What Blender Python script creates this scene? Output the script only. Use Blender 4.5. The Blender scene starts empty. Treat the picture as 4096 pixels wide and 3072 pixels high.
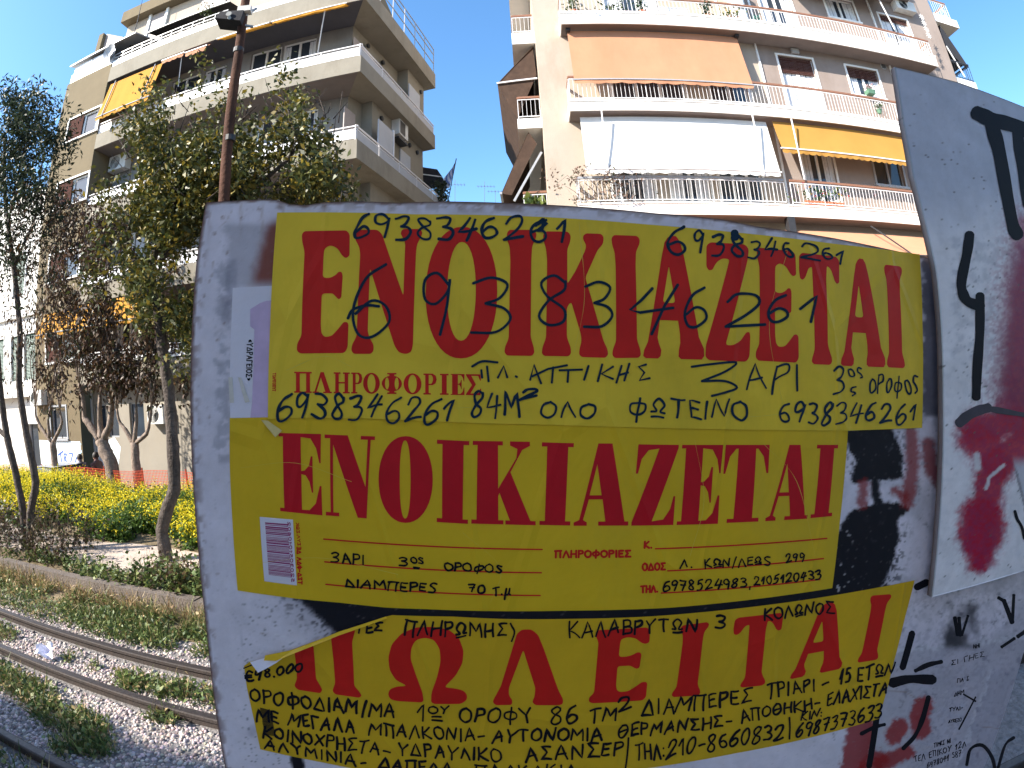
import bpy, bmesh, math, random
import numpy as np
from mathutils import Vector, Matrix, geometry
rnd = random.Random(7)
nrs = np.random.RandomState(11)
SC = bpy.context.scene
COL = SC.collection
RAD = math.radians

# ------------------------------------------------------------------ camera
EYE = Vector((0, 0, 2.05))
FPX, K3, PITCH, ROLL = 2000.0, 0.05, 0.0, -0.0532431   # calibrated fisheye: r = F (t + K t^3)
cam = bpy.data.cameras.new('camera')
cam_o = bpy.data.objects.new('camera', cam); COL.objects.link(cam_o)
cam_o.location = EYE
cam_o.rotation_euler = (Matrix.Rotation(RAD(90), 3, 'X') @ Matrix.Rotation(ROLL, 3, 'Z')).to_euler()
cam.type = 'PANO'
cam.sensor_fit = 'HORIZONTAL'
cam.sensor_width, cam.sensor_height = 36.0, 27.0
th = np.linspace(0.0, 1.25, 200)
rmm = FPX * (th + K3 * th**3) * 36.0 / 4096.0
co = np.linalg.lstsq(np.stack([rmm, rmm**2, rmm**3, rmm**4], 1), th, rcond=None)[0]
for holder in (cam, getattr(cam, 'cycles', None)):
    try:
        holder.panorama_type = 'FISHEYE_LENS_POLYNOMIAL'
        holder.fisheye_fov = RAD(170)
        holder.fisheye_polynomial_k0 = 0.0
        for i, c in enumerate(co):
            setattr(holder, 'fisheye_polynomial_k%d' % (i + 1), -float(c))
    except Exception:
        pass
cam.clip_start, cam.clip_end = 0.01, 3000
SC.camera = cam_o

# ------------------------------------------------------------------ sky, sun, exposure
SUN_AZ, SUN_EL = 58.0, 35.5            # degrees left of straight behind the camera, and above the horizon
w = bpy.data.worlds.new("World"); SC.world = w; w.use_nodes = True
nt = w.node_tree; nt.nodes.clear()
sky = nt.nodes.new('ShaderNodeTexSky'); sky.sky_type = 'NISHITA'; sky.sun_disc = False
sky.sun_elevation = RAD(SUN_EL); sky.sun_rotation = RAD(180 + SUN_AZ)
sky.air_density, sky.dust_density, sky.ozone_density = 1.0, 0.6, 2.0
bg = nt.nodes.new('ShaderNodeBackground'); bg.inputs[1].default_value = 0.15
wo = nt.nodes.new('ShaderNodeOutputWorld')
hs = nt.nodes.new('ShaderNodeHueSaturation'); hs.inputs['Hue'].default_value = .497; hs.inputs['Saturation'].default_value = 1.2
nt.links.new(sky.outputs[0], hs.inputs['Color']); nt.links.new(hs.outputs[0], bg.inputs[0]); nt.links.new(bg.outputs[0], wo.inputs[0])
S = Vector((-math.sin(RAD(SUN_AZ)) * math.cos(RAD(SUN_EL)), -math.cos(RAD(SUN_AZ)) * math.cos(RAD(SUN_EL)), math.sin(RAD(SUN_EL))))
sl = bpy.data.lights.new('sun', 'SUN'); sl.energy = 4.8; sl.angle = RAD(0.5); sl.color = (1.0, 0.93, 0.82)
so = bpy.data.objects.new('sun', sl); COL.objects.link(so); so.rotation_euler = S.to_track_quat('Z', 'Y').to_euler()
SC.view_settings.view_transform = 'Standard'; SC.view_settings.look = 'None'
SC.view_settings.exposure = 1.42; SC.view_settings.gamma = 1.0
try: SC.cycles.max_bounces = 8; SC.cycles.transparent_max_bounces = 16
except Exception: pass

# ------------------------------------------------------------------ measuring: a point of the photograph (2212 px wide) to a ray from the eye
def rays(px):
    p = (np.asarray(px, float).reshape(-1, 2) * (4096 / 2212.0) - [2048, 1536]) * [1, -1]
    c, s = math.cos(ROLL), math.sin(ROLL)
    p = p @ np.array([[c, s], [-s, c]])
    r = np.hypot(p[:, 0], p[:, 1]) + 1e-9
    t = r / FPX
    for _ in range(12):
        t = t - (FPX * (t + K3 * t**3) - r) / (FPX * (1 + 3 * K3 * t * t))
    return np.stack([p[:, 0] / r * np.sin(t), np.cos(t), p[:, 1] / r * np.sin(t)], 1)
def unproject(P):
    """points relative to the eye -> photograph px (2212 wide)"""
    P = np.asarray(P, float); P = P / np.linalg.norm(P, axis=1)[:, None]
    t = np.arccos(np.clip(P[:, 1], -1, 1)); q = np.hypot(P[:, 0], P[:, 2]) + 1e-12
    r = FPX * (t + K3 * t**3)
    x, y = P[:, 0] / q * r, P[:, 2] / q * r
    c, s = math.cos(ROLL), math.sin(ROLL)
    X, Y = x * c + y * s, -x * s + y * c
    return np.stack([(X + 2048), (1536 - Y)], 1) * (2212 / 4096.0)
def at_y(px, py, y):
    r = rays([(px, py)])[0]; return Vector(r * (y / r[1])) + EYE
def at_z(px, py, z):
    r = rays([(px, py)])[0]; return Vector(r * ((z - EYE.z) / r[2])) + EYE
ZONE = {'A': (750, 750, 1.7464), 'B': (1900, 800, 1.7464), 'C': (2900, 900, 1.8436), '4': (850, 1600, 1.7696),
        '5': (2000, 1650, 1.4747), '6': (850, 2380, 1.7696), '7': (2000, 2280, 1.7015), '8': (3100, 1800, 1.3042)}
def Z(z, x, y):
    if z == 'D': return (x, y)
    ox, oy, s = ZONE[z]; return ((ox + x / s) * .54004, (oy + y / s) * .54004)

# ------------------------------------------------------------------ materials
def mat(name, col, rough=0.7, var=0.12, scale=6.0, bump=0.0, bscale=40.0, spec=0.4, metal=0.0, attr=None, dirt=None, dscale=1.5, trans=0.0, crease=0.0):
    m = bpy.data.materials.new(name); m.use_nodes = True
    n, l = m.node_tree.nodes, m.node_tree.links
    b = n['Principled BSDF']
    b.inputs['Roughness'].default_value = rough; b.inputs['Metallic'].default_value = metal
    b.inputs['Specular IOR Level'].default_value = spec
    tc = n.new('ShaderNodeTexCoord')
    nz = n.new('ShaderNodeTexNoise'); nz.inputs['Scale'].default_value = scale; nz.inputs['Detail'].default_value = 6; nz.inputs['Roughness'].default_value = 0.65
    l.new(tc.outputs['Object'], nz.inputs['Vector'])
    mr = n.new('ShaderNodeMapRange'); mr.inputs[1].default_value = 0.3; mr.inputs[2].default_value = 0.7
    mr.inputs[3].default_value = 1 - var; mr.inputs[4].default_value = 1 + var
    l.new(nz.outputs['Fac'], mr.inputs[0])
    mx = n.new('ShaderNodeMix'); mx.data_type = 'RGBA'; mx.blend_type = 'MULTIPLY'; mx.inputs[0].default_value = 1.0
    if attr:
        a = n.new('ShaderNodeVertexColor'); a.layer_name = attr; l.new(a.outputs['Color'], mx.inputs[6])
    else:
        mx.inputs[6].default_value = (*col, 1)
    l.new(mr.outputs[0], mx.inputs[7])
    out = mx.outputs[2]
    if dirt:
        n2 = n.new('ShaderNodeTexNoise'); n2.inputs['Scale'].default_value = dscale; n2.inputs['Detail'].default_value = 8; n2.inputs['Roughness'].default_value = 0.7
        mp = n.new('ShaderNodeMapping'); mp.inputs['Scale'].default_value = (1, 1, 0.35)
        l.new(tc.outputs['Object'], mp.inputs[0]); l.new(mp.outputs[0], n2.inputs['Vector'])
        r2 = n.new('ShaderNodeMapRange'); r2.inputs[1].default_value = 0.5; r2.inputs[2].default_value = 0.75; r2.inputs[4].default_value = 0.75
        l.new(n2.outputs['Fac'], r2.inputs[0])
        m2 = n.new('ShaderNodeMix'); m2.data_type = 'RGBA'; m2.inputs[7].default_value = (*dirt, 1)
        l.new(r2.outputs[0], m2.inputs[0]); l.new(out, m2.inputs[6]); out = m2.outputs[2]
    l.new(out, b.inputs['Base Color'])
    if bump:
        n3 = n.new('ShaderNodeTexNoise'); n3.inputs['Scale'].default_value = bscale; n3.inputs['Detail'].default_value = 5
        l.new(tc.outputs['Object'], n3.inputs['Vector'])
        bp = n.new('ShaderNodeBump'); bp.inputs['Strength'].default_value = bump; bp.inputs['Distance'].default_value = 0.02
        l.new(n3.outputs['Fac'], bp.inputs['Height']); l.new(bp.outputs[0], b.inputs['Normal'])
    if crease:
        n4 = n.new('ShaderNodeTexNoise'); n4.inputs['Scale'].default_value = 7; n4.inputs['Detail'].default_value = 3; n4.inputs['Distortion'].default_value = 1.6
        n5 = n.new('ShaderNodeTexVoronoi'); n5.feature = 'DISTANCE_TO_EDGE'; n5.inputs['Scale'].default_value = 9
        mp2 = n.new('ShaderNodeMapping'); mp2.inputs['Rotation'].default_value = (0, .5, 0); mp2.inputs['Scale'].default_value = (1, 1, .35)
        l.new(tc.outputs['Object'], n4.inputs['Vector']); l.new(tc.outputs['Object'], mp2.inputs[0]); l.new(mp2.outputs[0], n5.inputs['Vector'])
        r5 = n.new('ShaderNodeMapRange'); r5.inputs[2].default_value = .035; r5.inputs[3].default_value = .35; r5.inputs[4].default_value = 0
        l.new(n5.outputs['Distance'], r5.inputs[0])
        ad = n.new('ShaderNodeMath'); ad.operation = 'ADD'; l.new(n4.outputs['Fac'], ad.inputs[0]); l.new(r5.outputs[0], ad.inputs[1])
        b2 = n.new('ShaderNodeBump'); b2.inputs['Strength'].default_value = crease; b2.inputs['Distance'].default_value = .012
        l.new(ad.outputs[0], b2.inputs['Height'])
        if bump: l.new(bp.outputs[0], b2.inputs['Normal'])
        l.new(b2.outputs[0], b.inputs['Normal'])
    if trans:
        tr = n.new('ShaderNodeBsdfTranslucent'); l.new(out, tr.inputs[0])
        ms = n.new('ShaderNodeMixShader'); ms.inputs[0].default_value = trans
        l.new(b.outputs[0], ms.inputs[1]); l.new(tr.outputs[0], ms.inputs[2])
        l.new(ms.outputs[0], n['Material Output'].inputs[0])
    return m
M = dict(
    plaster_cream=mat('plaster_cream', (.43, .362, .295), .9, .06, 1.2, .15, 30, .2, dirt=(0.312, 0.239, 0.173), dscale=.7),
    plaster_rose=mat('plaster_rose', (.285, .232, .205), .9, .06, 1.5, .15, 30, .2, dirt=(0.211, 0.158, 0.127), dscale=.8),
    slab_white=mat('slab_white', (.82, .80, .76), .85, .04, 2, .05, 30, .2, dirt=(.62, .59, .54), dscale=.8),
    plaster_tan=mat('plaster_tan', (0.178, 0.140, 0.086), .9, .08, 1.3, .2, 25, .2, dirt=(0.133, 0.104, 0.064), dscale=.6),
    plaster_beige=mat('plaster_beige', (.262, .236, .190), .9, .08, 1.5, .2, 25, .2, dirt=(0.168, 0.143, 0.107), dscale=.9),
    plaster_grey=mat('plaster_grey', (0.228, 0.214, 0.198), .9, .07, 1.5, .15, 25, .2, dirt=(0.169, 0.154, 0.139)),
    plaster_pale=mat('plaster_pale', (.30, .27, .225), .9, .07, 1.2, .15, 25, .2, dirt=(0.318, 0.277, 0.219)),
    panel_white=mat('panel_white', (.78, .78, .80), .4, .05, 3, 0, 1, .5),
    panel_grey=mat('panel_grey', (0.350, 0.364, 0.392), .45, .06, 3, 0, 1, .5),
    frame_white=mat('frame_white', (.80, .79, .77), .5, .04, 5),
    metal_white=mat('metal_white', (.72, .70, .70), .45, .06, 9),
    metal_grey=mat('metal_grey', (.35, .36, .38), .4, .1, 9),
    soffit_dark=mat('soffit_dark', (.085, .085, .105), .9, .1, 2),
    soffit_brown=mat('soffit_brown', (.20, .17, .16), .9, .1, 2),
    metal_dark=mat('metal_dark', (.03, .03, .033), .5, .2, 12),
    rail_brown=mat('rail_brown', (0.252, 0.119, 0.070), .5, .1, 8),
    shutter_brown=mat('shutter_brown', (0.080, 0.037, 0.030), .9, .12, 20, 0, 1, .05),
    shutter_grey=mat('shutter_grey', (.33, .28, .26), .6, .1, 20),
    shutter_green=mat('shutter_green', (.03, .09, .07), .5, .1, 20),
    curtain=mat('curtain', (.66, .67, .70), .9, .14, 7, .3, 12),
    interior=mat('interior', (.03, .028, .03), .9, .3, 3),
    awn_salmon=mat('awn_salmon', (0.540, 0.257, 0.149), .85, .05, 1.5, .1, 60, .2, dirt=(0.427, 0.214, 0.117), dscale=.7, trans=.12),
    awn_white=mat('awn_white', (.82, .81, .78), .85, .04, 2, .1, 60, .2, trans=.1),
    awn_yellow=mat('awn_yellow', (0.444, 0.228, 0.054), .85, .06, 1.5, .1, 60, .2, dirt=(0.380, 0.209, 0.044), dscale=.7, trans=.12),
    awn_orange=mat('awn_orange', (0.492, 0.233, 0.029), .85, .05, 1.5, .1, 60, .2, dirt=(0.409, 0.182, 0.026), dscale=.8, trans=.12),
    awn_brown=mat('awn_brown', (.070, .042, .029), .9, .25, 5, .2, 30, .2, dirt=(.06, .04, .03)),
    awn_dark=mat('awn_dark', (.025, .025, .03), .9, .2, 5),
    ac_white=mat('ac_white', (.66, .65, .62), .5, .06, 5),
    terracotta=mat('terracotta', (.46, .15, .07), .8, .1, 12),
    plastic_green=mat('plastic_green', (.10, .20, .13), .5, .1, 12),
    asphalt=mat('asphalt', (.055, .054, .055), .9, .2, 8, .4, 120),
    concrete=mat('concrete', (0.144, 0.120, 0.105), .92, .18, 7, .6, 50, .2, dirt=(0.078, 0.066, 0.054), dscale=3),
    soil=mat('soil', (.20, .155, .10), .95, .3, 4, .8, 30, .1, dirt=(.13, .11, .05), dscale=2),
    pale_dirt=mat('pale_dirt', (0.455, 0.376, 0.317), .95, .15, 5, .6, 40, .1),
    bed=mat('ballast_bed', (.20, .185, .18), .95, .35, 26, 1.0, 45, .1),
    bark_grey=mat('bark_grey', (.085, .070, .062), .9, .45, 14, 1.0, 30, .2, dirt=(.035, .028, .025), dscale=6),
    bark_pale=mat('bark_pale', (.22, .17, .14), .9, .45, 12, 1.0, 25, .2, dirt=(.05, .035, .03), dscale=5),
    creosote=mat('creosote', (.075, .034, .022), .85, .4, 5, .5, 30, .2, dirt=(.010, .008, .008), dscale=2),
    steel_rail=mat('steel_rail', (.034, .025, .022), .8, .3, 30, .3, 60, .5, dirt=(.05, .03, .022), dscale=9),
    steel_shine=mat('steel_shine', (.10, .085, .08), .5, .25, 30, 0, 1, .6, metal=.9),
    fence_orange=mat('fence_orange', (.62, .085, .03), .6, .12, 10, trans=.2),
    fence_post=mat('fence_post', (.30, .05, .025), .7, .2, 9),
    leaf=mat('leaf', (1, 1, 1), .5, .25, 3, 0, 1, .35, attr='col', trans=.22),
    petal=mat('petal', (1, 1, 1), .6, .12, 9, 0, 1, .3, attr='col', trans=.3),
    stone=mat('stone', (1, 1, 1), .9, .22, 22, .4, 90, .2, attr='col'),
    ink_blue=mat('ink_blue', (.008, .028, .055), .6, .2, 60, 0, 1, .12),
    ink_black=mat('ink_black', (.008, .007, .012), .65, .2, 60, 0, 1, .15),
    print_red=mat('print_red', (.62, .016, .012), .42, .08, 25, .04, 30, .22, crease=.18),
    print_crimson=mat('print_crimson', (.56, .008, .018), .42, .08, 25, .04, 30, .22, crease=.18),
    print_magenta=mat('print_magenta', (.32, .02, .14), .45, .08, 25),
    paper_yellow=mat('paper_yellow', (.82, .57, .040), .40, .07, 9, .10, 14, .2, dirt=(.54, .38, .03), dscale=5, crease=.22),
    paper_yellow_deep=mat('paper_yellow_deep', (.74, .48, .018), .38, .07, 9, .12, 14, .2, dirt=(.56, .40, .04), dscale=5, crease=.22),
    paper_yellow_warm=mat('paper_yellow_warm', (.70, .43, .018), .38, .06, 9, .12, 14, .2, dirt=(.50, .34, .02), dscale=5, crease=.22),
    paper_white=mat('paper_white', (.76, .73, .82), .6, .05, 8, .1, 20),
    aerial_grey=mat('aerial_grey', (.12, .14, .19), .6, .1, 9),
    back_render=mat('back_render', (.74, .74, .74), .9, .05, 1),
    tape=mat('tape', (.70, .66, .60), .2, .05, 8, .2, 25, .7),
    painted_sheet=mat('painted_sheet', (1, 1, 1), .5, .10, 22, .06, 60, .2, attr='col'),
    lens_grey=mat('lens_grey', (.42, .42, .40), .25, .1, 8),
    car_silver=mat('car_silver', (.45, .48, .55), .3, .04, 5, 0, 1, .5, metal=.4),
    tyre=mat('tyre', (.02, .02, .02), .8, .1, 9),
    cloth_grey=mat('cloth_grey', (.16, .15, .19), .9, .15, 9),
    cloth_red=mat('cloth_red', (.13, .075, .075), .9, .15, 9),
    skin=mat('skin', (.42, .24, .17), .6, .06, 9),
    hair=mat('hair', (.02, .014, .012), .6, .2, 20),
    flag_cloth=mat('flag_cloth', (1, 1, 1), .8, .08, 9, attr='col', trans=.2),
)
def glass_mat():
    m = bpy.data.materials.new('window_glass'); m.use_nodes = True
    b = m.node_tree.nodes['Principled BSDF']
    b.inputs['Base Color'].default_value = (.035, .045, .06, 1); b.inputs['Roughness'].default_value = .06
    b.inputs['Specular IOR Level'].default_value = .8
    n, l = m.node_tree.nodes, m.node_tree.links
    tc = n.new('ShaderNodeTexCoord'); nz = n.new('ShaderNodeTexNoise'); nz.inputs['Scale'].default_value = 1.2
    bp = n.new('ShaderNodeBump'); bp.inputs['Strength'].default_value = .05
    l.new(tc.outputs['Object'], nz.inputs['Vector']); l.new(nz.outputs['Fac'], bp.inputs['Height']); l.new(bp.outputs[0], b.inputs['Normal'])
    return m
M['glass'] = glass_mat()

# ------------------------------------------------------------------ mesh collecting
class MB:
    def __init__(s): s.v, s.f, s.c = [], [], []
    def add(s, vs, fs, col=None):
        o = len(s.v); s.v.extend([tuple(p) for p in vs]); s.f.extend([tuple(i + o for i in f) for f in fs])
        if col is not None: s.c.extend([col] * len(vs))
        return s
    def box(s, x0, x1, y0, y1, z0, z1):
        return s.add([(x0, y0, z0), (x1, y0, z0), (x1, y1, z0), (x0, y1, z0), (x0, y0, z1), (x1, y0, z1), (x1, y1, z1), (x0, y1, z1)],
                     [(0, 3, 2, 1), (4, 5, 6, 7), (0, 1, 5, 4), (1, 2, 6, 5), (2, 3, 7, 6), (3, 0, 4, 7)])
    def prism(s, pts, z0, z1):
        n = len(pts)
        return s.add([(x, y, z0) for x, y in pts] + [(x, y, z1) for x, y in pts],
                     [tuple(range(n - 1, -1, -1)), tuple(range(n, 2 * n))] + [(i, (i + 1) % n, n + (i + 1) % n, n + i) for i in range(n)])
    def bar(s, a, b, t, u=None):
        """square bar from a to b, half thickness t"""
        a, b = Vector(a), Vector(b); d = (b - a).normalized()
        x = d.cross(Vector((0, 0, 1))) if abs(d.z) < .95 else d.cross(Vector((0, 1, 0)))
        x.normalize(); y = d.cross(x); u = u or t
        q = [x * t + y * u, -x * t + y * u, -x * t - y * u, x * t - y * u]
        return s.add([a + k for k in q] + [b + k for k in q], [(3, 2, 1, 0), (4, 5, 6, 7)] + [(i, (i + 1) % 4, 4 + (i + 1) % 4, 4 + i) for i in range(4)])
    def tube(s, pts, rad, n=10, jit=0.0, rr=None):
        pts = [Vector(p) for p in pts]; rings = []; rr = rr or rnd
        for i, p in enumerate(pts):
            d = (pts[min(i + 1, len(pts) - 1)] - pts[max(i - 1, 0)]).normalized()
            x = d.cross(Vector((0, 1, .1))).normalized() if abs(d.y) < .9 else d.cross(Vector((1, 0, 0))).normalized()
            y = d.cross(x); r = rad[i] if hasattr(rad, '__len__') else rad
            rings.append([p + (x * math.cos(2 * math.pi * k / n) + y * math.sin(2 * math.pi * k / n)) * r * (1 + jit * rr.uniform(-1, 1)) for k in range(n)])
        vs = [q for R_ in rings for q in R_]; fs = []
        for i in range(len(pts) - 1):
            for k in range(n):
                fs.append((i * n + k, i * n + (k + 1) % n, (i + 1) * n + (k + 1) % n, (i + 1) * n + k))
        fs.append(tuple(range(n - 1, -1, -1))); fs.append(tuple((len(pts) - 1) * n + k for k in range(n)))
        return s.add(vs, fs)
    def build(s, name, m, parent=None, smooth=False):
        me = bpy.data.meshes.new(name); me.from_pydata([tuple(p) for p in s.v], [], s.f)
        if s.c and len(s.c) == len(s.v):
            a = me.color_attributes.new('col', 'FLOAT_COLOR', 'POINT')
            a.data.foreach_set('color', np.array([(*c[:3], 1.0) for c in s.c], np.float32).ravel())
        me.materials.append(m if not isinstance(m, str) else M[m])
        if smooth: me.polygons.foreach_set('use_smooth', [True] * len(me.polygons))
        me.update()
        o = bpy.data.objects.new(name, me); COL.objects.link(o)
        if parent: o.parent = parent
        return o
def np_mesh(name, V, F, m, parent=None, col=None, smooth=False):
    """V (n,3), F (k,q) arrays of equal sized faces"""
    me = bpy.data.meshes.new(name); n, q = F.shape
    me.vertices.add(len(V)); me.vertices.foreach_set('co', np.ascontiguousarray(V, np.float32).ravel())
    me.loops.add(n * q); me.loops.foreach_set('vertex_index', np.ascontiguousarray(F, np.int32).ravel())
    me.polygons.add(n); me.polygons.foreach_set('loop_start', np.arange(0, n * q, q, dtype=np.int32)); 
    try: me.polygons.foreach_set('loop_total', np.full(n, q, np.int32))
    except Exception: pass
    if smooth: me.polygons.foreach_set('use_smooth', np.ones(n, bool))
    me.update(calc_edges=True)
    if col is not None:
        a = me.color_attributes.new('col', 'FLOAT_COLOR', 'POINT')
        a.data.foreach_set('color', np.concatenate([col, np.ones((len(col), 1))], 1).astype(np.float32).ravel())
    me.materials.append(M[m] if isinstance(m, str) else m)
    o = bpy.data.objects.new(name, me); COL.objects.link(o)
    if parent: o.parent = parent
    return o
def tag(o, label=None, cat=None, group=None, kind=None):
    for k, v in (('label', label), ('category', cat), ('group', group), ('kind', kind)):
        if v: o[k] = v
    return o
def empty(name, loc=(0, 0, 0), rz=0.0, label=None, cat=None, group=None):
    o = bpy.data.objects.new(name, None); COL.objects.link(o); o.location = loc; o.rotation_euler = (0, 0, rz)
    o.empty_display_size = .2
    return tag(o, label, cat, group)
def lattice_noise(x, y, seed=0):
    x = np.asarray(x, float); y = np.asarray(y, float)
    r = np.random.RandomState(seed).rand(97, 89)
    xi, yi = np.floor(x).astype(int), np.floor(y).astype(int); fx, fy = x - xi, y - yi
    fx, fy = fx * fx * (3 - 2 * fx), fy * fy * (3 - 2 * fy)
    g = lambda a, b: r[a % 97, b % 89]
    return (g(xi, yi) * (1 - fx) + g(xi + 1, yi) * fx) * (1 - fy) + (g(xi, yi + 1) * (1 - fx) + g(xi + 1, yi + 1) * fx) * fy
def fbm(x, y, seed=0, oct=4):
    s, a = 0, .5
    for i in range(oct): s = s + a * lattice_noise(x * 2**i, y * 2**i, seed + i); a *= .5
    return s
# ------------------------------------------------------------------ ground (yp runs square to the tracks, which drift 4 degrees)
SK = 0.07
def gz(yp):
    return float(np.interp(yp, [-60, -7.6, -7.5, 3.72, 3.8, 5.9, 10.45, 10.75, 2000], [-.1, -.1, 0, 0, .10, .08, -.74, -1.1, -1.1]))
def strip(name, m, x0, x1, y0, y1, dz, label=None, nx=2, wob=0, kind='structure'):
    xs = np.linspace(x0, x1, nx); v, f = [], []
    for i, x in enumerate(xs):
        j = wob * (fbm(x * .9, 3.1, 5) - .5); k = wob * (fbm(x * .8, 9.7, 6) - .5)
        a, b = y0 + j, y1 + k
        v += [(x, a - SK * x, gz(a) + dz), (x, b - SK * x, gz(b) + dz)]
        if i: f.append((2 * i - 2, 2 * i, 2 * i + 1, 2 * i - 1))
    o = MB().add(v, f).build(name, m); tag(o, kind=kind)
    return o
ys = [-1500, -200, -60, -7.6, -7.5, 0, 3.72, 3.8, 5.9, 7, 8, 9, 10.45, 10.75, 20, 60, 300, 1800]
xs = [-1800, -300, -60, -30, -20, -14, -10, -7, -5, -3, -1, 2, 6, 12, 30, 60, 300, 1800]
v = [(x, y - SK * max(min(x, 60), -60), gz(y)) for y in ys for x in xs]
nX = len(xs)
f = [(j * nX + i, j * nX + i + 1, (j + 1) * nX + i + 1, (j + 1) * nX + i) for j in range(len(ys) - 1) for i in range(nX - 1)]
tag(MB().add(v, f).build('ground', 'soil'), kind='structure')
strip('track_bed', 'bed', -60, 40, -.6, 3.25, .006, nx=160, wob=.5)
strip('path', 'pale_dirt', -30, 4, 4.3, 5.25, .008, nx=90, wob=.5)
strip('street', 'asphalt', -60, 60, 10.9, 13.0, .004)
pv = MB()
pv.add([(-60, 11.6 + 4.2, -1.0), (60, 11.6 - 4.2, -1.0), (60, 13.5 - 4.2, -1.0), (-60, 13.5 + 4.2, -1.0), (-60, 15.8, -1.1), (60, 7.4, -1.1)], [(0, 1, 2, 3), (4, 5, 1, 0)])
tag(pv.build('pavement', 'concrete'), kind='structure')

# low concrete kerb wall behind the tracks, in weathered lengths
kw = MB()
x = -16.0
while x < 3:
    L = rnd.uniform(1.0, 1.5); t = .15 + rnd.uniform(-.012, .012); o = rnd.uniform(-.015, .015)
    a = 3.70 + o; sk = -.075
    def pt(xx, yy, z): return (xx, yy + sk * xx + .0, z)
    q = [pt(x, a, -.1), pt(x + L - .012, a, -.1), pt(x + L - .012, a + .13, -.1), pt(x, a + .13, -.1)]
    q2 = [(p[0], p[1], t + (.01 if i in (0, 1) else 0)) for i, p in enumerate(q)]
    kw.add(q + q2, [(0, 3, 2, 1), (4, 5, 6, 7), (0, 1, 5, 4), (1, 2, 6, 5), (2, 3, 7, 6), (3, 0, 4, 7)])
    x += L
tag(kw.build('kerb_wall', 'concrete'), 'low weathered concrete kerb wall running between the railway and the weeds', 'kerb wall')

# rails
prof = [(p * .85, q * .9) for p, q in [(-.055, 0), (.055, 0), (.05, .012), (.012, .022), (.012, .085), (.034, .097), (.036, .125), (.030, .132), (-.030, .132), (-.036, .125), (-.034, .097), (-.012, .085), (-.012, .022), (-.05, .012)]]
def rail(yp, label):
    root = empty('rail', (0, 0, 0), 0, label, 'rail', 'rails of the mixed gauge track')
    b = MB(); n = len(prof); X = [-50, 30]
    z0 = -.022
    vs = [(x, yp + p - SK * x, z0 + q) for x in X for p, q in prof]
    b.add(vs, [(i, (i + 1) % n, n + (i + 1) % n, n + i) for i in range(n)])
    b.build('rail_body', 'steel_rail', root)
    MB().add([(x, yp + p - SK * x, z0 + .1202) for x in X for p in (-.020, .020)], [(0, 2, 3, 1)]).build('running_surface', 'steel_shine', root)
rail(2.74, 'rusty steel rail farthest from the board, along the weedy kerb side')
rail(2.23, 'rusty steel rail in the middle of the three, beside the scrap of white paper')
rail(1.43, 'dark steel rail nearest the camera, lying in the shade')
# timber-less concrete sleepers hidden in ballast are left out: the photo shows none

# ballast stones
ico = np.array([(0, 0, 1)] + [(.894 * math.cos(2 * math.pi * k / 5), .894 * math.sin(2 * math.pi * k / 5), .447) for k in range(5)] +
               [(.894 * math.cos(2 * math.pi * (k + .5) / 5), .894 * math.sin(2 * math.pi * (k + .5) / 5), -.447) for k in range(5)] + [(0, 0, -1)])
icf = np.array([(0, k + 1, (k + 1) % 5 + 1) for k in range(5)] + [(k + 1, k + 6, (k + 1) % 5 + 1) for k in range(5)] +
               [((k + 1) % 5 + 1, k + 6, (k + 1) % 5 + 6) for k in range(5)] + [(11, (k + 1) % 5 + 6, k + 6) for k in range(5)])
def rotmats(n):
    q = nrs.normal(size=(n, 4)); q /= np.linalg.norm(q, axis=1)[:, None]
    a, b, c, d = q.T
    return np.stack([np.stack([1 - 2 * (c * c + d * d), 2 * (b * c - a * d), 2 * (b * d + a * c)], 1), np.stack([2 * (b * c + a * d), 1 - 2 * (b * b + d * d), 2 * (c * d - a * b)], 1),
                     np.stack([2 * (b * d - a * c), 2 * (c * d + a * b), 1 - 2 * (b * b + c * c)], 1)], 1)
def stones(name, X, YP, size, zoff=0.0, tint=1.0):
    n = len(X)
    sc = size[:, None] * nrs.uniform(.62, 1.15, (n, 3))
    V = ico[None] * sc[:, None, :] * (1 + nrs.uniform(-.3, .3, (n, 12, 1)))
    V = np.einsum('nij,nkj->nki', rotmats(n), V)
    V[:, :, 2] *= .8
    zz = np.array([gz(y) for y in YP]) + zoff + size * nrs.uniform(.1, .75, n)
    V += np.stack([X, YP - SK * X, zz], 1)[:, None, :]
    F = (icf[None] + (np.arange(n) * 12)[:, None, None]).reshape(-1, 3)
    base = np.array([.51, .43, .40]) * tint; g = nrs.uniform(.55, 1.25, (n, 1))
    C = base * g * (1 + nrs.uniform(-.09, .09, (n, 3)))
    dark = nrs.rand(n) < .10; C[dark] *= .45
    return np_mesh(name, V.reshape(-1, 3), F, 'stone', None, np.repeat(C, 12, 0))
n = 42000
X = -.4 - 6.2 * nrs.rand(n)**1.05; YP = nrs.uniform(.55, 3.2, n)
keep = (nrs.rand(n) < np.where(YP > 2.85, .55, 1.0))
for ry in (2.74, 2.23, 1.43): keep &= np.abs(YP - ry) > .05
X, YP = X[keep], YP[keep]
tag(stones('gravel', X, YP, nrs.uniform(.008, .019, len(X))), kind='stuff')

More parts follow.
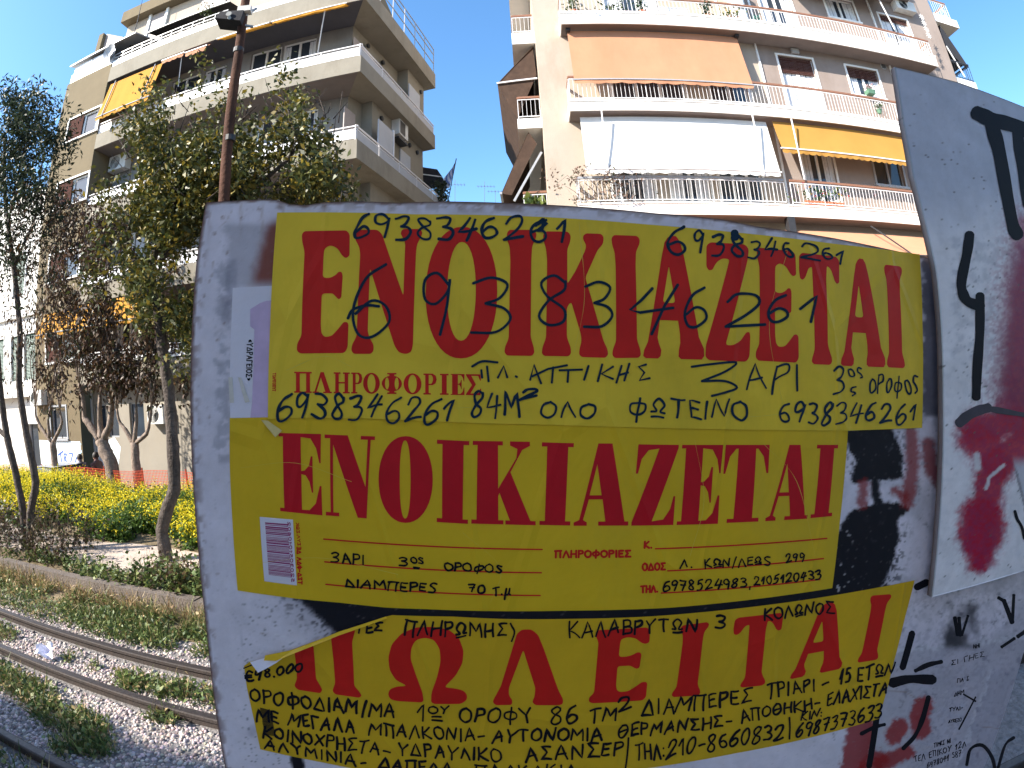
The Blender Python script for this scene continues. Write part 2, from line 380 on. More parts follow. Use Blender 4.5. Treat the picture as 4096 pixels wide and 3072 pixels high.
# blades and small leaves
def fans(base, d, wdt, length, bend, C, tipw=.25):
    """one quad-strip blade per row: base (n,3), unit direction d, side w, sizes -> V (n*6), F"""
    n = len(base); s = wdt[:, None] * np.stack([np.cos(a_ := nrs.uniform(0, 6.28, n)), np.sin(a_), 0 * a_], 1)
    mid = base + d * (length * .55)[:, None]; tip = base + d * length[:, None] + bend * length[:, None]
    V = np.stack([base - s * .6, base + s * .6, mid - s, mid + s, tip - s * tipw, tip + s * tipw], 1)
    F = (np.array([[0, 1, 3, 2], [2, 3, 5, 4]])[None] + (np.arange(n) * 6)[:, None, None]).reshape(-1, 4)
    return V.reshape(-1, 3), F, np.repeat(C, 6, 0)
def join(parts):
    V, F, C, o = [], [], [], 0
    for v, f, c in parts: V.append(v); F.append(f + o); C.append(c); o += len(v)
    return np.concatenate(V), np.concatenate(F), np.concatenate(C)
def leafs(P, D, N, L, W, C, fold=.25):
    """diamond leaves: P base (n,3), D direction, N rough normal"""
    n = len(P); D = D / np.linalg.norm(D, axis=1)[:, None]
    Sd = np.cross(D, N); Sd /= np.linalg.norm(Sd, axis=1)[:, None] + 1e-9
    U = np.cross(Sd, D)
    m = P + D * (L * .45)[:, None]; tip = P + D * L[:, None] - U * (L * .12)[:, None]
    V = np.stack([P, m + Sd * W[:, None] + U * (W * fold)[:, None], tip, m - Sd * W[:, None] + U * (W * fold)[:, None]], 1)
    F = np.arange(n * 4).reshape(n, 4)
    return V.reshape(-1, 3), F, np.repeat(C, 4, 0)
def unit(n, zb=0.0):
    d = nrs.normal(size=(n, 3)); d[:, 2] += zb
    return d / np.linalg.norm(d, axis=1)[:, None]
def ground_pts(X, YP, dz=0): return np.stack([X, YP - SK * X, np.array([gz(y) for y in YP]) + dz], 1)
def mixcol(n, cols, jit=.25):
    c = np.array(cols)[nrs.randint(0, len(cols), n)]
    return c * (1 + nrs.uniform(-jit, jit, (n, 1)))
GREENS = [(.075, .115, .03), (.12, .16, .045), (.06, .095, .03), (.17, .19, .06)]
DRY = [(.34, .25, .12), (.42, .31, .16), (.26, .16, .08)]
# --- weeds by the track: grass tufts and low leaves in patches
parts = []
def tufts(cx, cy, rx, ry, n, h0, h1, cols, leafy=.5):
    a = nrs.uniform(0, 6.28, n); r = np.sqrt(nrs.rand(n))
    X, Y = cx + rx * r * np.cos(a), cy + ry * r * np.sin(a)
    ok = fbm(X * 3.2, Y * 3.2, 21) > .34
    X, Y = X[ok], Y[ok]; n = len(X)
    if not n: return
    d = unit(n, 2.2); L = nrs.uniform(h0, h1, n)
    parts.append(fans(ground_pts(X, Y, -.01), d, nrs.uniform(.0025, .005, n), L, unit(n) * .35, mixcol(n, cols)))
    k = int(n * leafy)
    if k:
        P = ground_pts(X[:k], Y[:k]) + np.stack([nrs.normal(0, .03, k), nrs.normal(0, .03, k), nrs.uniform(.01, h1 * .55, k)], 1)
        parts.append(leafs(P, unit(k, .3), unit(k, 2), nrs.uniform(.025, .055, k), nrs.uniform(.010, .02, k), mixcol(k, cols)))
tufts(-5.2, 3.26, 3.4, .36, 4300, .05, .16, GREENS[:] + DRY[:1], .9)
tufts(-3.2, 3.24, 1.5, .27, 2300, .05, .15, GREENS, .9)
tufts(-5.6, 3.55, 3.6, .16, 3600, .08, .22, DRY + GREENS[3:], .2)
tufts(-2.9, 3.45, 1.0, .15, 900, .06, .18, DRY + GREENS, .3)
for cx, cy, rx, ry, n_ in ((-3.55, 2.47, .25, .10, 300), (-2.95, 2.42, .22, .11, 320), (-2.65, 2.05 + .42, .3, .10, 300), (-2.35, 2.5, .3, .1, 260), (-4.9, 2.48, .4, .12, 380), (-2.0, 2.5, .2, .1, 160),
                           (-3.6, 1.95, .55, .14, 900), (-3.0, 1.84, .42, .14, 800), (-4.4, 1.98, .5, .14, 600), (-2.6, 1.72, .16, .10, 220), (-2.75, 1.6, .14, .08, 160), (-2.35, 2.16, .12, .05, 110), (-3.3, 1.22, .8, .2, 380)):
    tufts(cx, cy, rx, ry, n_, .05, .15, GREENS + DRY[:1], .7)
V, F, C = join(parts)
tag(np_mesh('trackside_weeds', V, F, 'leaf', None, C), kind='stuff')
# --- taller weeds on the bed behind the kerb
parts = []
def weeds(n, x0, x1, y0, y1, h0, h1, cols, thr=.42, fq=1.6, seed=31):
    X = nrs.uniform(x0, x1, n); Y = nrs.uniform(y0, y1, n); ok = fbm(X * fq, Y * fq, seed) > thr
    X, Y = X[ok], Y[ok]; n = len(X); H = nrs.uniform(h0, h1, n)
    B = ground_pts(X, Y, -.02); d = unit(n, 3.2)
    parts.append(fans(B, d, nrs.uniform(.002, .004, n), H, unit(n) * .2, mixcol(n, cols)))
    for k in range(5):
        P = B + d * (H * nrs.uniform(.15, 1.0, n))[:, None] + nrs.normal(0, .018, (n, 3))
        parts.append(leafs(P, unit(n, .5), unit(n, 1.5), nrs.uniform(.03, .075, n), nrs.uniform(.012, .028, n), mixcol(n, cols)))
weeds(1000, -9.5, -2.2, 3.84, 4.25, .08, .22, GREENS, .46)
weeds(420, -3.9, -2.4, 3.84, 4.3, .20, .50, GREENS, .42, 1.6, 35)
weeds(900, -9.5, -5.6, 3.9, 4.9, .3, .8, [(.10, .07, .04), (.06, .035, .025), (.05, .06, .02)], .45, 2.2, 37)
weeds(620, -4.7, -2.5, 3.84, 4.25, .14, .40, GREENS + [(.06, .04, .025)], .36, 2.0, 43)
weeds(350, -4.8, -2.2, 3.9, 4.4, .2, .5, [(.14, .08, .04), (.20, .12, .06)], .5, 2.2, 39)
V, F, C = join(parts)
tag(np_mesh('weeds', V, F, 'leaf', None, C), kind='stuff')

# --- flowering mustard field
def meadow():
    n = 15500
    YP = 5.25 + 4.5 * nrs.rand(n)**1.1; X = np.empty(n)
    y_ = YP / (1 - SK * 1.05)
    X = -(.60 + 1.15 * nrs.rand(n)) * YP * 1.08
    patch = fbm(X * .55, YP * .55, 51); ok = (patch > .30) | (nrs.rand(n) < .5)
    ok &= ~((YP < 5.75) & (fbm(X * 1.2, YP * 1.2, 55) < .42))
    X, YP, patch = X[ok], YP[ok], patch[ok]; n = len(X)
    lf = np.clip((-X - .72 * YP) / 4.5, 0, 1)
    H = (.36 + .075 * np.clip(YP - 5.6, 0, 4.5) + .20 * lf) * nrs.uniform(.5, 1.15, n) * (.45 + 1.1 * patch)
    B = ground_pts(X, YP, -.03); d = unit(n, 4.5)
    out = [fans(B, d, np.full(n, .004), H, unit(n) * .12, mixcol(n, [(.07, .12, .025), (.10, .15, .03)]))]
    for k in range(7):
        P = B + d * (H * nrs.uniform(.05, .9, n))[:, None] + nrs.normal(0, .04, (n, 3))
        out.append(leafs(P, unit(n, .6), unit(n, 1.5), nrs.uniform(.05, .10, n), nrs.uniform(.015, .03, n), mixcol(n, [(.055, .11, .02), (.08, .14, .028), (.04, .08, .018), (.10, .16, .03)])))
    bloom = np.clip((fbm(X * .8 + 3, YP * 1.1, 57) - .42) * 5 + .40 * lf + .7 * (YP < 6.4) + .25 * (YP > 8.6), .05, .9)
    for k in range(10):
        s = nrs.rand(n) < bloom
        m = s.sum()
        P = (B + d * (H * nrs.uniform(.82, 1.06, n))[:, None] + nrs.normal(0, .03, (n, 3)))[s]
        out.append(leafs(P, unit(m, .4), unit(m, 1.0), nrs.uniform(.016, .034, m), nrs.uniform(.009, .017, m), mixcol(m, [(.78, .64, .02), (.82, .70, .03), (.72, .56, .02)], .12)))
    return join(out)
V, F, C = meadow()
tag(np_mesh('flower_meadow', V, F, 'petal', None, C), kind='stuff')

# ------------------------------------------------------------------ trees
def crown_points(blobs, depth, dspread, ntot):
    """random points in ellipsoid clumps; each clump has a centre on the photograph, a size and its own distance"""
    P, W = [], np.array([b[2] * b[3] * b[4] for b in blobs], float); W /= W.sum()
    for b, wgt in zip(blobs, W):
        k = int(ntot * wgt); cx, cy, rx, ry = b[:4]
        dep = depth + (b[5] if len(b) > 5 else 0.0)
        c = np.array(at_y(cx, cy, dep)); dist = np.linalg.norm(c - np.array(EYE)); s = dist * (4096 / 2212.0) / FPX
        ax = np.array(at_y(cx + 10, cy, dep)) - c; ax /= np.linalg.norm(ax); az = np.array(at_y(cx, cy - 10, dep)) - c; az /= np.linalg.norm(az)
        u = unit(k) * (nrs.rand(k)**.42)[:, None]
        P.append(c + u[:, :1] * ax * rx * s + u[:, 2:] * az * ry * s + u[:, 1:2] * np.array([0, 1, 0]) * dspread)
    return np.concatenate(P)
def clumped(P, fq, seed, thr):
    a = fbm(P[:, 0] * fq + P[:, 1] * fq * .7, P[:, 2] * fq, seed)
    return P[a > thr]
def crown(name, parent, P, cols, L, Wd, droop=-.3, cluster=4, jit=.3, spread=.05):
    parts = []
    for k in range(cluster):
        n = len(P); Q = P + nrs.normal(0, spread, (n, 3))
        parts.append(leafs(Q, unit(n, droop), unit(n, .8), nrs.uniform(*L, n), nrs.uniform(*Wd, n), mixcol(n, cols, jit)))
    V, F, C = join(parts)
    return np_mesh(name, V, F, 'leaf', parent, C)
def limb(mb, pts, r0, r1, depth, n=9, jit=.12):
    """pts in photograph px at a distance, or world Vectors"""
    W3 = [at_y(p[0], p[1], depth) if len(p) == 2 else Vector(p) for p in pts]
    fine = []
    for i in range(len(W3) - 1):
        for k in range(4): fine.append(W3[i].lerp(W3[i + 1], k / 4))
    fine.append(W3[-1])
    for i in range(1, len(fine) - 1): fine[i] = (fine[i - 1] + fine[i] * 2 + fine[i + 1]) / 4
    m = len(fine)
    mb.tube(fine, [r0 + (r1 - r0) * i / (m - 1) for i in range(m)], n, jit)
z6 = lambda x, y: (x / 2.16 * .54004, (1536 + y / 2.16) * .54004)
z5 = lambda x, y: (x / 2.16 * .54004, (768 + y / 2.16) * .54004)
zb = lambda x, y: (x / 2.602 * .54004, (1450 + y / 2.602) * .54004)
# broad tree by the kerb
root = empty('tree', at_y(350, 1200, 5.1), 0, 'broad evergreen tree with glossy olive and yellow leaves and one bent trunk beside the board', 'tree', 'trees')
O = Vector(root.location)
mb = MB(); D0 = 5.1
limb(mb, [z6(1440, 1560), z6(1425, 1420), z6(1395, 1260), z6(1440, 1080), z6(1510, 920), z6(1500, 620), z6(1480, 300), z6(1455, 30), z5(1420, 1500), z5(1390, 1150), z5(1310, 860)], .088, .065, D0, 12, .1)
limb(mb, [z5(1310, 860), (330, 560), (360, 480), (400, 400), (430, 300)], .06, .02, D0)
limb(mb, [z5(1320, 880), (300, 580), (270, 520), (300, 430), (310, 330)], .045, .015, D0)
limb(mb, [(360, 480), (450, 440), (560, 400), (640, 330), (620, 220)], .04, .012, D0)
limb(mb, [(340, 570), (390, 520), (420, 450)], .035, .012, D0); limb(mb, [(560, 400), (680, 400), (760, 420)], .02, .008, D0)
for i in range(130):
    a = (rnd.uniform(260, 740), rnd.uniform(230, 480)); mb2 = (a[0] + rnd.uniform(-50, 50), a[1] - rnd.uniform(20, 70))
    limb(mb, [a, mb2], .008, .003, D0 + rnd.uniform(-.5, .5), 5)
o = mb.build('trunk', 'bark_grey', root, True); o.matrix_parent_inverse = Matrix.Translation(-O)
P = crown_points([(400, 250, 100, 70, .55), (350, 330, 105, 85, .9), (480, 375, 130, 75, 1.2), (610, 255, 72, 85, .62), (655, 330, 85, 80, .85), (715, 405, 70, 45, 1.0), (560, 405, 160, 55, 1.3), (320, 440, 105, 85, .9),
                  (395, 560, 62, 150, 1.3), (345, 650, 70, 80, .8), (295, 540, 80, 80, .7), (400, 720, 45, 90, 1.0), (270, 620, 80, 70, .5), (620, 175, 22, 40, .5), (330, 210, 22, 45, .4), (460, 180, 40, 60, .4), (560, 340, 60, 50, .8), (430, 450, 90, 60, 1.0), (400, 720, 40, 60, .5)], D0, .75, 10500)
P = clumped(P, 3.4, 71, .445)
o = crown('crown', root, P, [(.075, .085, .020), (.10, .105, .024), (.055, .07, .02), (.13, .12, .028), (.24, .18, .025), (.075, .095, .045)], (.05, .10), (.015, .028), -.1, 4, .35, .06)
o.matrix_parent_inverse = Matrix.Translation(-O)
# slender two-stemmed tree at the left edge
root = empty('tree', at_y(66, 1190, 4.8), 0, 'slender tree with two stems from one base and drooping blue green leaves', 'tree', 'trees')
O = Vector(root.location); D1 = 4.8; mb = MB()
limb(mb, [z6(250, 1520), z6(225, 1380), z6(190, 1020), z6(130, 740), z6(65, 480), z6(35, 300), z6(5, 60), z5(-20, 1400)], .062, .045, D1, 10)
limb(mb, [z6(270, 1530), z6(262, 1380), z6(262, 1120), z6(318, 850), z6(255, 560), z6(205, 300), z6(165, 0), z5(165, 1500), z5(178, 1200), z5(130, 700), z5(70, 300), z5(40, 0), (10, 300)], .066, .03, D1, 10)
limb(mb, [z5(140, 610), z5(220, 420), z5(300, 270), (95, 330)], .028, .01, D1); limb(mb, [z6(60, 460), z6(-30, 380), z6(-90, 200)], .04, .03, D1)
limb(mb, [z5(70, 300), (50, 330), (70, 240)], .022, .008, D1)
for i in range(30):
    a = (rnd.uniform(-40, 120), rnd.uniform(230, 480)); limb(mb, [a, (a[0] + rnd.uniform(-25, 35), a[1] + rnd.uniform(-60, 60))], .006, .002, D1 + rnd.uniform(-.4, .4), 5)
o = mb.build('trunk', 'bark_grey', root, True); o.matrix_parent_inverse = Matrix.Translation(-O)
P = crown_points([(55, 240, 70, 65, 1.0), (20, 330, 75, 110, 1.0), (100, 290, 45, 75, .8), (60, 420, 60, 90, .55), (10, 500, 55, 110, .4), (-60, 320, 70, 150, .9), (110, 215, 30, 30, .5), (95, 400, 40, 70, .4), (50, 560, 60, 100, .22), (125, 225, 28, 22, .3)], D1, .6, 4300)
P = clumped(P, 3.5, 77, .39)
o = crown('crown', root, P, [(.028, .045, .022), (.04, .06, .03), (.022, .034, .02), (.05, .06, .025)], (.07, .12), (.011, .018), .1, 4, .35, .05)
o.matrix_parent_inverse = Matrix.Translation(-O)
P = crown_points([(90, 480, 70, 90, .5), (60, 620, 60, 130, .35), (30, 780, 40, 90, .25), (110, 720, 40, 120, .25), (105, 880, 20, 70, .2)], D1, .5, 900)
o = crown('hanging_leaves', root, P, [(.06, .028, .014), (.09, .045, .02), (.05, .03, .02), (.035, .045, .02)], (.06, .10), (.008, .014), -2.2, 2, .3, .05)
o.matrix_parent_inverse = Matrix.Translation(-O)
# three pollarded street trees holding dead leaves in front of the building
D2 = 11.2
def pollard(base, trunk, limbs, r, blobs, n, label):
    p0 = at_y(*base, D2); g = Vector((p0.x, p0.y, -1.05))
    root = empty('pollarded_tree', g, 0, label, 'tree', 'pollarded street trees'); mb = MB()
    k = r / 2.602 / FPX * (p0 - EYE).length
    limb(mb, [g, at_y(*trunk[0], D2), *[at_y(*t, D2) for t in trunk[1:]]], k * 1.15, k * .95, D2, 10, .14)
    for L in limbs: limb(mb, [at_y(*t, D2) for t in L], k * .62, k * .26, D2, 8, .18)
    tops = [L[-1] for L in limbs]
    for t in tops:
        for q in range(5): limb(mb, [t, (t[0] + rnd.uniform(-14, 14), t[1] - rnd.uniform(40, 110)), (t[0] + rnd.uniform(-34, 34), t[1] - rnd.uniform(150, 300))], .022, .006, D2 + rnd.uniform(-.2, .2), 5)
    o = mb.build('trunk', 'bark_pale', root, True); o.matrix_parent_inverse = Matrix.Translation(-g)
    P = clumped(crown_points(blobs, D2, .6, n), 1.9, 81, .44)
    o = crown('crown', root, P, [(.055, .030, .020), (.075, .040, .024), (.040, .024, .018), (.10, .058, .026), (.045, .045, .020)], (.11, .20), (.024, .042), -1.3, 4, .35, .10)
    o.matrix_parent_inverse = Matrix.Translation(-g)
pollard(zb(566, 1010), [zb(566, 1010), zb(550, 830)], [[zb(545, 840), zb(430, 680), zb(372, 560), zb(370, 450)], [zb(520, 780), zb(495, 600), zb(525, 480)], [zb(555, 830), zb(620, 700), zb(650, 620), zb(622, 500)]], 32,
        [(150, 470, 60, 70, .6), (140, 600, 55, 110, .8), (110, 730, 45, 80, .7), (110, 820, 30, 60, .5), (165, 790, 50, 70, .7)], 1500, 'thin pollarded street tree with brown dead leaves nearest the white house')
pollard(zb(1160, 1040), [zb(1160, 1040), zb(1095, 920), zb(1055, 800)], [[zb(1045, 820), zb(930, 640), zb(875, 580), zb(870, 400), zb(825, 220)], [zb(1060, 800), zb(1035, 620), zb(1042, 340)], [zb(1075, 800), zb(1150, 640), zb(1165, 420), zb(1110, 200)]], 62,
        [(240, 490, 90, 80, .8), (225, 620, 85, 110, .9), (240, 760, 90, 75, 1.0), (250, 830, 70, 45, .8), (200, 700, 60, 80, .6)], 2300, 'thick leaning pollarded street tree with brown dead leaves, middle one of three')
pollard(zb(1415, 1050), [zb(1415, 1050), zb(1400, 830)], [[zb(1395, 850), zb(1300, 690), zb(1240, 620), zb(1215, 480)], [zb(1400, 840), zb(1420, 600), zb(1415, 430)], [zb(1410, 840), zb(1530, 745), zb(1562, 600), zb(1582, 430)]], 40,
        [(330, 600, 70, 100, .8), (320, 740, 75, 80, 1.0), (330, 830, 60, 40, .6), (385, 800, 35, 70, .5)], 1500, 'upright pollarded street tree with brown dead leaves beside the bent trunk')

# ------------------------------------------------------------------ orange netting fence
root = empty('netting_fence', (0, 0, 0), 0, 'orange plastic safety netting on posts behind the yellow flowers', 'fence')
FY = 10.3
fx = np.arange(-20, -4.0, .055)
nb = MB(); top = .28
def fp(x, z): return Vector((x, FY - SK * x, z + .03 * math.sin(x * 1.9) + .012 * math.sin(x * 7)))
for x in fx: nb.bar(fp(x, -.76), fp(x, top), .006, .003)
for k in range(15):
    z = -.76 + (top + .76) * k / 14
    for i in range(0, len(fx) - 8, 8): nb.bar(fp(fx[i], z), fp(fx[i + 8], z), .011 if k in (0, 14) else .006, .0035)
nb.build('netting', 'fence_orange', root)
for x in np.arange(-19.5, -4, 1.6):
    MB().tube([fp(x, -.9) + Vector((0, .03, 0)), fp(x, .36) + Vector((0, .03, 0))], .022, 8).build('post', 'fence_post', root)

# ------------------------------------------------------------------ parked car and two walkers, mostly hidden by fence and flowers
def car(loc, rz, label):
    root = empty('parked_car', loc, rz, label, 'car')
    sec = [(-2.0, .35, .62, .70), (-1.95, .25, .80, .74), (-1.5, .22, .90, .78), (-1.1, .22, .95, .79), (-.45, .22, 1.0, .80), (.9, .22, 1.0, .80), (1.5, .22, .98, .79), (1.95, .25, .90, .74), (2.02, .35, .7, .7)]
    vs, fs = [], []
    for x, z0, z1, hw in sec: vs += [(x, -hw * .96, z0), (x, -hw, (z0 + z1) / 2), (x, -hw * .9, z1), (x, hw * .9, z1), (x, hw, (z0 + z1) / 2), (x, hw * .96, z0)]
    for i in range(len(sec) - 1):
        for k in range(6): fs.append((i * 6 + k, i * 6 + (k + 1) % 6, (i + 1) * 6 + (k + 1) % 6, (i + 1) * 6 + k))
    fs += [tuple(range(5, -1, -1)), tuple((len(sec) - 1) * 6 + k for k in range(6))]
    b = MB().add(vs, fs).build('body', 'car_silver', root, True)
    cs = [(-.75, .72, .985, .03), (-.25, .66, 1.30, .0), (.15, .62, 1.42, 0), (1.0, .62, 1.40, 0), (1.55, .68, 1.0, .03)]
    vs = []; fs = []
    for i, (x, hw, z, _) in enumerate(cs): vs += [(x, -.74, .96), (x, -hw, z), (x, hw, z), (x, .74, .96)]
    for i in range(len(cs) - 1):
        for k in range(3): fs.append((i * 4 + k, i * 4 + k + 1, i * 4 + 5 + k, i * 4 + 4 + k))
    MB().add(vs, fs).build('cabin_glass', 'glass', root)
    MB().add([(-.22, -.6, 1.335), (1.02, -.58, 1.425), (1.02, .58, 1.425), (-.22, .6, 1.335), (.15, -.6, 1.445), (.15, .6, 1.445)], [(0, 4, 5, 3), (4, 1, 2, 5)]).build('roof', 'car_silver', root)
    for x in (-1.25, 1.3):
        for s in (-1, 1):
            t = MB().tube([(x, s * .62, .3), (x, s * .80, .3)], .3, 20).build('wheel', 'tyre', root)
            MB().tube([(x, s * .805, .3), (x, s * .812, .3)], .19, 16).build('rim', 'metal_grey', t)
    for s in (-1, 1): MB().tube([(-2.0, s * .55, .68), (-2.035, s * .55, .68)], .09, 12).build('headlight', 'lens_grey', root)
g = at_y(105, 1000, 11.5)
car((g.x, g.y, -1.1), RAD(-4), 'silver car parked on the street behind the orange netting')
def person(loc, rz, H, jacket, label):
    """walking figure grown with the skin modifier, then clothing colour by face height"""
    k = H / 1.75
    V = [(0, 0, .95), (0, 0, 1.15), (0, .0, 1.40), (0, .01, 1.50), (0, .03, 1.58), (0, .03, 1.70), (.18, 0, 1.40), (.24, .02, 1.14), (.22, .14, .92), (-.18, 0, 1.40), (-.24, -.02, 1.14), (-.22, -.12, .93),
         (.09, 0, .90), (.10, .14, .50), (.10, .10, .08), (.10, .22, .04), (-.09, 0, .90), (-.10, -.06, .50), (-.10, -.26, .12), (-.10, -.16, .04)]
    E_ = [(0, 1), (1, 2), (2, 3), (3, 4), (4, 5), (2, 6), (6, 7), (7, 8), (2, 9), (9, 10), (10, 11), (0, 12), (12, 13), (13, 14), (14, 15), (0, 16), (16, 17), (17, 18), (18, 19)]
    R_ = [.15, .15, .16, .06, .085, .085, .075, .055, .035, .075, .055, .035, .10, .07, .05, .04, .10, .07, .05, .04]
    me = bpy.data.meshes.new('person'); me.from_pydata([(x * k, y * k, z * k) for x, y, z in V], E_, [])
    o = bpy.data.objects.new('person', me); COL.objects.link(o)
    o.location = loc; o.rotation_euler = (0, 0, rz)
    m = o.modifiers.new('Skin', 'SKIN'); 
    for i, r in enumerate(R_): me.skin_vertices[0].data[i].radius = (r * k, r * k)
    me.skin_vertices[0].data[0].use_root = True
    s = o.modifiers.new('Sub', 'SUBSURF'); s.levels = 1; s.render_levels = 2
    me.materials.append(M[jacket])
    tag(o, label, 'person')
    hb = MB(); rings = []
    for i in range(6):
        a = i / 5 * math.pi * .62
        rings.append([(math.sin(a) * .105 * k * math.cos(t * math.pi / 8), .025 * k + math.sin(a) * .115 * k * math.sin(t * math.pi / 8), (1.64 + .13 * math.cos(a)) * k) for t in range(16)])
    hb.add([p for r_ in rings for p in r_], [(i * 16 + t, i * 16 + (t + 1) % 16, (i + 1) * 16 + (t + 1) % 16, (i + 1) * 16 + t) for i in range(5) for t in range(16)])
    hb.build('hair', 'hair', o, True)
    fb = MB()
    fb.tube([(0, .02 * k, 1.52 * k), (0, .035 * k, 1.56 * k), (0, .04 * k, 1.62 * k), (0, .04 * k, 1.68 * k)], [.05 * k, .08 * k, .093 * k, .088 * k], 12)
    fb.add([(-.012 * k, .13 * k, 1.64 * k), (.012 * k, .13 * k, 1.64 * k), (0, .155 * k, 1.61 * k), (0, .13 * k, 1.60 * k)], [(0, 1, 2), (1, 3, 2), (3, 0, 2)])
    fb.build('face', 'skin', o, True)
g = at_y(*zb(838, 1030), 12.1); person((g.x, g.y, -1.1), RAD(80), 1.68, 'cloth_grey', 'person with dark hair walking along the pavement behind the netting, nearer the thin tree')
g = at_y(*zb(1005, 1000), 12.1); person((g.x, g.y, -1.1), RAD(95), 1.75, 'cloth_red', 'person in reddish clothes walking behind the netting beside the leaning pollarded tree')
# ------------------------------------------------------------------ building helpers (local frame: x along the front, y into the building, z up)
def facade(mb, x0, x1, z0, z1, y, holes, rev=.14):
    xs = sorted({x0, x1, *[h[i] for h in holes for i in (0, 1)]}); zs = sorted({z0, z1, *[h[i] for h in holes for i in (2, 3)]})
    for i in range(len(xs) - 1):
        for j in range(len(zs) - 1):
            cx, cz = (xs[i] + xs[i + 1]) / 2, (zs[j] + zs[j + 1]) / 2
            if any(h[0] < cx < h[1] and h[2] < cz < h[3] for h in holes): continue
            mb.add([(xs[i], y, zs[j]), (xs[i + 1], y, zs[j]), (xs[i + 1], y, zs[j + 1]), (xs[i], y, zs[j + 1])], [(0, 1, 2, 3)])
    for a, b, c, d in holes:
        r = y + rev
        mb.add([(a, y, c), (b, y, c), (b, y, d), (a, y, d), (a, r, c), (b, r, c), (b, r, d), (a, r, d)], [(0, 4, 5, 1), (1, 5, 6, 2), (2, 6, 7, 3), (3, 7, 4, 0), (4, 7, 6, 5)])
def window(par, x0, x1, z0, z1, y, leaves=2, shutter=0.0, curtain=0.0, smat='shutter_brown', fmat='frame_white', surround=True, sill=False, fw=.055, rev=.14, open_side=None, label=None):
    """frame (part) with pane, roller shutter and curtain sub-parts set into a hole of the wall"""
    yy = y + rev
    f = MB()
    for a, b, c, d in ((x0, x0 + fw, z0, z1), (x1 - fw, x1, z0, z1), (x0 + fw, x1 - fw, z0, z0 + fw), (x0 + fw, x1 - fw, z1 - fw, z1)): f.box(a, b, yy - .07, yy - .004, c, d)
    for k in range(1, leaves):
        xm = x0 + (x1 - x0) * k / leaves; f.box(xm - fw * .7, xm + fw * .7, yy - .075, yy - .006, z0 + fw, z1 - fw)
    if surround:
        t = .07
        for a, b, c, d in ((x0 - t, x0 - .002, z0 - (t if sill else 0), z1 + t), (x1 + .002, x1 + t, z0 - (t if sill else 0), z1 + t), (x0 - .002, x1 + .002, z1 + .002, z1 + t)): f.box(a, b, y - .025, y + .01, c, d)
        if sill: f.box(x0 - .1, x1 + .1, y - .07, y + .012, z0 - t, z0 - .003)
    o = f.build('window', fmat, par)
    if label: o['label'] = label
    MB().box(x0 + fw * .8, x1 - fw * .8, yy - .035, yy - .03, z0 + fw * .8, z1 - fw * .8).build('pane', 'glass', o)
    if curtain:
        n = max(6, int((x1 - x0) / .04))
        zt = z1 - fw - (z1 - z0) * 0.02; zb_ = z0 + fw
        for a, b in (((x0 + fw, x0 + fw + (x1 - x0) * curtain * .5), (x1 - fw - (x1 - x0) * curtain * .5, x1 - fw))):
            c = MB(); pts = [(a + (b - a) * i / n, yy - .040 - .004 * math.sin(i * 1.7) - .003 * math.sin(i * .63)) for i in range(n + 1)]
            for i in range(n): c.add([(pts[i][0], pts[i][1], zb_), (pts[i + 1][0], pts[i + 1][1], zb_), (pts[i + 1][0], pts[i + 1][1], zt), (pts[i][0], pts[i][1], zt)], [(0, 1, 2, 3)])
            c.build('curtain', 'curtain', o)
    if shutter:
        s = MB(); zt, zl = z1 - .01, z1 - (z1 - z0) * shutter; k = max(3, int((zt - zl) / .055))
        for i in range(k):
            a, b = zl + (zt - zl) * i / k, zl + (zt - zl) * (i + .9) / k
            s.add([(x0 + fw * .5, yy - .085, a), (x1 - fw * .5, yy - .085, a), (x1 - fw * .5, yy - .098, (a + b) / 2), (x0 + fw * .5, yy - .098, (a + b) / 2), (x1 - fw * .5, yy - .085, b), (x0 + fw * .5, yy - .085, b)], [(0, 1, 2, 3), (3, 2, 4, 5)])
        s.build('roller_shutter', smat, o)
    return o
def railing(par, pts, z0, h, step=.115, hand='rail_brown', bars='metal_white', thin=.0048, mid=True):
    b, hr = MB(), MB()
    for (xa, ya), (xb, yb) in zip(pts, pts[1:]):
        L = math.hypot(xb - xa, yb - ya); n = max(1, int(L / step))
        for i in range(n + 1):
            t = i / n; x, y = xa + (xb - xa) * t, ya + (yb - ya) * t
            big = i % 9 == 0
            b.bar((x, y, z0 - (.02 if big else -.09)), (x, y, z0 + h - .06), thin * (1.9 if big else 1))
        b.bar((xa, ya, z0 + .09), (xb, yb, z0 + .09), .011)
        if mid: b.bar((xa, ya, z0 + h - .07), (xb, yb, z0 + h - .07), .011)
        hr.bar((xa, ya, z0 + h), (xb, yb, z0 + h), .022, .03)
    o = b.build('railing', bars, par); hr.build('handrail', hand, o)
    return o
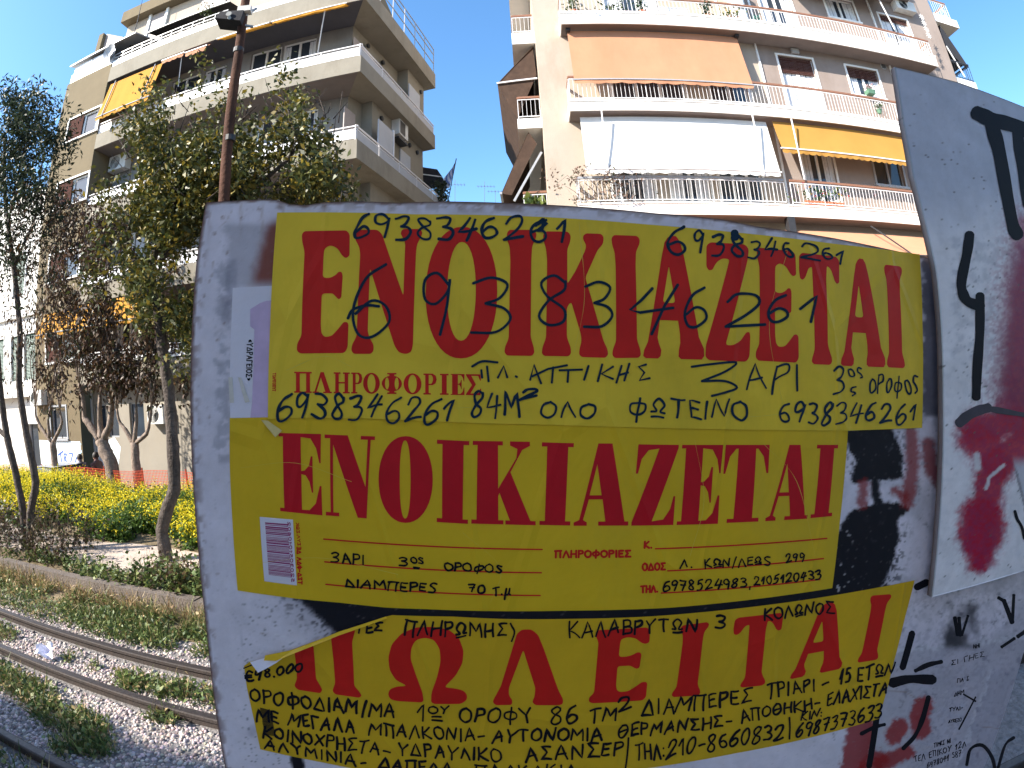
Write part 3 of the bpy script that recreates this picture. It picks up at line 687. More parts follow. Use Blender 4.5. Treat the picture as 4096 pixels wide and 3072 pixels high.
def awning(par, x0, x1, top, bot, m, val=.13, arms=(), sag=.03, wave=.16, armm='metal_white', label=None, n=26, fold=0.0):
    """top, bot = (y, z); fabric with a scalloped valance, a front bar and guide arms"""
    vs, fs = [], []; K = 7
    for i in range(n + 1):
        x = x0 + (x1 - x0) * i / n
        for k in range(K + 1):
            t = k / K; sg = sag * math.sin(math.pi * t) * (1 + .25 * math.sin(i * .9)) + fold * math.sin(i * 2.1 + k)
            vs.append((x, top[0] + (bot[0] - top[0]) * t + sg, top[1] + (bot[1] - top[1]) * t - sg * .3))
    for i in range(n):
        for k in range(K): fs.append((i * (K + 1) + k, i * (K + 1) + k + 1, (i + 1) * (K + 1) + k + 1, (i + 1) * (K + 1) + k))
    o = MB().add(vs, fs).build('awning', m, par, True)
    if label: o['label'] = label
    if val:
        w_ = max(4, int(round(abs(x1 - x0) / wave))); q = 8; vs, fs = [], []
        for i in range(w_ * q + 1):
            x = x0 + (x1 - x0) * i / (w_ * q); d = val * (.74 + .26 * abs(math.sin(math.pi * i / q)))
            y = bot[0] - .012 - .012 * math.sin(i * .35)
            vs += [(x, bot[0] - .012, bot[1] - .022), (x, y, bot[1] - .02 - d)]
        MB().add(vs, [(2 * i, 2 * i + 1, 2 * i + 3, 2 * i + 2) for i in range(w_ * q)]).build('valance', m, o)
    MB().bar((x0 - .04, bot[0] - .012, bot[1] - .006), (x1 + .04, bot[0] - .012, bot[1] - .006), .018).build('front_bar', armm, o)
    for a, b in arms: MB().bar(a, b, .016).build('arm', armm, o)
    return o
def ac_unit(par, x, y, z, w_=.8, h=.55, d=.28, side=None):
    o = MB().box(x, x + w_, y - d, y, z, z + h).build('air_conditioner', 'ac_white', par)
    g = MB(); cx, cz, r = x + w_ * .38, z + h * .5, h * .40
    for k in range(6):
        rr = r * (k + 1) / 6
        for i in range(20):
            a, b = 2 * math.pi * i / 20, 2 * math.pi * (i + 1) / 20
            g.bar((cx + rr * math.cos(a), y - d - .006, cz + rr * math.sin(a)), (cx + rr * math.cos(b), y - d - .006, cz + rr * math.sin(b)), .006)
    g.build('fan_grille', 'metal_dark', o)
    return o

# ------------------------------------------------------------------ building on the right, with coloured awnings
RZ_R = RAD(-2.44)
RB = empty('apartment_building', (0, 11.9, 0), RZ_R, 'cream and rose apartment block with white balcony slabs and salmon, white and yellow awnings', 'building')
def rb(x, y, z):
    c, s = math.cos(RZ_R), math.sin(RZ_R); return Vector((x * c - y * s, 11.9 + x * s + y * c, z))
WY = .60; WX0, WX1 = 1.18, 16.55
LV = [(6.07, 6.40, 7.12), (9.05, 9.37, 10.16), (12.01, 12.44, 13.08), (15.05, 15.42, 16.2)]
holesC = [(2.9, 4.0, 6.40, 8.6), (4.5, 5.6, 6.40, 8.6), (5.9, 7.2, 6.40, 8.6), (8.66, 9.75, 6.40, 8.62), (11.3, 12.48, 7.48, 8.55)]
holesB = [(3.2, 5.3, 9.37, 11.6), (6.1, 7.3, 9.37, 11.6), (8.62, 9.88, 9.37, 11.68), (11.18, 12.46, 10.57, 11.66)]
holesA = [(3.35, 4.9, 12.44, 14.65), (7.0, 8.1, 12.44, 14.65), (8.55, 9.75, 12.44, 14.62), (11.2, 12.42, 13.68, 14.62), (13.5, 14.85, 12.44, 14.35)]
fb = MB(); facade(fb, 7.9, WX1, 5.9, 20.5, WY, [h for h in holesC + holesB + holesA if h[0] > 7.9])
fb.build('wall', 'plaster_rose', RB)['label'] = 'dusty rose plaster front wall'
fb = MB(); facade(fb, WX0, 7.9, 5.9, 20.5, WY, [h for h in holesC + holesB + holesA if h[0] < 7.9 and h[1] < 7.9])
fb.build('wall', 'plaster_cream', RB)['label'] = 'cream plaster front wall by the corner'
sb = MB()
sb.add([(WX0, WY, -1.2), (WX0, 14, -1.2), (WX0, 14, 20.5), (WX0, WY, 20.5)], [(0, 3, 2, 1)]).add([(WX1, WY, -1.2), (WX1, 14, -1.2), (WX1, 14, 20.5), (WX1, WY, 20.5)], [(0, 1, 2, 3)])
sb.add([(WX0, 14, -1.2), (WX1, 14, -1.2), (WX1, 14, 20.5), (WX0, 14, 20.5)], [(1, 0, 3, 2)]).add([(WX0, WY, 20.5), (WX1, WY, 20.5), (WX1, 14, 20.5), (WX0, 14, 20.5)], [(0, 1, 2, 3)])
sb.add([(WX0, WY, -1.2), (WX1, WY, -1.2), (WX1, WY, 5.9), (WX0, WY, 5.9)], [(0, 1, 2, 3)])
sb.build('side_wall', 'plaster_cream', RB)
# windows and doors
for (x0, x1, z0, z1), kw_ in zip(holesC, (dict(leaves=2, curtain=.4), dict(leaves=2, curtain=.6), dict(leaves=3), dict(leaves=2, curtain=.5), dict(leaves=2, sill=True, fmat='metal_grey'))):
    window(RB, x0, x1, z0, z1, WY, **kw_)
for (x0, x1, z0, z1), kw_ in zip(holesB, (dict(leaves=3), dict(leaves=2), dict(leaves=2, shutter=.27, curtain=.92, fw=.08), dict(leaves=2, shutter=.36, curtain=.55, sill=True))):
    window(RB, x0, x1, z0, z1, WY, **kw_)
for (x0, x1, z0, z1), kw_ in zip(holesA, (dict(leaves=3, curtain=.5), dict(leaves=2, curtain=.9), dict(leaves=2, curtain=.5), dict(leaves=2, curtain=.6, sill=True), dict(leaves=2, curtain=.7, shutter=.12))):
    window(RB, x0, x1, z0, z1, WY, **kw_)
# balconies
for i, (zb0, zt, zr) in enumerate(LV):
    xl, xr = (1.9, 15.0) if i >= 2 else (1.88, 14.9)
    s = MB().box(xl, xr, 0, WY + .02, zb0, zt); s.box(xl - .015, xr + .015, -.018, .05, zt - .035, zt + .012)
    o = s.build('balcony', 'slab_white', RB)
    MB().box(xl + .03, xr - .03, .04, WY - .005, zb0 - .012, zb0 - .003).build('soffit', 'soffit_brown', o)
    if i == 0:
        railing(o, [(xl + .05, WY - .02), (xl + .05, .05), (7.55, .05)], zt, zr - zt, hand='metal_grey'); railing(o, [(7.75, .05), (xr - .05, .05), (xr - .05, WY - .02)], zt, zr - zt)
    else: railing(o, [(xl + .05, WY - .02), (xl + .05, .05), (xr - .05, .05), (xr - .05, WY - .02)], zt, zr - zt)
# partition strips down the wall between flats
for x in (7.92, 13.15):
    for k in range(3):
        MB().box(x - .028, x + .028, WY - .05, WY + .004, LV[k][1] + .01, LV[k + 1][0] - .01).build('drainpipe', 'frame_white', RB)
# vents, lamp
v = MB().tube([(12.86, WY - .02, 11.93), (12.86, WY + .02, 11.93)], .13, 20)
o = v.build('vent', 'metal_grey', RB)
MB().add([], []); g = MB()
for k in range(5): g.bar((12.77, WY - .027, 11.86 + k * .035), (12.95, WY - .027, 11.86 + k * .035), .007)
g.build('grille', 'metal_dark', o)
o = MB().box(9.15, 9.42, WY - .1, WY - .003, 11.80, 11.97).build('wall_lamp', 'metal_grey', RB); MB().box(9.18, 9.39, WY - .108, WY - .1, 11.83, 11.94).build('lens', 'lens_grey', o)
ac_unit(RB, 14.35, WY, 14.65, .95, .45)
# awnings
awning(RB, 2.08, 7.18, (.28, 11.95), (.0, 10.04), 'awn_salmon', .13, (), .02, .42, 'metal_grey', 'large salmon drop awning')
for x in (2.1, 7.16): MB().box(x - .06, x + .06, .16, .34, 11.9, 12.0).build('awning_bracket', 'metal_dark', RB)
awning(RB, 2.15, 7.45, (.22, 8.97), (-.05, 7.31), 'awn_white', .13, [((2.7, -.035, 9.02), (2.68, -.075, 7.2)), ((6.93, -.035, 9.02), (6.93, -.075, 7.2))], .015, .32, 'metal_white', 'large white drop awning')
awning(RB, 7.62, 12.72, (.15, 8.97), (-.10, 8.02), 'awn_yellow', .14, [((8.14, -.06, 8.99), (8.10, -.13, 8.05)), ((8.10, -.13, 8.05), (8.2, -.02, 7.15)), ((12.25, -.06, 8.99), (12.25, -.13, 8.05)), ((12.25, -.13, 8.05), (12.3, -.02, 7.3))], .015, .21, 'metal_white', 'yellow drop awning')
awning(RB, 7.72, 16.2, (.12, 5.72), (-1.5, 4.75), 'awn_salmon', .12, [((10.2, -.05, 5.9), (10.28, -1.52, 4.75))], .04, .3, 'metal_dark', 'lowest salmon awning')
awning(RB, 1.9, 7.45, (.12, 5.72), (-1.5, 4.75), 'awn_salmon', .12, (), .04, .3, 'metal_dark')
MB().box(7.48, 7.69, -.02, .2, 4.6, 6.05).build('post', 'metal_dark', RB)
awning(RB, 9.4, 13.6, (.30, 14.98), (-.12, 14.55), 'awn_brown', .12, [((13.1, .0, 14.95), (13.3, -.1, 13.1))], .02, .3)
# side balconies on both flanks
for i, (zb0, zt, zr) in enumerate(LV):
    o = MB().box(.50, WX0 - .004, .85, 6.5, zb0, zt).build('side_balcony', 'slab_white', RB)
    railing(o, [(WX0 - .03, .90), (.54, .90), (.54, 6.4)], zt, .72 if i < 3 else .8)
    o = MB().box(WX1 + .004, 18.0 if i < 3 else 18.25, .85, 6.5, zb0, zt).build('side_balcony', 'slab_white', RB)
    railing(o, [(WX1 + .03, .90), (17.96, .90), (17.96, 6.4)], zt, .8, hand='metal_dark' if i == 2 else 'rail_brown', bars='metal_dark' if i == 2 else 'metal_white')
def side_awning(pts, m, y0=.95, y1=5.6, label=None):
    vs = [(x, y, z) for x, z in pts for y in (y0, y1)]; n = len(pts)
    # a sheet with real thickness
    vs += [(x + .012, y, z - .014) for x, z in pts for y in (y0, y1)]
    fs = []
    for i in range(n - 1):
        fs += [(2 * i, 2 * i + 1, 2 * i + 3, 2 * i + 2), (2 * n + 2 * i, 2 * n + 2 * i + 2, 2 * n + 2 * i + 3, 2 * n + 2 * i + 1), (2 * i, 2 * i + 2, 2 * n + 2 * i + 2, 2 * n + 2 * i)]
    o = MB().add(vs, fs).build('awning', m, RB)
    if label: o['label'] = label
    return o
o = side_awning([(1.12, 11.98), (.0, 10.68)], 'awn_brown', label='brown side awning bent over its bar')
side = MB().add([(1.10, .96, 11.85), (.0, .96, 10.68), (.50, .96, 9.42), (1.14, .96, 10.9), (1.10, 5.6, 11.85), (.0, 5.6, 10.68), (.50, 5.6, 9.42)], [(1, 2, 6, 5), (0, 1, 2, 3)]).build('lower_cloth', 'awn_brown', o)
MB().bar((1.15, .93, 10.76), (-.02, .93, 10.67), .022).build('arm', 'metal_white', o)
o = side_awning([(.78, 8.99), (-.06, 7.16)], 'awn_brown', .95, 5.0, label='brown side awning hanging steeply')
MB().add([(.78, .95, 8.99), (-.06, .95, 7.16), (.22, .95, 7.1), (1.0, .95, 8.6)], [(0, 1, 2, 3)]).build('end_cloth', 'awn_brown', o)
MB().bar((-.06, .9, 7.16), (-.06, 5.05, 7.16), .03).build('front_bar', 'metal_grey', o)
MB().bar((1.1, .9, 8.3), (.28, .9, 6.9), .03).build('arm', 'metal_grey', o)
o = MB().add([(17.15, .95, 14.98), (17.95, .95, 13.35), (17.90, .95, 13.0), (16.85, .95, 14.0), (17.15, 5.5, 14.98), (17.95, 5.5, 13.35)], [(0, 3, 2, 1), (0, 1, 5, 4)]).build('awning', 'awn_dark', RB)
MB().bar((17.0, .9, 13.9), (17.5, .9, 12.6), .02).build('arm', 'metal_white', o)

# plants and things on its balconies
def pot_plant(p, r, h, label, leafc, flowers=(), pot='terracotta', plant_h=.35, n=60, long=0.0, spread=.16, group=None, lsize=(.05, .10)):
    root = empty('flower_pot', p, RZ_R, label, 'flower pot', group); b = MB()
    if long:
        b.add([(-long, -r, 0), (long, -r, 0), (long, r, 0), (-long, r, 0), (-long * 1.04, -r * 1.2, h), (long * 1.04, -r * 1.2, h), (long * 1.04, r * 1.2, h), (-long * 1.04, r * 1.2, h)], [(0, 3, 2, 1), (0, 1, 5, 4), (1, 2, 6, 5), (2, 3, 7, 6), (3, 0, 4, 7), (4, 5, 6, 7)])
    else: b.tube([(0, 0, 0), (0, 0, h * .8), (0, 0, h * .81), (0, 0, h)], [r * .7, r * .95, r * 1.08, r * 1.08], 16)
    b.build('pot', pot, root)
    P = np.stack([nrs.normal(0, (long or r) * .7, n), nrs.normal(0, r * .7 + spread * .3, n), h + plant_h * nrs.rand(n)**.8], 1)
    V, F, C = join([leafs(P, unit(n, .5), unit(n, .5), nrs.uniform(*lsize, n), nrs.uniform(lsize[0] * .3, lsize[1] * .35, n), mixcol(n, leafc)) for _ in range(3)])
    np_mesh('foliage', V, F, 'leaf', root, C)
    if flowers:
        k = 26; P = np.stack([nrs.normal(0, (long or r) * .75, k), nrs.normal(-.02, r * .7, k), h + plant_h * nrs.uniform(.55, 1.15, k)], 1)
        V, F, C = join([leafs(P + nrs.normal(0, .012, (k, 3)), unit(k), unit(k), nrs.uniform(.03, .06, k), nrs.uniform(.02, .035, k), mixcol(k, flowers, .15)) for _ in range(3)])
        np_mesh('blossoms', V, F, 'petal', root, C)
    return root
G1 = [(.05, .10, .03), (.08, .12, .03), (.03, .07, .02)]
pot_plant(rb(2.35, .25, 12.45), .14, .22, 'bushy plant in a terracotta pot at the left end of the top balcony', G1, (), plant_h=.75, n=110, spread=.3)
pot_plant(rb(3.6, .22, 12.45), .09, .16, 'long terracotta trough of low plants on the top balcony beside the bushy plant', G1, (), plant_h=.35, n=70, long=.38)
pot_plant(rb(4.35, .22, 12.45), .13, .2, 'dark green shrub in an orange pot on the top balcony left of the cabinet', [(.03, .07, .03)], (), plant_h=.4, n=80)
pot_plant(rb(6.35, .2, 12.45), .11, .18, 'dark green conifer in a round orange pot on the top balcony right of the cabinet', [(.02, .06, .03)], (), plant_h=.55, n=90)
pot_plant(rb(7.2, .2, 12.45), .09, .16, 'terracotta trough with yellow flowers on the top balcony by the white screen', G1, [(.75, .6, .05)], plant_h=.35, n=60, long=.3)
pot_plant(rb(8.0, .2, 12.45), .08, .14, 'small pot with pale turquoise leaves on the top balcony beside the open balcony door', [(.10, .25, .22)], (), plant_h=.22, n=40)
c = empty('storage_cabinet', rb(5.3, .3, 12.45), RZ_R, 'low white storage cabinet standing on the top balcony', 'cabinet')
MB().box(-.42, .42, -.16, .16, 0, .34).build('cabinet_body', 'panel_white', c); MB().box(-.45, .45, -.18, .18, .342, .37).build('lid', 'panel_white', c)
for s in (-1, 1): MB().box(s * .21 - .18, s * .21 + .18, -.168, -.1605, .03, .31).build('door', 'frame_white', c)
p = MB().box(7.38, 7.62, .08, WY - .02, 12.44, 14.4).build('balcony_screen', 'panel_white', RB)
pot_plant(rb(11.78, WY - .14, 10.56), .10, .15, 'green pot with pink flowers on the sill of the shuttered window', G1, [(.7, .45, .5), (.75, .7, .7)], pot='plastic_green', plant_h=.14, n=40, long=.14, lsize=(.03, .06))
pot_plant(rb(11.55, .02, 9.62), .09, .13, 'green pot with white flowers hooked on the railing under the shuttered window', G1, [(.7, .7, .68)], pot='plastic_green', plant_h=.2, n=40, lsize=(.03, .06))
pot_plant(rb(13.2, .1, 9.40), .14, .2, 'terracotta pot with a red flowered plant at the right of the middle balcony', G1, [(.6, .06, .05)], plant_h=.38, n=70)
pot_plant(rb(8.8, .16, 6.41), .10, .16, 'terracotta trough of red, violet and yellow flowers on the lowest balcony', G1, [(.6, .03, .03), (.6, .03, .03), (.45, .35, .65), (.75, .6, .05), (.7, .7, .75)], plant_h=.42, n=170, long=.62, lsize=(.04, .08))
# dry creeper at the corner of the lowest balcony
root = empty('creeper', rb(2.3, .1, 6.42), RZ_R, 'dry brown creeper sprawling over the left end of the lowest balcony railing', 'plant')
mb = MB()
for i in range(30):
    p0 = Vector((rnd.uniform(-.3, 1.3), rnd.uniform(-.05, .2), .0)); q = p0 + Vector((rnd.uniform(-.5, .3), rnd.uniform(-.15, .1), rnd.uniform(.5, .95)))
    mb.tube([p0, p0.lerp(q, .5) + Vector((rnd.uniform(-.1, .1), -.05, .05)), q, q + Vector((rnd.uniform(-.35, .2), -.05, -rnd.uniform(.1, .35)))], [.008, .007, .005, .003], 5)
mb.build('stems', 'bark_grey', root)
n = 900; P = np.stack([nrs.normal(.1, .55, n), nrs.normal(-.03, .12, n), nrs.uniform(.05, 1.0, n)], 1); P = clumped(P, 3.0, 91, .42)
n = len(P); V, F, C = join([leafs(P, unit(n, -.6), unit(n), nrs.uniform(.04, .09, n), nrs.uniform(.014, .03, n), mixcol(n, [(.20, .12, .09), (.14, .08, .06), (.26, .18, .13), (.05, .06, .03)])) for _ in range(2)])
np_mesh('dry_leaves', V, F, 'leaf', root, C)
pot_plant(rb(.86, 1.15, 6.42), .12, .2, 'spiky green plant in a pot on the narrow side balcony left of the cream corner', [(.10, .16, .04), (.16, .20, .05)], (), plant_h=.3, n=40, lsize=(.2, .42))
# star shaped decoration on the wall
root = empty('wall_ornament', rb(15.05, -.02, 13.2), RZ_R, 'white wire ornament of stacked stars hanging above the right end of the top railing', 'ornament')
for k in range(4):
    b = MB()
    for j in range(4):
        a = math.pi * j / 4 + .3; b.bar((-.13 * math.cos(a), 0, .12 + k * .27 - .13 * math.sin(a)), (.13 * math.cos(a), 0, .12 + k * .27 + .13 * math.sin(a)), .008)
    b.build('star', 'frame_white', root)
MB().bar((0, .012, 0), (0, .012, 1.1), .006).build('wire', 'metal_grey', root)

# ------------------------------------------------------------------ building on the left, tan with long balconies
RZ_L = RAD(-3.97)
LB = empty('apartment_building', (0, 12.5, 0), RZ_L, 'tan concrete apartment block with long solid balconies and orange awnings behind the trees', 'building')
def lb(x, y, z):
    c, s = math.cos(RZ_L), math.sin(RZ_L); return Vector((x * c - y * s, 12.5 + x * s + y * c, z))
ca, sa = math.cos(RAD(79.87)), math.sin(RAD(79.87))
def sd(t, i): return (-4.02 + ca * t - sa * i, sa * t + ca * i)      # side frame: t along the flank from the front corner, i inset from the balcony edge
XL, XB, XC = -17.84, -15.05, -4.85
WB = 1.2
par_lv = [2.80, 5.62, 8.60, 11.57, 14.55]
# flush tan wall with pairs of windows
hl = [(-17.06, -15.12, z, z + 1.04) for z in (3.72, 6.72, 9.60, 12.42)]
mb = MB(); facade(mb, XL, XB, -1.2, 15.46, 0, hl + [(-16.9, -15.9, .95, 2.1)], .16)
mb.add([(XL, 0, -1.2), (XL, 9, -1.2), (XL, 9, 15.46), (XL, 0, 15.46)], [(0, 3, 2, 1)]).add([(XB, 0, 2.8), (XB, WB, 2.8), (XB, WB, 15.46), (XB, 0, 15.46)], [(0, 1, 2, 3)])
mb.build('wall', 'plaster_tan', LB)
for k, (x0, x1, z0, z1) in enumerate(hl):
    o = window(LB, x0, x1, z0, z1, 0, leaves=2, sill=True, fw=.07, rev=.16, curtain=.25 if k % 2 else 0)
    s = MB()
    for i in range(17):
        a = z0 + .04 + i * (z1 - z0 - .08) / 17; s.box(x0 + .05, (x0 + x1) / 2 - .04, .02, .035, a, a + .05)
    s.build('roller_shutter', 'shutter_brown', o)
window(LB, -16.9, -15.9, .95, 2.1, 0, leaves=1, sill=True, rev=.16, fmat='metal_grey')
# recessed balcony walls, floor by floor
hw_ = {3: [(-12.5, -11.1, 12.2, 14.3), (-10.9, -9.9, 12.2, 14.3), (-8.82, -7.56, 12.2, 14.42), (-7.5, -6.2, 12.2, 14.42)], 2: [(-12.6, -11.2, 9.2, 11.3), (-8.3, -6.9, 9.2, 11.35), (-6.6, -5.9, 9.2, 11.35)],
       1: [(-14.2, -12.9, 6.2, 8.3), (-10.3, -9.0, 6.2, 8.3), (-7.6, -6.2, 6.2, 8.3)], 0: [(-14.3, -12.8, 3.4, 5.4), (-11.6, -10.2, 3.4, 5.4), (-8.2, -6.6, 3.4, 5.4)]}
for k in range(4):
    mb = MB(); facade(mb, XB, XC, par_lv[k] + .12, par_lv[k + 1] + .02, WB, hw_[k])
    mb.build('wall', 'plaster_grey', LB)['label'] = 'grey recessed wall behind the balconies'
for k in range(1, 5):
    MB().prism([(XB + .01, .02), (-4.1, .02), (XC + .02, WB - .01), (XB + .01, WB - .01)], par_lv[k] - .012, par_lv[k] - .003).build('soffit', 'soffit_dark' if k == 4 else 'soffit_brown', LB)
for k in range(4):
    for (x0, x1, z0, z1) in hw_[k]: window(LB, x0, x1, z0, z1, WB, leaves=2, curtain=.35 if (x0 * 7) % 2 > 1 else 0, surround=False, fw=.06)
# flank walls
mb = MB()
steps = {0: [(0, .85, .9), (1.7, .9, .5)], 1: [(0, .85, .9), (1.7, .9, .5)], 2: [(0, .85, .9), (1.7, .9, .5)], 3: [(0, .85, .9), (4.3, .9, .45)]}
TE = 5.85
def sq(t0, i0, t1, i1, z0, z1):
    a, b = sd(t0, i0), sd(t1, i1); mb.add([(*a, z0), (*b, z0), (*b, z1), (*a, z1)], [(0, 1, 2, 3)])
for k in range(4):
    tS = steps[k][1][0]; i2 = steps[k][1][2]; z0, z1 = par_lv[k] + .12, par_lv[k + 1] + .02
    # start at the recessed wall corner
    a = (XC, WB); b = sd(tS, .9); mb.add([(*a, z0), (*b, z0), (*b, z1), (*a, z1)], [(0, 1, 2, 3)])
    sq(tS, .9, tS, i2, z0, z1); sq(tS, i2, TE, i2, z0, z1); sq(TE, i2, TE, 6, z0, z1)
mb.build('flank_wall', 'plaster_beige', LB)
# ground storey
gh = [(-15.6 - .9, -15.55, .98, 2.12), (-14.2, -13.62, .94, 2.05), (-13.03, -12.3, .9, 2.1), (-9.4, -8.2, .95, 2.1), (-7.2, -5.9, -.9, 1.9)]
gh = gh[1:] + [(-14.9 - .0, -14.3, .9, 2.1)]
mb = MB(); facade(mb, XB, -4.3, -1.2, 2.84, .6, gh)
b = sd(TE, .6); mb.add([(-4.3, .6, -1.2), (*b, -1.2), (*b, 2.84), (-4.3, .6, 2.84)], [(0, 1, 2, 3)])
mb.build('wall', 'plaster_pale', LB)['label'] = 'pale ground floor wall with graffiti'
for (x0, x1, z0, z1) in gh: window(LB, x0, x1, z0, z1, .6, leaves=1, sill=True, fmat='metal_grey', surround=False, fw=.05)
# balconies: slab + solid band + white railing panels, round the corner
tend = [7.1, 7.1, 7.1, 5.95, 6.05]
for k, z in enumerate(par_lv):
    t1 = tend[k]; A0 = (XB + .002, 0); A1 = (-4.02, 0); E1 = sd(t1, 0); E2 = sd(t1, 1.6)
    hb = (.60, .62, .62, .62, .72)[k]
    foot = [A0, A1, E1, E2, (XC - .4, WB + .5), (XB + .002, WB + .5)]
    mb = MB().prism(foot, z, z + .14)
    B1 = (-4.02 - .13, .12); F1 = sd(t1 - .12, .12)
    for a, b_, c, d in ((A0, A1, B1, (XB + .002, .12)), (A1, E1, F1, B1), (E1, sd(t1, .5), sd(t1 - .12, .5), F1)): mb.prism([a, b_, c, d], z + .141, z + hb)
    o = mb.build('balcony', 'plaster_beige', LB)
    if k in (0, 1, 2, 3):
        # white and grey infill panels on a thin frame
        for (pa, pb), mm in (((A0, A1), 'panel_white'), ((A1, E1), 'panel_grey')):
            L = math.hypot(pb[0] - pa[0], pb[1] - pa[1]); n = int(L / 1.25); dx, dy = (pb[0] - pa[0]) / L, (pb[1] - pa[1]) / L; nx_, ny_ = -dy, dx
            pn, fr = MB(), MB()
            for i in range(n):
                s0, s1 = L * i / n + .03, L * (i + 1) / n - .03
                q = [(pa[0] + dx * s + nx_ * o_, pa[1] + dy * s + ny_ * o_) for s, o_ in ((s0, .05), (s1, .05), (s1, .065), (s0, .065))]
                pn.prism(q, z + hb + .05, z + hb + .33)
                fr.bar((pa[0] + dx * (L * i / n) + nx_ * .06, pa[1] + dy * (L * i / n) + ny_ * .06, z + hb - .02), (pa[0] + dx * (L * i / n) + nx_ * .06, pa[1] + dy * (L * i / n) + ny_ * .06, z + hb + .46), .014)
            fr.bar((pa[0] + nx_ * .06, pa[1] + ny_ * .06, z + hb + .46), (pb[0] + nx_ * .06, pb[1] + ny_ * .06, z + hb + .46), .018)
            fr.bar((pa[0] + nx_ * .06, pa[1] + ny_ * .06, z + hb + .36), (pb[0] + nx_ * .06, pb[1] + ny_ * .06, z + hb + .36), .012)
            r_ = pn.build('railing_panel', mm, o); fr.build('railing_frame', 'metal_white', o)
    else:
        pn = MB().prism([(XB + .02, .03), (-4.06, .03), (-4.06, .06), (XB + .02, .06)], z + hb + .04, z + hb + .30); pn.build('railing_panel', 'panel_white', o)
        fr = MB(); fr.bar((XB, .06, z + hb + .62), (-9.4, .06, z + hb + .62), .02); fr.bar((XB, .06, z + hb + .45), (-9.4, .06, z + hb + .45), .02)
        for i in range(12): x = XB + 5.6 * i / 11; fr.bar((x, .06, z + hb), (x, .06, z + hb + .62), .014)
        fr.build('railing_frame', 'metal_grey', o); fr = MB()
        a, b_ = sd(.1, .06), sd(t1 - .05, .06)
        for h_ in (.55, 1.05, 1.35): fr.bar((*a, z + hb + h_), (*b_, z + hb + h_), .016)
        for i in range(7): p_ = sd(.1 + (t1 - .15) * i / 6, .06); fr.bar((*p_, z + hb - .02), (*p_, z + hb + 1.35), .016)
        fr.build('railing_frame', 'metal_grey', o)
# flank details: vents, screens, door, conditioner
for k, ts, z, i_ in ((2, (2.3, 4.55, 5.25), 11.2, .5), (3, (1.85, 3.0, 5.5), 14.3, .9)):
    for t in ts:
        ii = i_ if not (k == 3 and t > 4.3) else .45
        p_ = sd(t, ii); q_ = sd(t, ii - .07); MB().tube([(*p_, z - (0 if k == 2 else .15)), (*q_, z - (0 if k == 2 else .15))], .09, 14).build('vent', 'metal_dark', LB)
def flank_box(name, t0, t1, i0, i1, z0, z1, m, par=LB): return MB().prism([sd(t0, i0), sd(t1, i0), sd(t1, i1), sd(t0, i1)], z0, z1).build(name, m, par)
flank_box('balcony_screen', 1.45, 2.45, .10, .14, 9.3, 10.65, 'panel_grey'); flank_box('balcony_screen', 2.5, 2.56, .10, .45, 9.3, 10.75, 'panel_white')
flank_box('shutter', .6, 1.25, .86, .895, 9.3, 10.9, 'shutter_grey'); flank_box('shutter', 3.75, 4.6, .46, .496, 9.3, 10.7, 'panel_grey')
flank_box('shutter', .9, 2.0, .87, .896, 12.3, 13.9, 'shutter_grey'); flank_box('shutter', 2.3, 3.6, .87, .896, 12.3, 13.9, 'interior'); flank_box('balcony_screen', 3.9, 4.9, .2, .24, 12.4, 13.55, 'panel_grey')
for q in range(4): flank_box('white_pillar', 2.2 + q * .6, 2.32 + q * .6, .7, .8, 12.3, 13.2, 'panel_white')
o = flank_box('air_conditioner', 3.1, 3.8, .18, .495, 10.95, 11.55, 'ac_white'); flank_box('fan_grille', 3.15, 3.55, .17, .179, 11.0, 11.5, 'metal_dark', o)
flank_box('bracket', 3.1, 3.85, .2, .495, 10.78, 10.84, 'metal_dark')
# front awnings
awning(LB, -14.82, -12.06, (.02, 14.36), (-.37, 12.68), 'awn_orange', .15, [((-14.5, -.02, 14.4), (-14.45, -.42, 12.6)), ((-12.4, -.02, 14.4), (-12.4, -.42, 12.6))], .02, .3, 'aerial_grey', 'bright orange awning on the top storey')
awning(LB, -11.9, -10.9, (.10, 14.5), (-.18, 14.28), 'awn_salmon', .16, [((-11.3, .3, 13.2), (-11.0, -.15, 14.3))], .01, .3, fold=.01)
awning(LB, -10.8, -9.9, (.10, 14.5), (-.16, 14.25), 'awn_salmon', .20, (), .01, .3, fold=.01)
awning(LB, -9.3, -7.3, (.15, 14.52), (-.32, 14.22), 'awn_orange', .06, (), .03, .5, fold=.02)
awning(LB, -7.2, -4.6, (.15, 14.52), (-.22, 14.32), 'awn_orange', .10, [((-5.3, -.2, 14.35), (-5.75, .5, 12.9))], .03, .5, fold=.02)
awning(LB, -17.2, -11.4, (.02, 5.58), (-.42, 4.72), 'awn_orange', .12, (), .02, .3, 'metal_grey', 'long orange awning on the first floor')
ac_unit(LB, -15.0, 1.15, 11.15 - .25, .95, .62, .32)
ac_unit(LB, -17.82, -.02, 2.2, .75, .55, .28); ac_unit(LB, -11.85, .6, 1.38, .72, .6, .3)
MB().tube([lb(0, 0, 0) * 0 + Vector((-15.0, .55, -1.1)), Vector((-15.0, .55, 2.8))], .05, 8).build('drainpipe', 'metal_grey', LB)
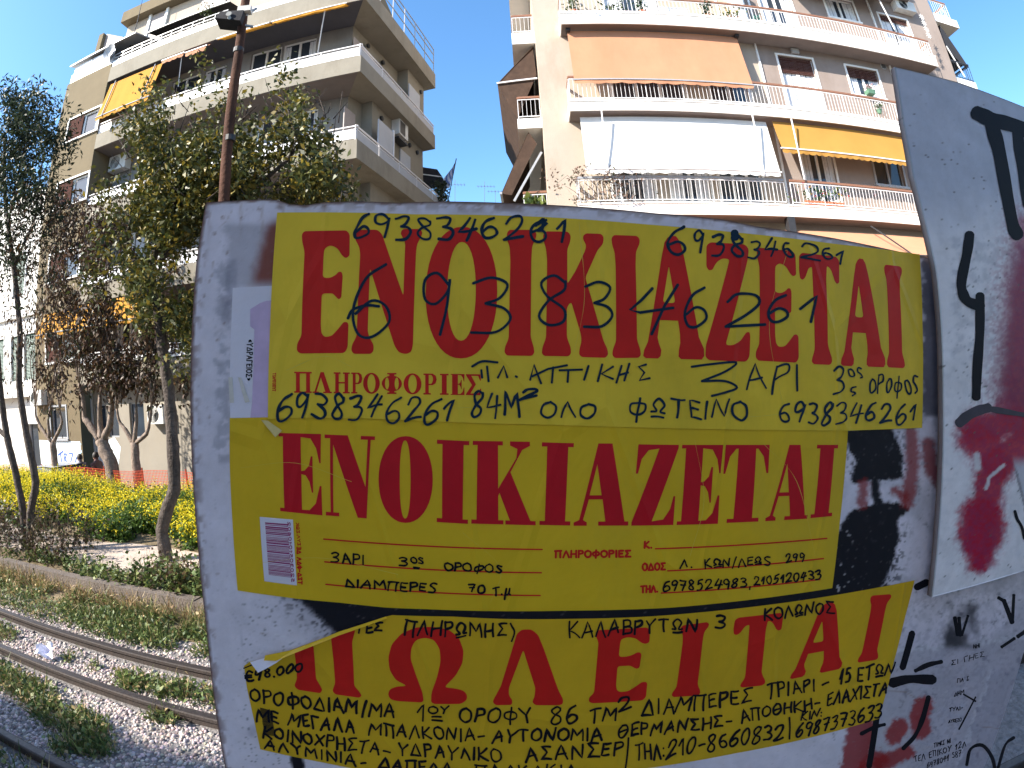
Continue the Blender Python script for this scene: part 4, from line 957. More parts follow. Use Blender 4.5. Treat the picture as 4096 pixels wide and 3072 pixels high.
# roof storey
mb = MB().prism([(-16.6, 1.6), (-5.6, 1.6), (-5.6, 8), (-16.6, 8)], 15.46, 19.1)
mb.build('upper_wall', 'plaster_cream', LB)
MB().prism([(-16.75, 1.2), (-5.2, 1.2), (-5.2, 8.2), (-16.75, 8.2)], 19.12, 19.75).build('roof', 'plaster_tan', LB)
o = MB().box(-15.05, -14.2, 1.56, 1.597, 17.0, 19.0).build('shutter', 'shutter_grey', LB); MB().box(-14.19, -14.05, 1.5, 1.597, 16.9, 19.1).build('shutter_frame', 'frame_white', o); MB().box(-15.2, -15.06, 1.5, 1.597, 16.9, 19.1).build('shutter_frame', 'frame_white', o)
o = MB().box(-12.2, -10.9, 1.56, 1.597, 16.9, 19.0).build('shutter', 'shutter_grey', LB)
o = MB().prism([(-17.0, .4), (-16.72, .4), (-16.72, 2.0), (-17.0, 2.0)], 15.5, 18.0).build('chimney', 'plaster_tan', LB)
lv = MB()
for i in range(14): x = -16.68 + i * .088; lv.box(x, x + .055, .55, .6, 16.9, 18.0 - i * .05)
lv.build('louvre', 'shutter_grey', LB)
# glazed-in balcony and set-back roof terrace wall
gb = MB().prism([(-17.72, .02), (-15.06, .02), (-15.06, 1.5), (-17.72, 1.5)], 15.47, 15.9); o = gb.build('glazed_balcony', 'panel_grey', LB)
MB().box(-16.45, -15.6, .03, .05, 15.91, 16.28).build('pane', 'curtain', o); MB().box(-17.6, -16.5, .03, .05, 15.91, 16.28).build('panel', 'panel_white', o); MB().box(-15.58, -15.1, .03, .05, 15.91, 16.28).build('panel', 'panel_white', o)
MB().add([(-17.85, -.12, 16.32), (-13.9, -.12, 16.45), (-13.9, 1.6, 17.0), (-17.85, 1.6, 16.9), (-17.85, -.12, 16.37), (-13.9, -.12, 16.5), (-13.9, 1.6, 17.05), (-17.85, 1.6, 16.95)], [(0, 3, 2, 1), (4, 5, 6, 7), (0, 1, 5, 4), (1, 2, 6, 5), (3, 0, 4, 7)]).build('canopy', 'metal_grey', o)
MB().box(-14.0, -12.6, 1.5, 1.597, 15.6, 16.9).build('doorway', 'interior', LB)
awning(LB, -13.6, -9.6, (1.3, 17.0), (.25, 16.55), 'awn_dark', 0, (), .04, .3, 'frame_white', fold=.02)
# terrace: dish, mast, plants
root = empty('satellite_dish', lb(-15.25, -.02, 15.75), RZ_L, 'grey satellite dish fixed beside the glazed balcony under the roof', 'satellite dish')
v_, f_ = [(0, 0, .3)], []
for k in (1, 2, 3):
    for i in range(20): a = 2 * math.pi * i / 20; v_.append((.11 * k * math.cos(a), -.02 * k * k * .8, .3 + .12 * k * math.sin(a)))
f_ += [(0, 1 + i, 1 + (i + 1) % 20) for i in range(20)] + [(1 + 20 * k + i, 21 + 20 * k + i, 21 + 20 * k + (i + 1) % 20, 1 + 20 * k + (i + 1) % 20) for k in (0, 1) for i in range(20)]
MB().add(v_, f_).build('dish', 'metal_grey', root, True); MB().bar((0, 0, 0), (0, .02, .3), .02).build('mast', 'metal_grey', root); MB().bar((0, -.05, .0), (0, -.4, .3), .012).build('feed_arm', 'metal_grey', root)
root = empty('aerial_mast', lb(-14.85, .6, 16.4), RZ_L, 'tall thin aerial mast rising from the roof of the tan block', 'antenna')
MB().tube([(0, 0, 0), (.02, 0, 1.5), (-.12, 0, 3.5)], [.022, .018, .008], 8).build('mast', 'metal_dark', root)
pot_plant(lb(-10.6, .4, 15.4), .18, .28, 'green shrub in a pot on the roof terrace beside the floodlight pole', [(.06, .08, .02), (.04, .06, .02)], (), plant_h=1.0, n=160, spread=.4)
# painted tags on the ground floor wall
def wall_stroke(par, name, pts, wd, m, y=.594):
    b = MB()
    for (xa, za), (xb, zb_) in zip(pts, pts[1:]):
        d = Vector((xb - xa, 0, zb_ - za)); L = d.length or 1; nrm = Vector((-d.z, 0, d.x)) / L * wd; y -= .0006
        b.add([(xa + nrm.x, y, za + nrm.z), (xa - nrm.x, y, za - nrm.z), (xb - nrm.x, y, zb_ - nrm.z), (xb + nrm.x, y, zb_ + nrm.z)], [(0, 1, 2, 3)])
    return b.build(name, m, par)
M['spray_blue'] = mat('spray_blue', (.05, .12, .45), .6, .15, 12); M['spray_pale'] = mat('spray_pale', (.42, .62, .72), .7, .3, 3); M['spray_white'] = mat('spray_white', (.72, .78, .80), .7, .12, 2)
b = MB().add([(-15.03, .5955, -.6), (-14.0, .5955, -.6), (-13.6, .5955, .6), (-13.9, .5955, .95), (-14.6, .5955, .75), (-15.03, .5955, .7)], [(0, 1, 2, 3, 4, 5)]); b.build('graffiti', 'spray_white', LB)
b = MB().add([(XL + .02, -.004, -.9), (-15.2, -.004, -.9), (-15.15, -.004, .85), (XL + .02, -.004, .9)], [(0, 1, 2, 3)]); b.build('graffiti', 'spray_white', LB)
g0 = -16.6
wall_stroke(LB, 'graffiti', [(g0, .35), (g0 + .35, .5)], .03, 'spray_blue', -.008); wall_stroke(LB, 'graffiti', [(g0 + .15, .45), (g0 + .2, .0)], .03, 'spray_blue', -.008)
wall_stroke(LB, 'graffiti', [(g0 + .4, .05), (g0 + .38, .4), (g0 + .55, .4), (g0 + .42, .22), (g0 + .6, .05)], .026, 'spray_blue', -.008); wall_stroke(LB, 'graffiti', [(g0 + .7, .42), (g0 + .95, .42), (g0 + .72, .05), (g0 + 1.0, .02), (g0 + 1.15, .3)], .026, 'spray_blue', -.008)
wall_stroke(LB, 'graffiti', [(g0 + 1.5, .75), (g0 + 1.25, .8), (g0 + 1.35, .6), (g0 + 1.5, .5), (g0 + 1.3, .4)], .025, 'spray_pale', -.008)
# dark awning, plants and flag at the far end of the flank
o = MB().add([(-3.95, 6.8, 11.35), (-3.1, 6.8, 11.1), (-2.9, 6.8, 10.75), (-2.75, 6.8, 10.3), (-3.9, 6.8, 10.2), (-3.95, 7.6, 11.35), (-3.1, 7.6, 11.1), (-2.9, 7.6, 10.75)], [(4, 3, 2, 1, 0), (0, 1, 6, 5), (1, 2, 7, 6)]).build('awning', 'awn_dark', LB); o['label'] = 'black side awning at the far end of the flank'
MB().bar((-3.95, 6.78, 11.0), (-2.92, 6.78, 10.72), .02).build('front_bar', 'frame_white', o)
root = empty('flag', lb(-2.72, 6.9, 9.55), RZ_L, 'blue and white striped flag on a leaning pole at the end of the balcony', 'flag')
MB().bar((0, 0, 0), (.42, 0, 2.0), .016).build('flagpole', 'metal_dark', root)
vs, fs, cs = [], [], []
nx_, nz_ = 10, 18
for i in range(nx_ + 1):
    for j in range(nz_ + 1):
        t, u = j / nz_, i / nx_
        vs.append((.40 - .30 * t - u * (.02 + .46 * min(1, t * 1.5) * (1 - .25 * max(0, t - .7))), .03 * math.sin(u * 9 + t * 3), 1.95 - 1.25 * t - .18 * u)); cs.append((.03, .09, .34) if (int((u * .6 + t) * 9) % 2 == 0) else (.62, .66, .74))
for i in range(nx_):
    for j in range(nz_): fs.append((i * (nz_ + 1) + j, i * (nz_ + 1) + j + 1, (i + 1) * (nz_ + 1) + j + 1, (i + 1) * (nz_ + 1) + j))
b = MB(); b.add(vs, fs); b.c = cs; b.build('cloth', 'flag_cloth', root)
pot_plant(lb(-2.95, 6.75, 8.78), .2, .3, 'dark bushy plant in a pot under the flag', [(.025, .04, .02), (.05, .06, .03)], (), plant_h=1.35, n=330, spread=.6, lsize=(.08, .16))

# ------------------------------------------------------------------ white house at the far left
WH = empty('apartment_building', lb(-17.9, 0, 0), RZ_L, 'plain white rendered house with green shutters at the far left edge', 'building')
mb = MB(); hh = [(-2.2, -1.3, 3.2, 5.0), (-1.15, -.25, 3.2, 5.0), (-2.2, -1.3, 6.6, 8.4), (-3.6, -2.8, 3.2, 5.0), (-1.0, -.25, -.9, 1.7)]
facade(mb, -12, -.02, -1.2, 10.9, .25, hh); mb.add([(-12, .25, 10.9), (-.02, .25, 10.9), (-.02, 9, 13.2), (-12, 9, 13.2)], [(0, 1, 2, 3)]).add([(-.02, .25, -1.2), (-.02, 9, -1.2), (-.02, 9, 13.2), (-.02, .25, 10.9)], [(0, 1, 2, 3)])
mb.add([(-12, .25, -1.2), (-12, 9, -1.2), (-12, 9, 13.2), (-12, .25, 10.9)], [(0, 3, 2, 1)])
mb.build('wall', M.setdefault('render_white', mat('render_white', (.78, .74, .68), .9, .05, 1, .1, 25)), WH)
for (x0, x1, z0, z1) in hh[:4]: window(WH, x0, x1, z0, z1, .25, leaves=2, shutter=.98, smat='shutter_green', surround=True)
window(WH, *hh[4], .25, leaves=1, fmat='metal_grey', surround=False)
MB().box(-12, -.02, -.1, .249, 2.55, 2.75).build('balcony', 'slab_white', WH); MB().box(-12, -.02, .12, .249, 5.7, 5.8).build('cornice', 'slab_white', WH)
MB().box(-1.2, -.04, .2, .245, 1.5, 2.45).build('roller_shutter', 'slab_white', WH)

# ------------------------------------------------------------------ unseen blocks added behind the camera, sized and toned to shade the boards
def back_block(name_label, x0, x1, y0, y1, H, m):
    root = empty('apartment_building', (0, 0, 0), 0, name_label, 'building')
    hs = [(x, x + 1.1, z, z + 1.4) for x in np.arange(x0 + 1, x1 - 1.5, 2.6) for z in np.arange(.9, H - 2, 3.0)]
    mb = MB(); facade(mb, -x1, -x0, 0 - .1, H, -y1, [(-b_, -a_, c_, d_) for a_, b_, c_, d_ in hs])
    mb.v = [(-x, -y, z) for x, y, z in mb.v]
    mb.add([(x0, y0, -.1), (x1, y0, -.1), (x1, y1, -.1), (x0, y1, -.1), (x0, y0, H), (x1, y0, H), (x1, y1, H), (x0, y1, H)], [(4, 5, 6, 7), (0, 1, 5, 4), (1, 2, 6, 5), (3, 0, 4, 7)])
    mb.build('wall', m, root)
    for a_, b_, c_, d_ in hs: MB().box(a_ + .05, b_ - .05, y1 - .10, y1 - .06, c_ + .05, d_ - .05).build('window', 'glass', root)
    MB().box(x0 - .2, x1 + .2, y0 - .2, y1 + .2, H + .003, H + .25).build('roof', 'slab_white', root)
back_block('tall pale unseen block added behind the camera to shade the board', -12.9, 9.0, -14.0, -6.2, 16.0, 'back_render')
back_block('lower pale unseen block added behind the camera to shade the near ground', -40, -13.3, -14.0, -6.2, 10.65, 'back_render')

# ------------------------------------------------------------------ telegraph pole with floodlight
PY = 4.2
pb = [(475, 900), (481, 650), (484, 430), (497, 250), (515, 120), (532, -10), (545, -120)]
root = empty('utility_pole', Vector((at_y(478, 760, PY).x, PY, -.2)), 0, 'dark brown wooden utility pole rising behind the board', 'pole'); O = Vector(root.location)
pp = [Vector((at_y(476, 900, PY).x + .02, PY, -.2))] + [at_y(a, b_, PY) for a, b_ in pb[1:]]
o = MB().tube(pp, [.063, .060, .056, .054, .052, .050, .049], 14, .03).build('pole_shaft', 'creosote', root, True); o.matrix_parent_inverse = Matrix.Translation(-O)
for a, b_ in ((497, 300), (515, 110)):
    q = at_y(a, b_, PY); o = MB().tube([q - Vector((0, 0, .03)), q + Vector((0, 0, .03))], .059, 14).build('band', 'metal_dark', root); o.matrix_parent_inverse = Matrix.Translation(-O)
fl = at_y(499, 44, PY - .08)
root = empty('floodlight', fl, RAD(12), 'black floodlight bracketed to the wooden pole, facing down', 'floodlight'); root.scale = (.6, .6, .6)
MB().add([(-.27, -.15, -.02), (.24, -.15, -.16), (.24, .2, -.16), (-.27, .2, -.02), (-.2, -.12, .15), (.26, -.12, .12), (.26, .18, .12), (-.2, .18, .15), (.0, -.16, -.17)], [(3, 2, 1, 0), (4, 5, 6, 7), (0, 1, 5, 4), (1, 2, 6, 5), (2, 3, 7, 6), (3, 0, 4, 7)]).build('housing', 'awn_dark', root)
MB().tube([(.0, -.158, .02), (.0, -.175, .02)], .055, 16).build('lens', 'lens_grey', root); MB().tube([(.02, -.158, -.075), (.03, -.17, -.08)], .035, 14).build('lens', 'lens_grey', root)
MB().bar((.22, .05, .1), (.42, .12, .35), .02).bar((.2, .05, -.1), (.42, .12, -.12), .02).build('bracket', 'metal_grey', root)
MB().box(.1, .36, -.05, .1, .17, .30).build('ballast_box', 'ac_white', root)

# distant aerials between the blocks
for i, (px, py0, py1, lab) in enumerate(((1047, 392, 470, 'thin television aerial on the roofs far behind, nearest the right block'), (983, 388, 470, 'pale television aerial on the roofs far behind, near the flag'), (1070, 410, 470, 'short television aerial on the roofs far behind, half hidden by the board'))):
    a, b_ = at_y(px, py0, 42), at_y(px, py1 + 60, 42)
    root = empty('television_aerial', b_, 0, lab, 'antenna', 'aerials far behind'); d = a - b_
    MB().bar((0, 0, 0), tuple(d), .018).build('mast', 'aerial_grey', root)
    bb = MB(); z = d.z * (.93 if i != 2 else .98); bb.bar((d.x - .7, 0, z), (d.x + .9, 0, z - .15), .014)
    for k in range(6): x = d.x - .6 + k * .28; bb.bar((x, -.3, z - .02 - k * .02), (x, .3, z - .02 - k * .02), .012)
    bb.build('elements', 'aerial_grey', root)
fb_ = empty('apartment_building', (-9, 44, -1.1), RAD(-4), 'distant low block whose roof carries the aerials', 'building')
MB().box(-14, 12, 0, 12, 0, 8.5).build('wall', 'plaster_pale', fb_); MB().box(-14.2, 12.2, -.2, 12.2, 8.502, 8.8).build('roof', 'slab_white', fb_)
# scrap of paper on the ballast
p_ = at_z(103, 1412, .05)
sc = MB(); n = 9
sc.v = [((i / 8 - .5) * .17 * (1 - .3 * (j > 5)), (j / 8 - .5) * .13, .05 + .03 * math.sin(i * .8 + j * .35) + .015 * math.cos(j * 1.1 - i * .4)) for i in range(n) for j in range(n)]
sc.f = [(i * n + j, (i + 1) * n + j, (i + 1) * n + j + 1, i * n + j + 1) for i in range(n - 1) for j in range(n - 1)]
o = sc.build('paper_scrap', 'paper_white'); o.location = p_; o.rotation_euler = (.5, .1, .4); tag(o, 'crumpled scrap of white paper on the ballast between the rails', 'paper')
# ------------------------------------------------------------------ the metal board with the notices
BN = Vector((-.030, .9994, .003)).normalized(); BD = .448
INKW = 1.3                                  # pen pressure: all strokes a little broader than their centre lines suggest
b_r = rays([(560, 900), (1900, 900)]); _p = b_r * (BD / (b_r @ np.array(BN)))[:, None]
BU = Vector(_p[1] - _p[0]).normalized(); BU = (BU - BN * BU.dot(BN)).normalized(); BV = BU.cross(BN) * -1
if BV.z < 0: BV = -BV
BO = EYE + BN * BD
def ab(px, d=BD):
    """photograph px -> metres on the board plane"""
    r = rays(px); P = r * (d / (r @ np.array(BN)))[:, None] - np.array(BN) * d
    return np.stack([P @ np.array(BU), P @ np.array(BV)], 1)
def w3(a, b, h=0.0, d=BD):
    a = np.asarray(a, float); b = np.asarray(b, float)
    return np.array(EYE + BN * (d - h)) + a[..., None] * np.array(BU) + b[..., None] * np.array(BV)
def round_poly(pts, r, n=3):
    out = []; P = [np.array(p, float) for p in pts]; m = len(P)
    for i in range(m):
        a, b, c = P[i - 1], P[i], P[(i + 1) % m]
        u, v = a - b, c - b; lu, lv = np.linalg.norm(u), np.linalg.norm(v)
        k = min(r, .45 * lu, .45 * lv)
        if k < 1e-9: out.append(b); continue
        p, q = b + u / lu * k, b + v / lv * k
        for j in range(n + 1):
            t = j / n; out.append((1 - t)**2 * p + 2 * t * (1 - t) * b + t * t * q)
    return out
def fill(mb, loops, h, d=BD):
    """loops of photograph px -> one flat filled patch lying h in front of the board"""
    L = [ab(l, d) for l in loops]; vv = [[Vector((p[0], p[1], 0)) for p in l] for l in L]
    tri = geometry.tessellate_polygon(vv); flat = np.concatenate(L)
    P = w3(flat[:, 0], flat[:, 1], h, d); out = []
    for t in tri:
        p0, p1, p2 = flat[t[0]], flat[t[1]], flat[t[2]]
        cr = (p1[0] - p0[0]) * (p2[1] - p0[1]) - (p1[1] - p0[1]) * (p2[0] - p0[0])
        if abs(cr) < 1e-12: continue
        out.append(tuple(t) if cr > 0 else (t[0], t[2], t[1]))
    mb.add([tuple(p) for p in P], out)
def catmull(P, k=5):
    P = np.asarray(P, float)
    if len(P) < 3: return P
    Q = np.concatenate([[2 * P[0] - P[1]], P, [2 * P[-1] - P[-2]]]); out = []
    for i in range(1, len(Q) - 2):
        for j in range(k):
            t = j / k; a, b, c, e = Q[i - 1], Q[i], Q[i + 1], Q[i + 2]
            out.append(.5 * (2 * b + (c - a) * t + (2 * a - 5 * b + 4 * c - e) * t * t + (3 * b - a - 3 * c + e) * t**3))
    out.append(P[-1]); return np.array(out)
_seg = [0]
def ribbon(mb, px, wpx, h, d=BD, taper=True, wvar=.10):
    """a pen or brush stroke through photograph px, wpx wide"""
    A = np.asarray(px, float); keep = [0] + [i for i in range(1, len(A)) if np.linalg.norm(A[i] - A[i - 1]) > .05]; A = A[keep]
    if len(A) < 2: A = np.array([A[0], A[0] + [.6, 0]])
    w = wpx * INKW / 2; T = np.gradient(A, axis=0); T /= np.linalg.norm(T, axis=1)[:, None] + 1e-12
    ext0 = [A[0] - T[0] * w * c for c in (.95, .75, .4)]; ext1 = [A[-1] + T[-1] * w * c for c in (.4, .75, .95)]
    Q = np.concatenate([ext0, A, ext1]); TT = np.concatenate([[T[0]] * 3, T, [T[-1]] * 3])
    W = np.concatenate([[.3, .68, .93], 1 + wvar * (lattice_noise(np.arange(len(A)) * .35, np.full(len(A), _seg[0] * .37), 3) - .5) * 2, [.93, .68, .3]]) * w
    N = np.stack([TT[:, 1], -TT[:, 0]], 1); Lf, Rt = ab(Q + N * W[:, None], d), ab(Q - N * W[:, None], d)
    _seg[0] += 1; hh = h + (_seg[0] % 90) * 1.6e-6 + np.linspace(0, 1.2e-5, len(Q))
    V = np.stack([w3(Lf[:, 0], Lf[:, 1], 0, d) - hh[:, None] * np.array(BN), w3(Rt[:, 0], Rt[:, 1], 0, d) - hh[:, None] * np.array(BN)], 1).reshape(-1, 3)
    mb.add([tuple(v) for v in V], [(2 * i, 2 * i + 1, 2 * i + 3, 2 * i + 2) for i in range(len(Q) - 1)])
# handwriting strokes in a unit box, y down; ~ marks a curved stroke
GS = {
 '0': (.62, '~.5,0 .12,.2 .02,.6 .25,.97 .6,.98 .97,.65 .95,.25 .7,.02 .42,.03'), '1': (.42, '0,.5 .85,0 .55,1'), '2': (.7, '~.05,.25 .3,.02 .75,.05 .85,.3 .5,.65 0,.98;0,.98 1,.92'),
 '3': (.62, '~.05,.1 .5,0 .88,.12 .7,.36 .35,.46;~.35,.46 .8,.55 .95,.75 .6,.97 0,.98'), '4': (.7, '.5,0 0,.58 1,.52;.85,.12 .5,1'), '5': (.6, '.92,0 .25,.03 .15,.42;~.15,.42 .6,.38 .92,.65 .6,.97 0,.95'),
 '6': (.65, '~.85,0 .35,.2 .04,.62 .15,.95 .5,1 .92,.8 .85,.58 .5,.5 .1,.68'), '7': (.62, '0,.06 .95,.02 .4,1;.15,.5 .85,.46'), '8': (.62, '~.85,.15 .5,0 .12,.15 .3,.42 .8,.68 .78,.93 .35,1 .05,.82 .35,.5 .8,.3 .85,.12'),
 '9': (.6, '~.9,.2 .5,0 .1,.12 .1,.42 .45,.5 .85,.3 .92,.1 .82,.55 .6,1'),
 'Α': (.72, '0,1 .5,0 .95,1;.2,.66 .85,.6'), 'Β': (.6, '.1,0 .05,1;~.1,.02 .8,.05 .8,.38 .15,.47;~.15,.47 .95,.52 .9,.92 .05,1'), 'Γ': (.55, '1,.04 .05,0 .08,1'), 'Δ': (.75, '.0,.97 .45,0 1,.97 0,.97'),
 'Ε': (.5, '1,.02 .05,.05 .05,.97 1,.95;.05,.5 .8,.47'), 'Ζ': (.65, '0,.05 1,0 0,1 1,.95'), 'Η': (.65, '.05,0 0,1;.95,0 .95,1;0,.52 .95,.48'), 'Θ': (.75, '~.5,0 .05,.3 .1,.85 .55,1 .98,.6 .85,.1 .45,.0;.1,.52 .9,.48'),
 'Ι': (.16, '.5,0 .5,1'), 'Κ': (.65, '.08,0 .0,1;.9,0 .05,.55 1,1'), 'Λ': (.7, '0,1 .5,0 .98,1'), 'Μ': (.85, '0,1 .12,0 .5,.62 .92,0 1,1'), 'Ν': (.72, '0,1 .08,0 .9,1 1,0'), 'Ξ': (.6, '0,0 1,0;.1,.5 .9,.5;0,1 1,1'),
 'Ο': (.72, '~.5,0 .06,.25 .06,.75 .5,1 .95,.72 .92,.22 .48,.0'), 'Π': (.75, '.0,.04 1,0;.15,.03 .12,1;.85,.02 .85,1'), 'Ρ': (.55, '.08,0 .05,1;~.08,.02 .85,.05 .9,.38 .12,.52'), 'Σ': (.65, '.95,.02 .05,.03 .55,.45 0,.97 1,.95'),
 'Τ': (.68, '0,.04 1,0;.5,.02 .48,1'), 'Υ': (.68, '0,0 .48,.48 1,0;.48,.48 .45,1'), 'Φ': (.75, '~.5,.2 .05,.35 .08,.7 .5,.78 .95,.6 .9,.28 .5,.2;.52,-.05 .45,1.1'), 'Χ': (.7, '0,0 1,1;1,0 0,1'), 'Ω': (.75, '~.05,.75 .35,.72 .1,.35 .45,0 .9,.3 .65,.72 .98,.75;.1,1 .95,.97'),
 'ς': (.5, '~.9,.05 .3,.1 .1,.45 .6,.6 .8,.8 .4,1'), 'ο': (.6, '~.5,.3 .1,.5 .15,.9 .5,1 .95,.75 .85,.4 .5,.3'), 'τ': (.55, '0,.36 1,.32;.5,.34 .48,1'), 'μ': (.6, '0,1.4 .2,.3;~.15,.6 .2,.95 .6,.9 .8,.3;~.8,.3 .75,.8 1,1'), 'φ': (.7, '~.5,.4 .1,.5 .1,.85 .5,.9 .95,.75 .9,.5 .5,.4;.55,.1 .45,1.3'),
 'S': (.55, '~.95,.08 .4,0 .1,.22 .5,.48 .9,.72 .6,1 .0,.93'), '€': (.65, '~1,.1 .5,0 .15,.4 .2,.9 .6,1 1,.9;0,.4 .8,.36;0,.6 .75,.57'), '.': (.12, '.5,.95 .6,.97'), ',': (.14, '.6,.9 .2,1.2'), ':': (.12, '.5,.45 .55,.48;.5,.92 .55,.95'),
 '-': (.5, '.1,.55 .9,.52'), '/': (.35, '1,-.1 0,1.1'), ')': (.3, '~.1,-.05 .95,.4 .2,1.1'), '(': (.3, '~.9,-.05 .05,.5 .8,1.1'), '²': (.5, '~.05,-.1 .4,-.3 .7,-.15 .1,.28;.1,.28 .9,.22'), ' ': (.45, ''), '|': (.2, '.7,-.1 .3,1.15'), '«': (.5, '.5,.3 .1,.5 .5,.7;.9,.3 .5,.5 .9,.7'), '»': (.5, '.1,.3 .5,.5 .1,.7;.5,.3 .9,.5 .5,.7'),
}
def glyph_strokes(ch):
    w_, s = GS[ch]; out = []
    for st in s.split(';'):
        if not st: continue
        cv = st[0] == '~'; P = np.array([[float(q) for q in p.split(',')] for p in st.lstrip('~').split()])
        out.append(catmull(P, 5) if cv else np.concatenate([np.linspace(P[i], P[i + 1], 5)[(1 if i else 0):] for i in range(len(P) - 1)]))
    return w_, out
def write(mb, text, tl, bl, tr, br, wpx, h, d=BD, jit=.05, gap=.24, slant=0.0):
    """handwrite TEXT inside the quad (top left, bottom left, top right, bottom right) given in photograph px"""
    tl, bl, tr, br = (np.array(p, float) for p in (tl, bl, tr, br))
    tot = sum(GS[c][0] + gap for c in text) - gap; pos = 0
    for c in text:
        w_, st = glyph_strokes(c); j = nrs.uniform(-jit, jit, 2); k = 1 + nrs.uniform(-jit, jit) * 1.5; sh, ro, ph = nrs.normal(0, jit * 2.2), nrs.normal(0, jit * 1.2), nrs.uniform(0, 6.28, 4); am = jit * 1.1
        for s in st:
            s = np.stack([s[:, 0] + sh * (.5 - s[:, 1]) + ro * (s[:, 1] - .5) + am * np.sin(3.1 * s[:, 1] + ph[0]) + am * .6 * np.sin(5 * s[:, 0] + ph[1]), s[:, 1] + ro * (s[:, 0] - .5) + am * np.sin(2.7 * s[:, 0] + ph[2]) + am * .5 * np.sin(4.3 * s[:, 1] + ph[3])], 1)
            u = ((pos + (s[:, 0] * w_ * k)) / tot + slant * (1 - s[:, 1]) / tot)[:, None]; v = (s[:, 1] * k + j[1])[:, None]
            top, bot = tl + (tr - tl) * u, bl + (br - bl) * u
            ribbon(mb, top + (bot - top) * v, wpx * (1 + nrs.uniform(-3, 3) * jit), h, d, wvar=.10 + jit * 2.5)
        pos += w_ + gap
def hw(mb, text, z, x0, t0, b0, x1, t1, b1, wpx, h, z2=None, **k):
    z2 = z2 or z
    write(mb, text, Z(z, x0, t0), Z(z, x0, b0), Z(z2, x1, t1), Z(z2, x1, b1), wpx, h, **k)
# printed letters: traced once, then fitted into quads
def norm(loops, quad):
    q = np.array(quad, float); out = []
    for l in loops:
        P = np.array(l, float); res = []
        for p in P:
            u, v = .5, .5
            for _ in range(12):
                f = (q[0] * (1 - u) + q[1] * u) * (1 - v) + (q[3] * (1 - u) + q[2] * u) * v - p
                du = (q[1] - q[0]) * (1 - v) + (q[2] - q[3]) * v; dv = (q[3] - q[0]) * (1 - u) + (q[2] - q[1]) * u
                J = np.stack([du, dv], 1); s = np.linalg.solve(J, -f); u, v = u + s[0], v + s[1]
            res.append((u, v))
        out.append(res)
    return out
def ell(cx, cy, rx, ry, n=40, p=2.0): return [(cx + rx * np.sign(math.cos(t)) * abs(math.cos(t))**(2 / p), cy + ry * np.sign(math.sin(t)) * abs(math.sin(t))**(2 / p)) for t in np.linspace(0, 2 * math.pi, n, endpoint=False)]
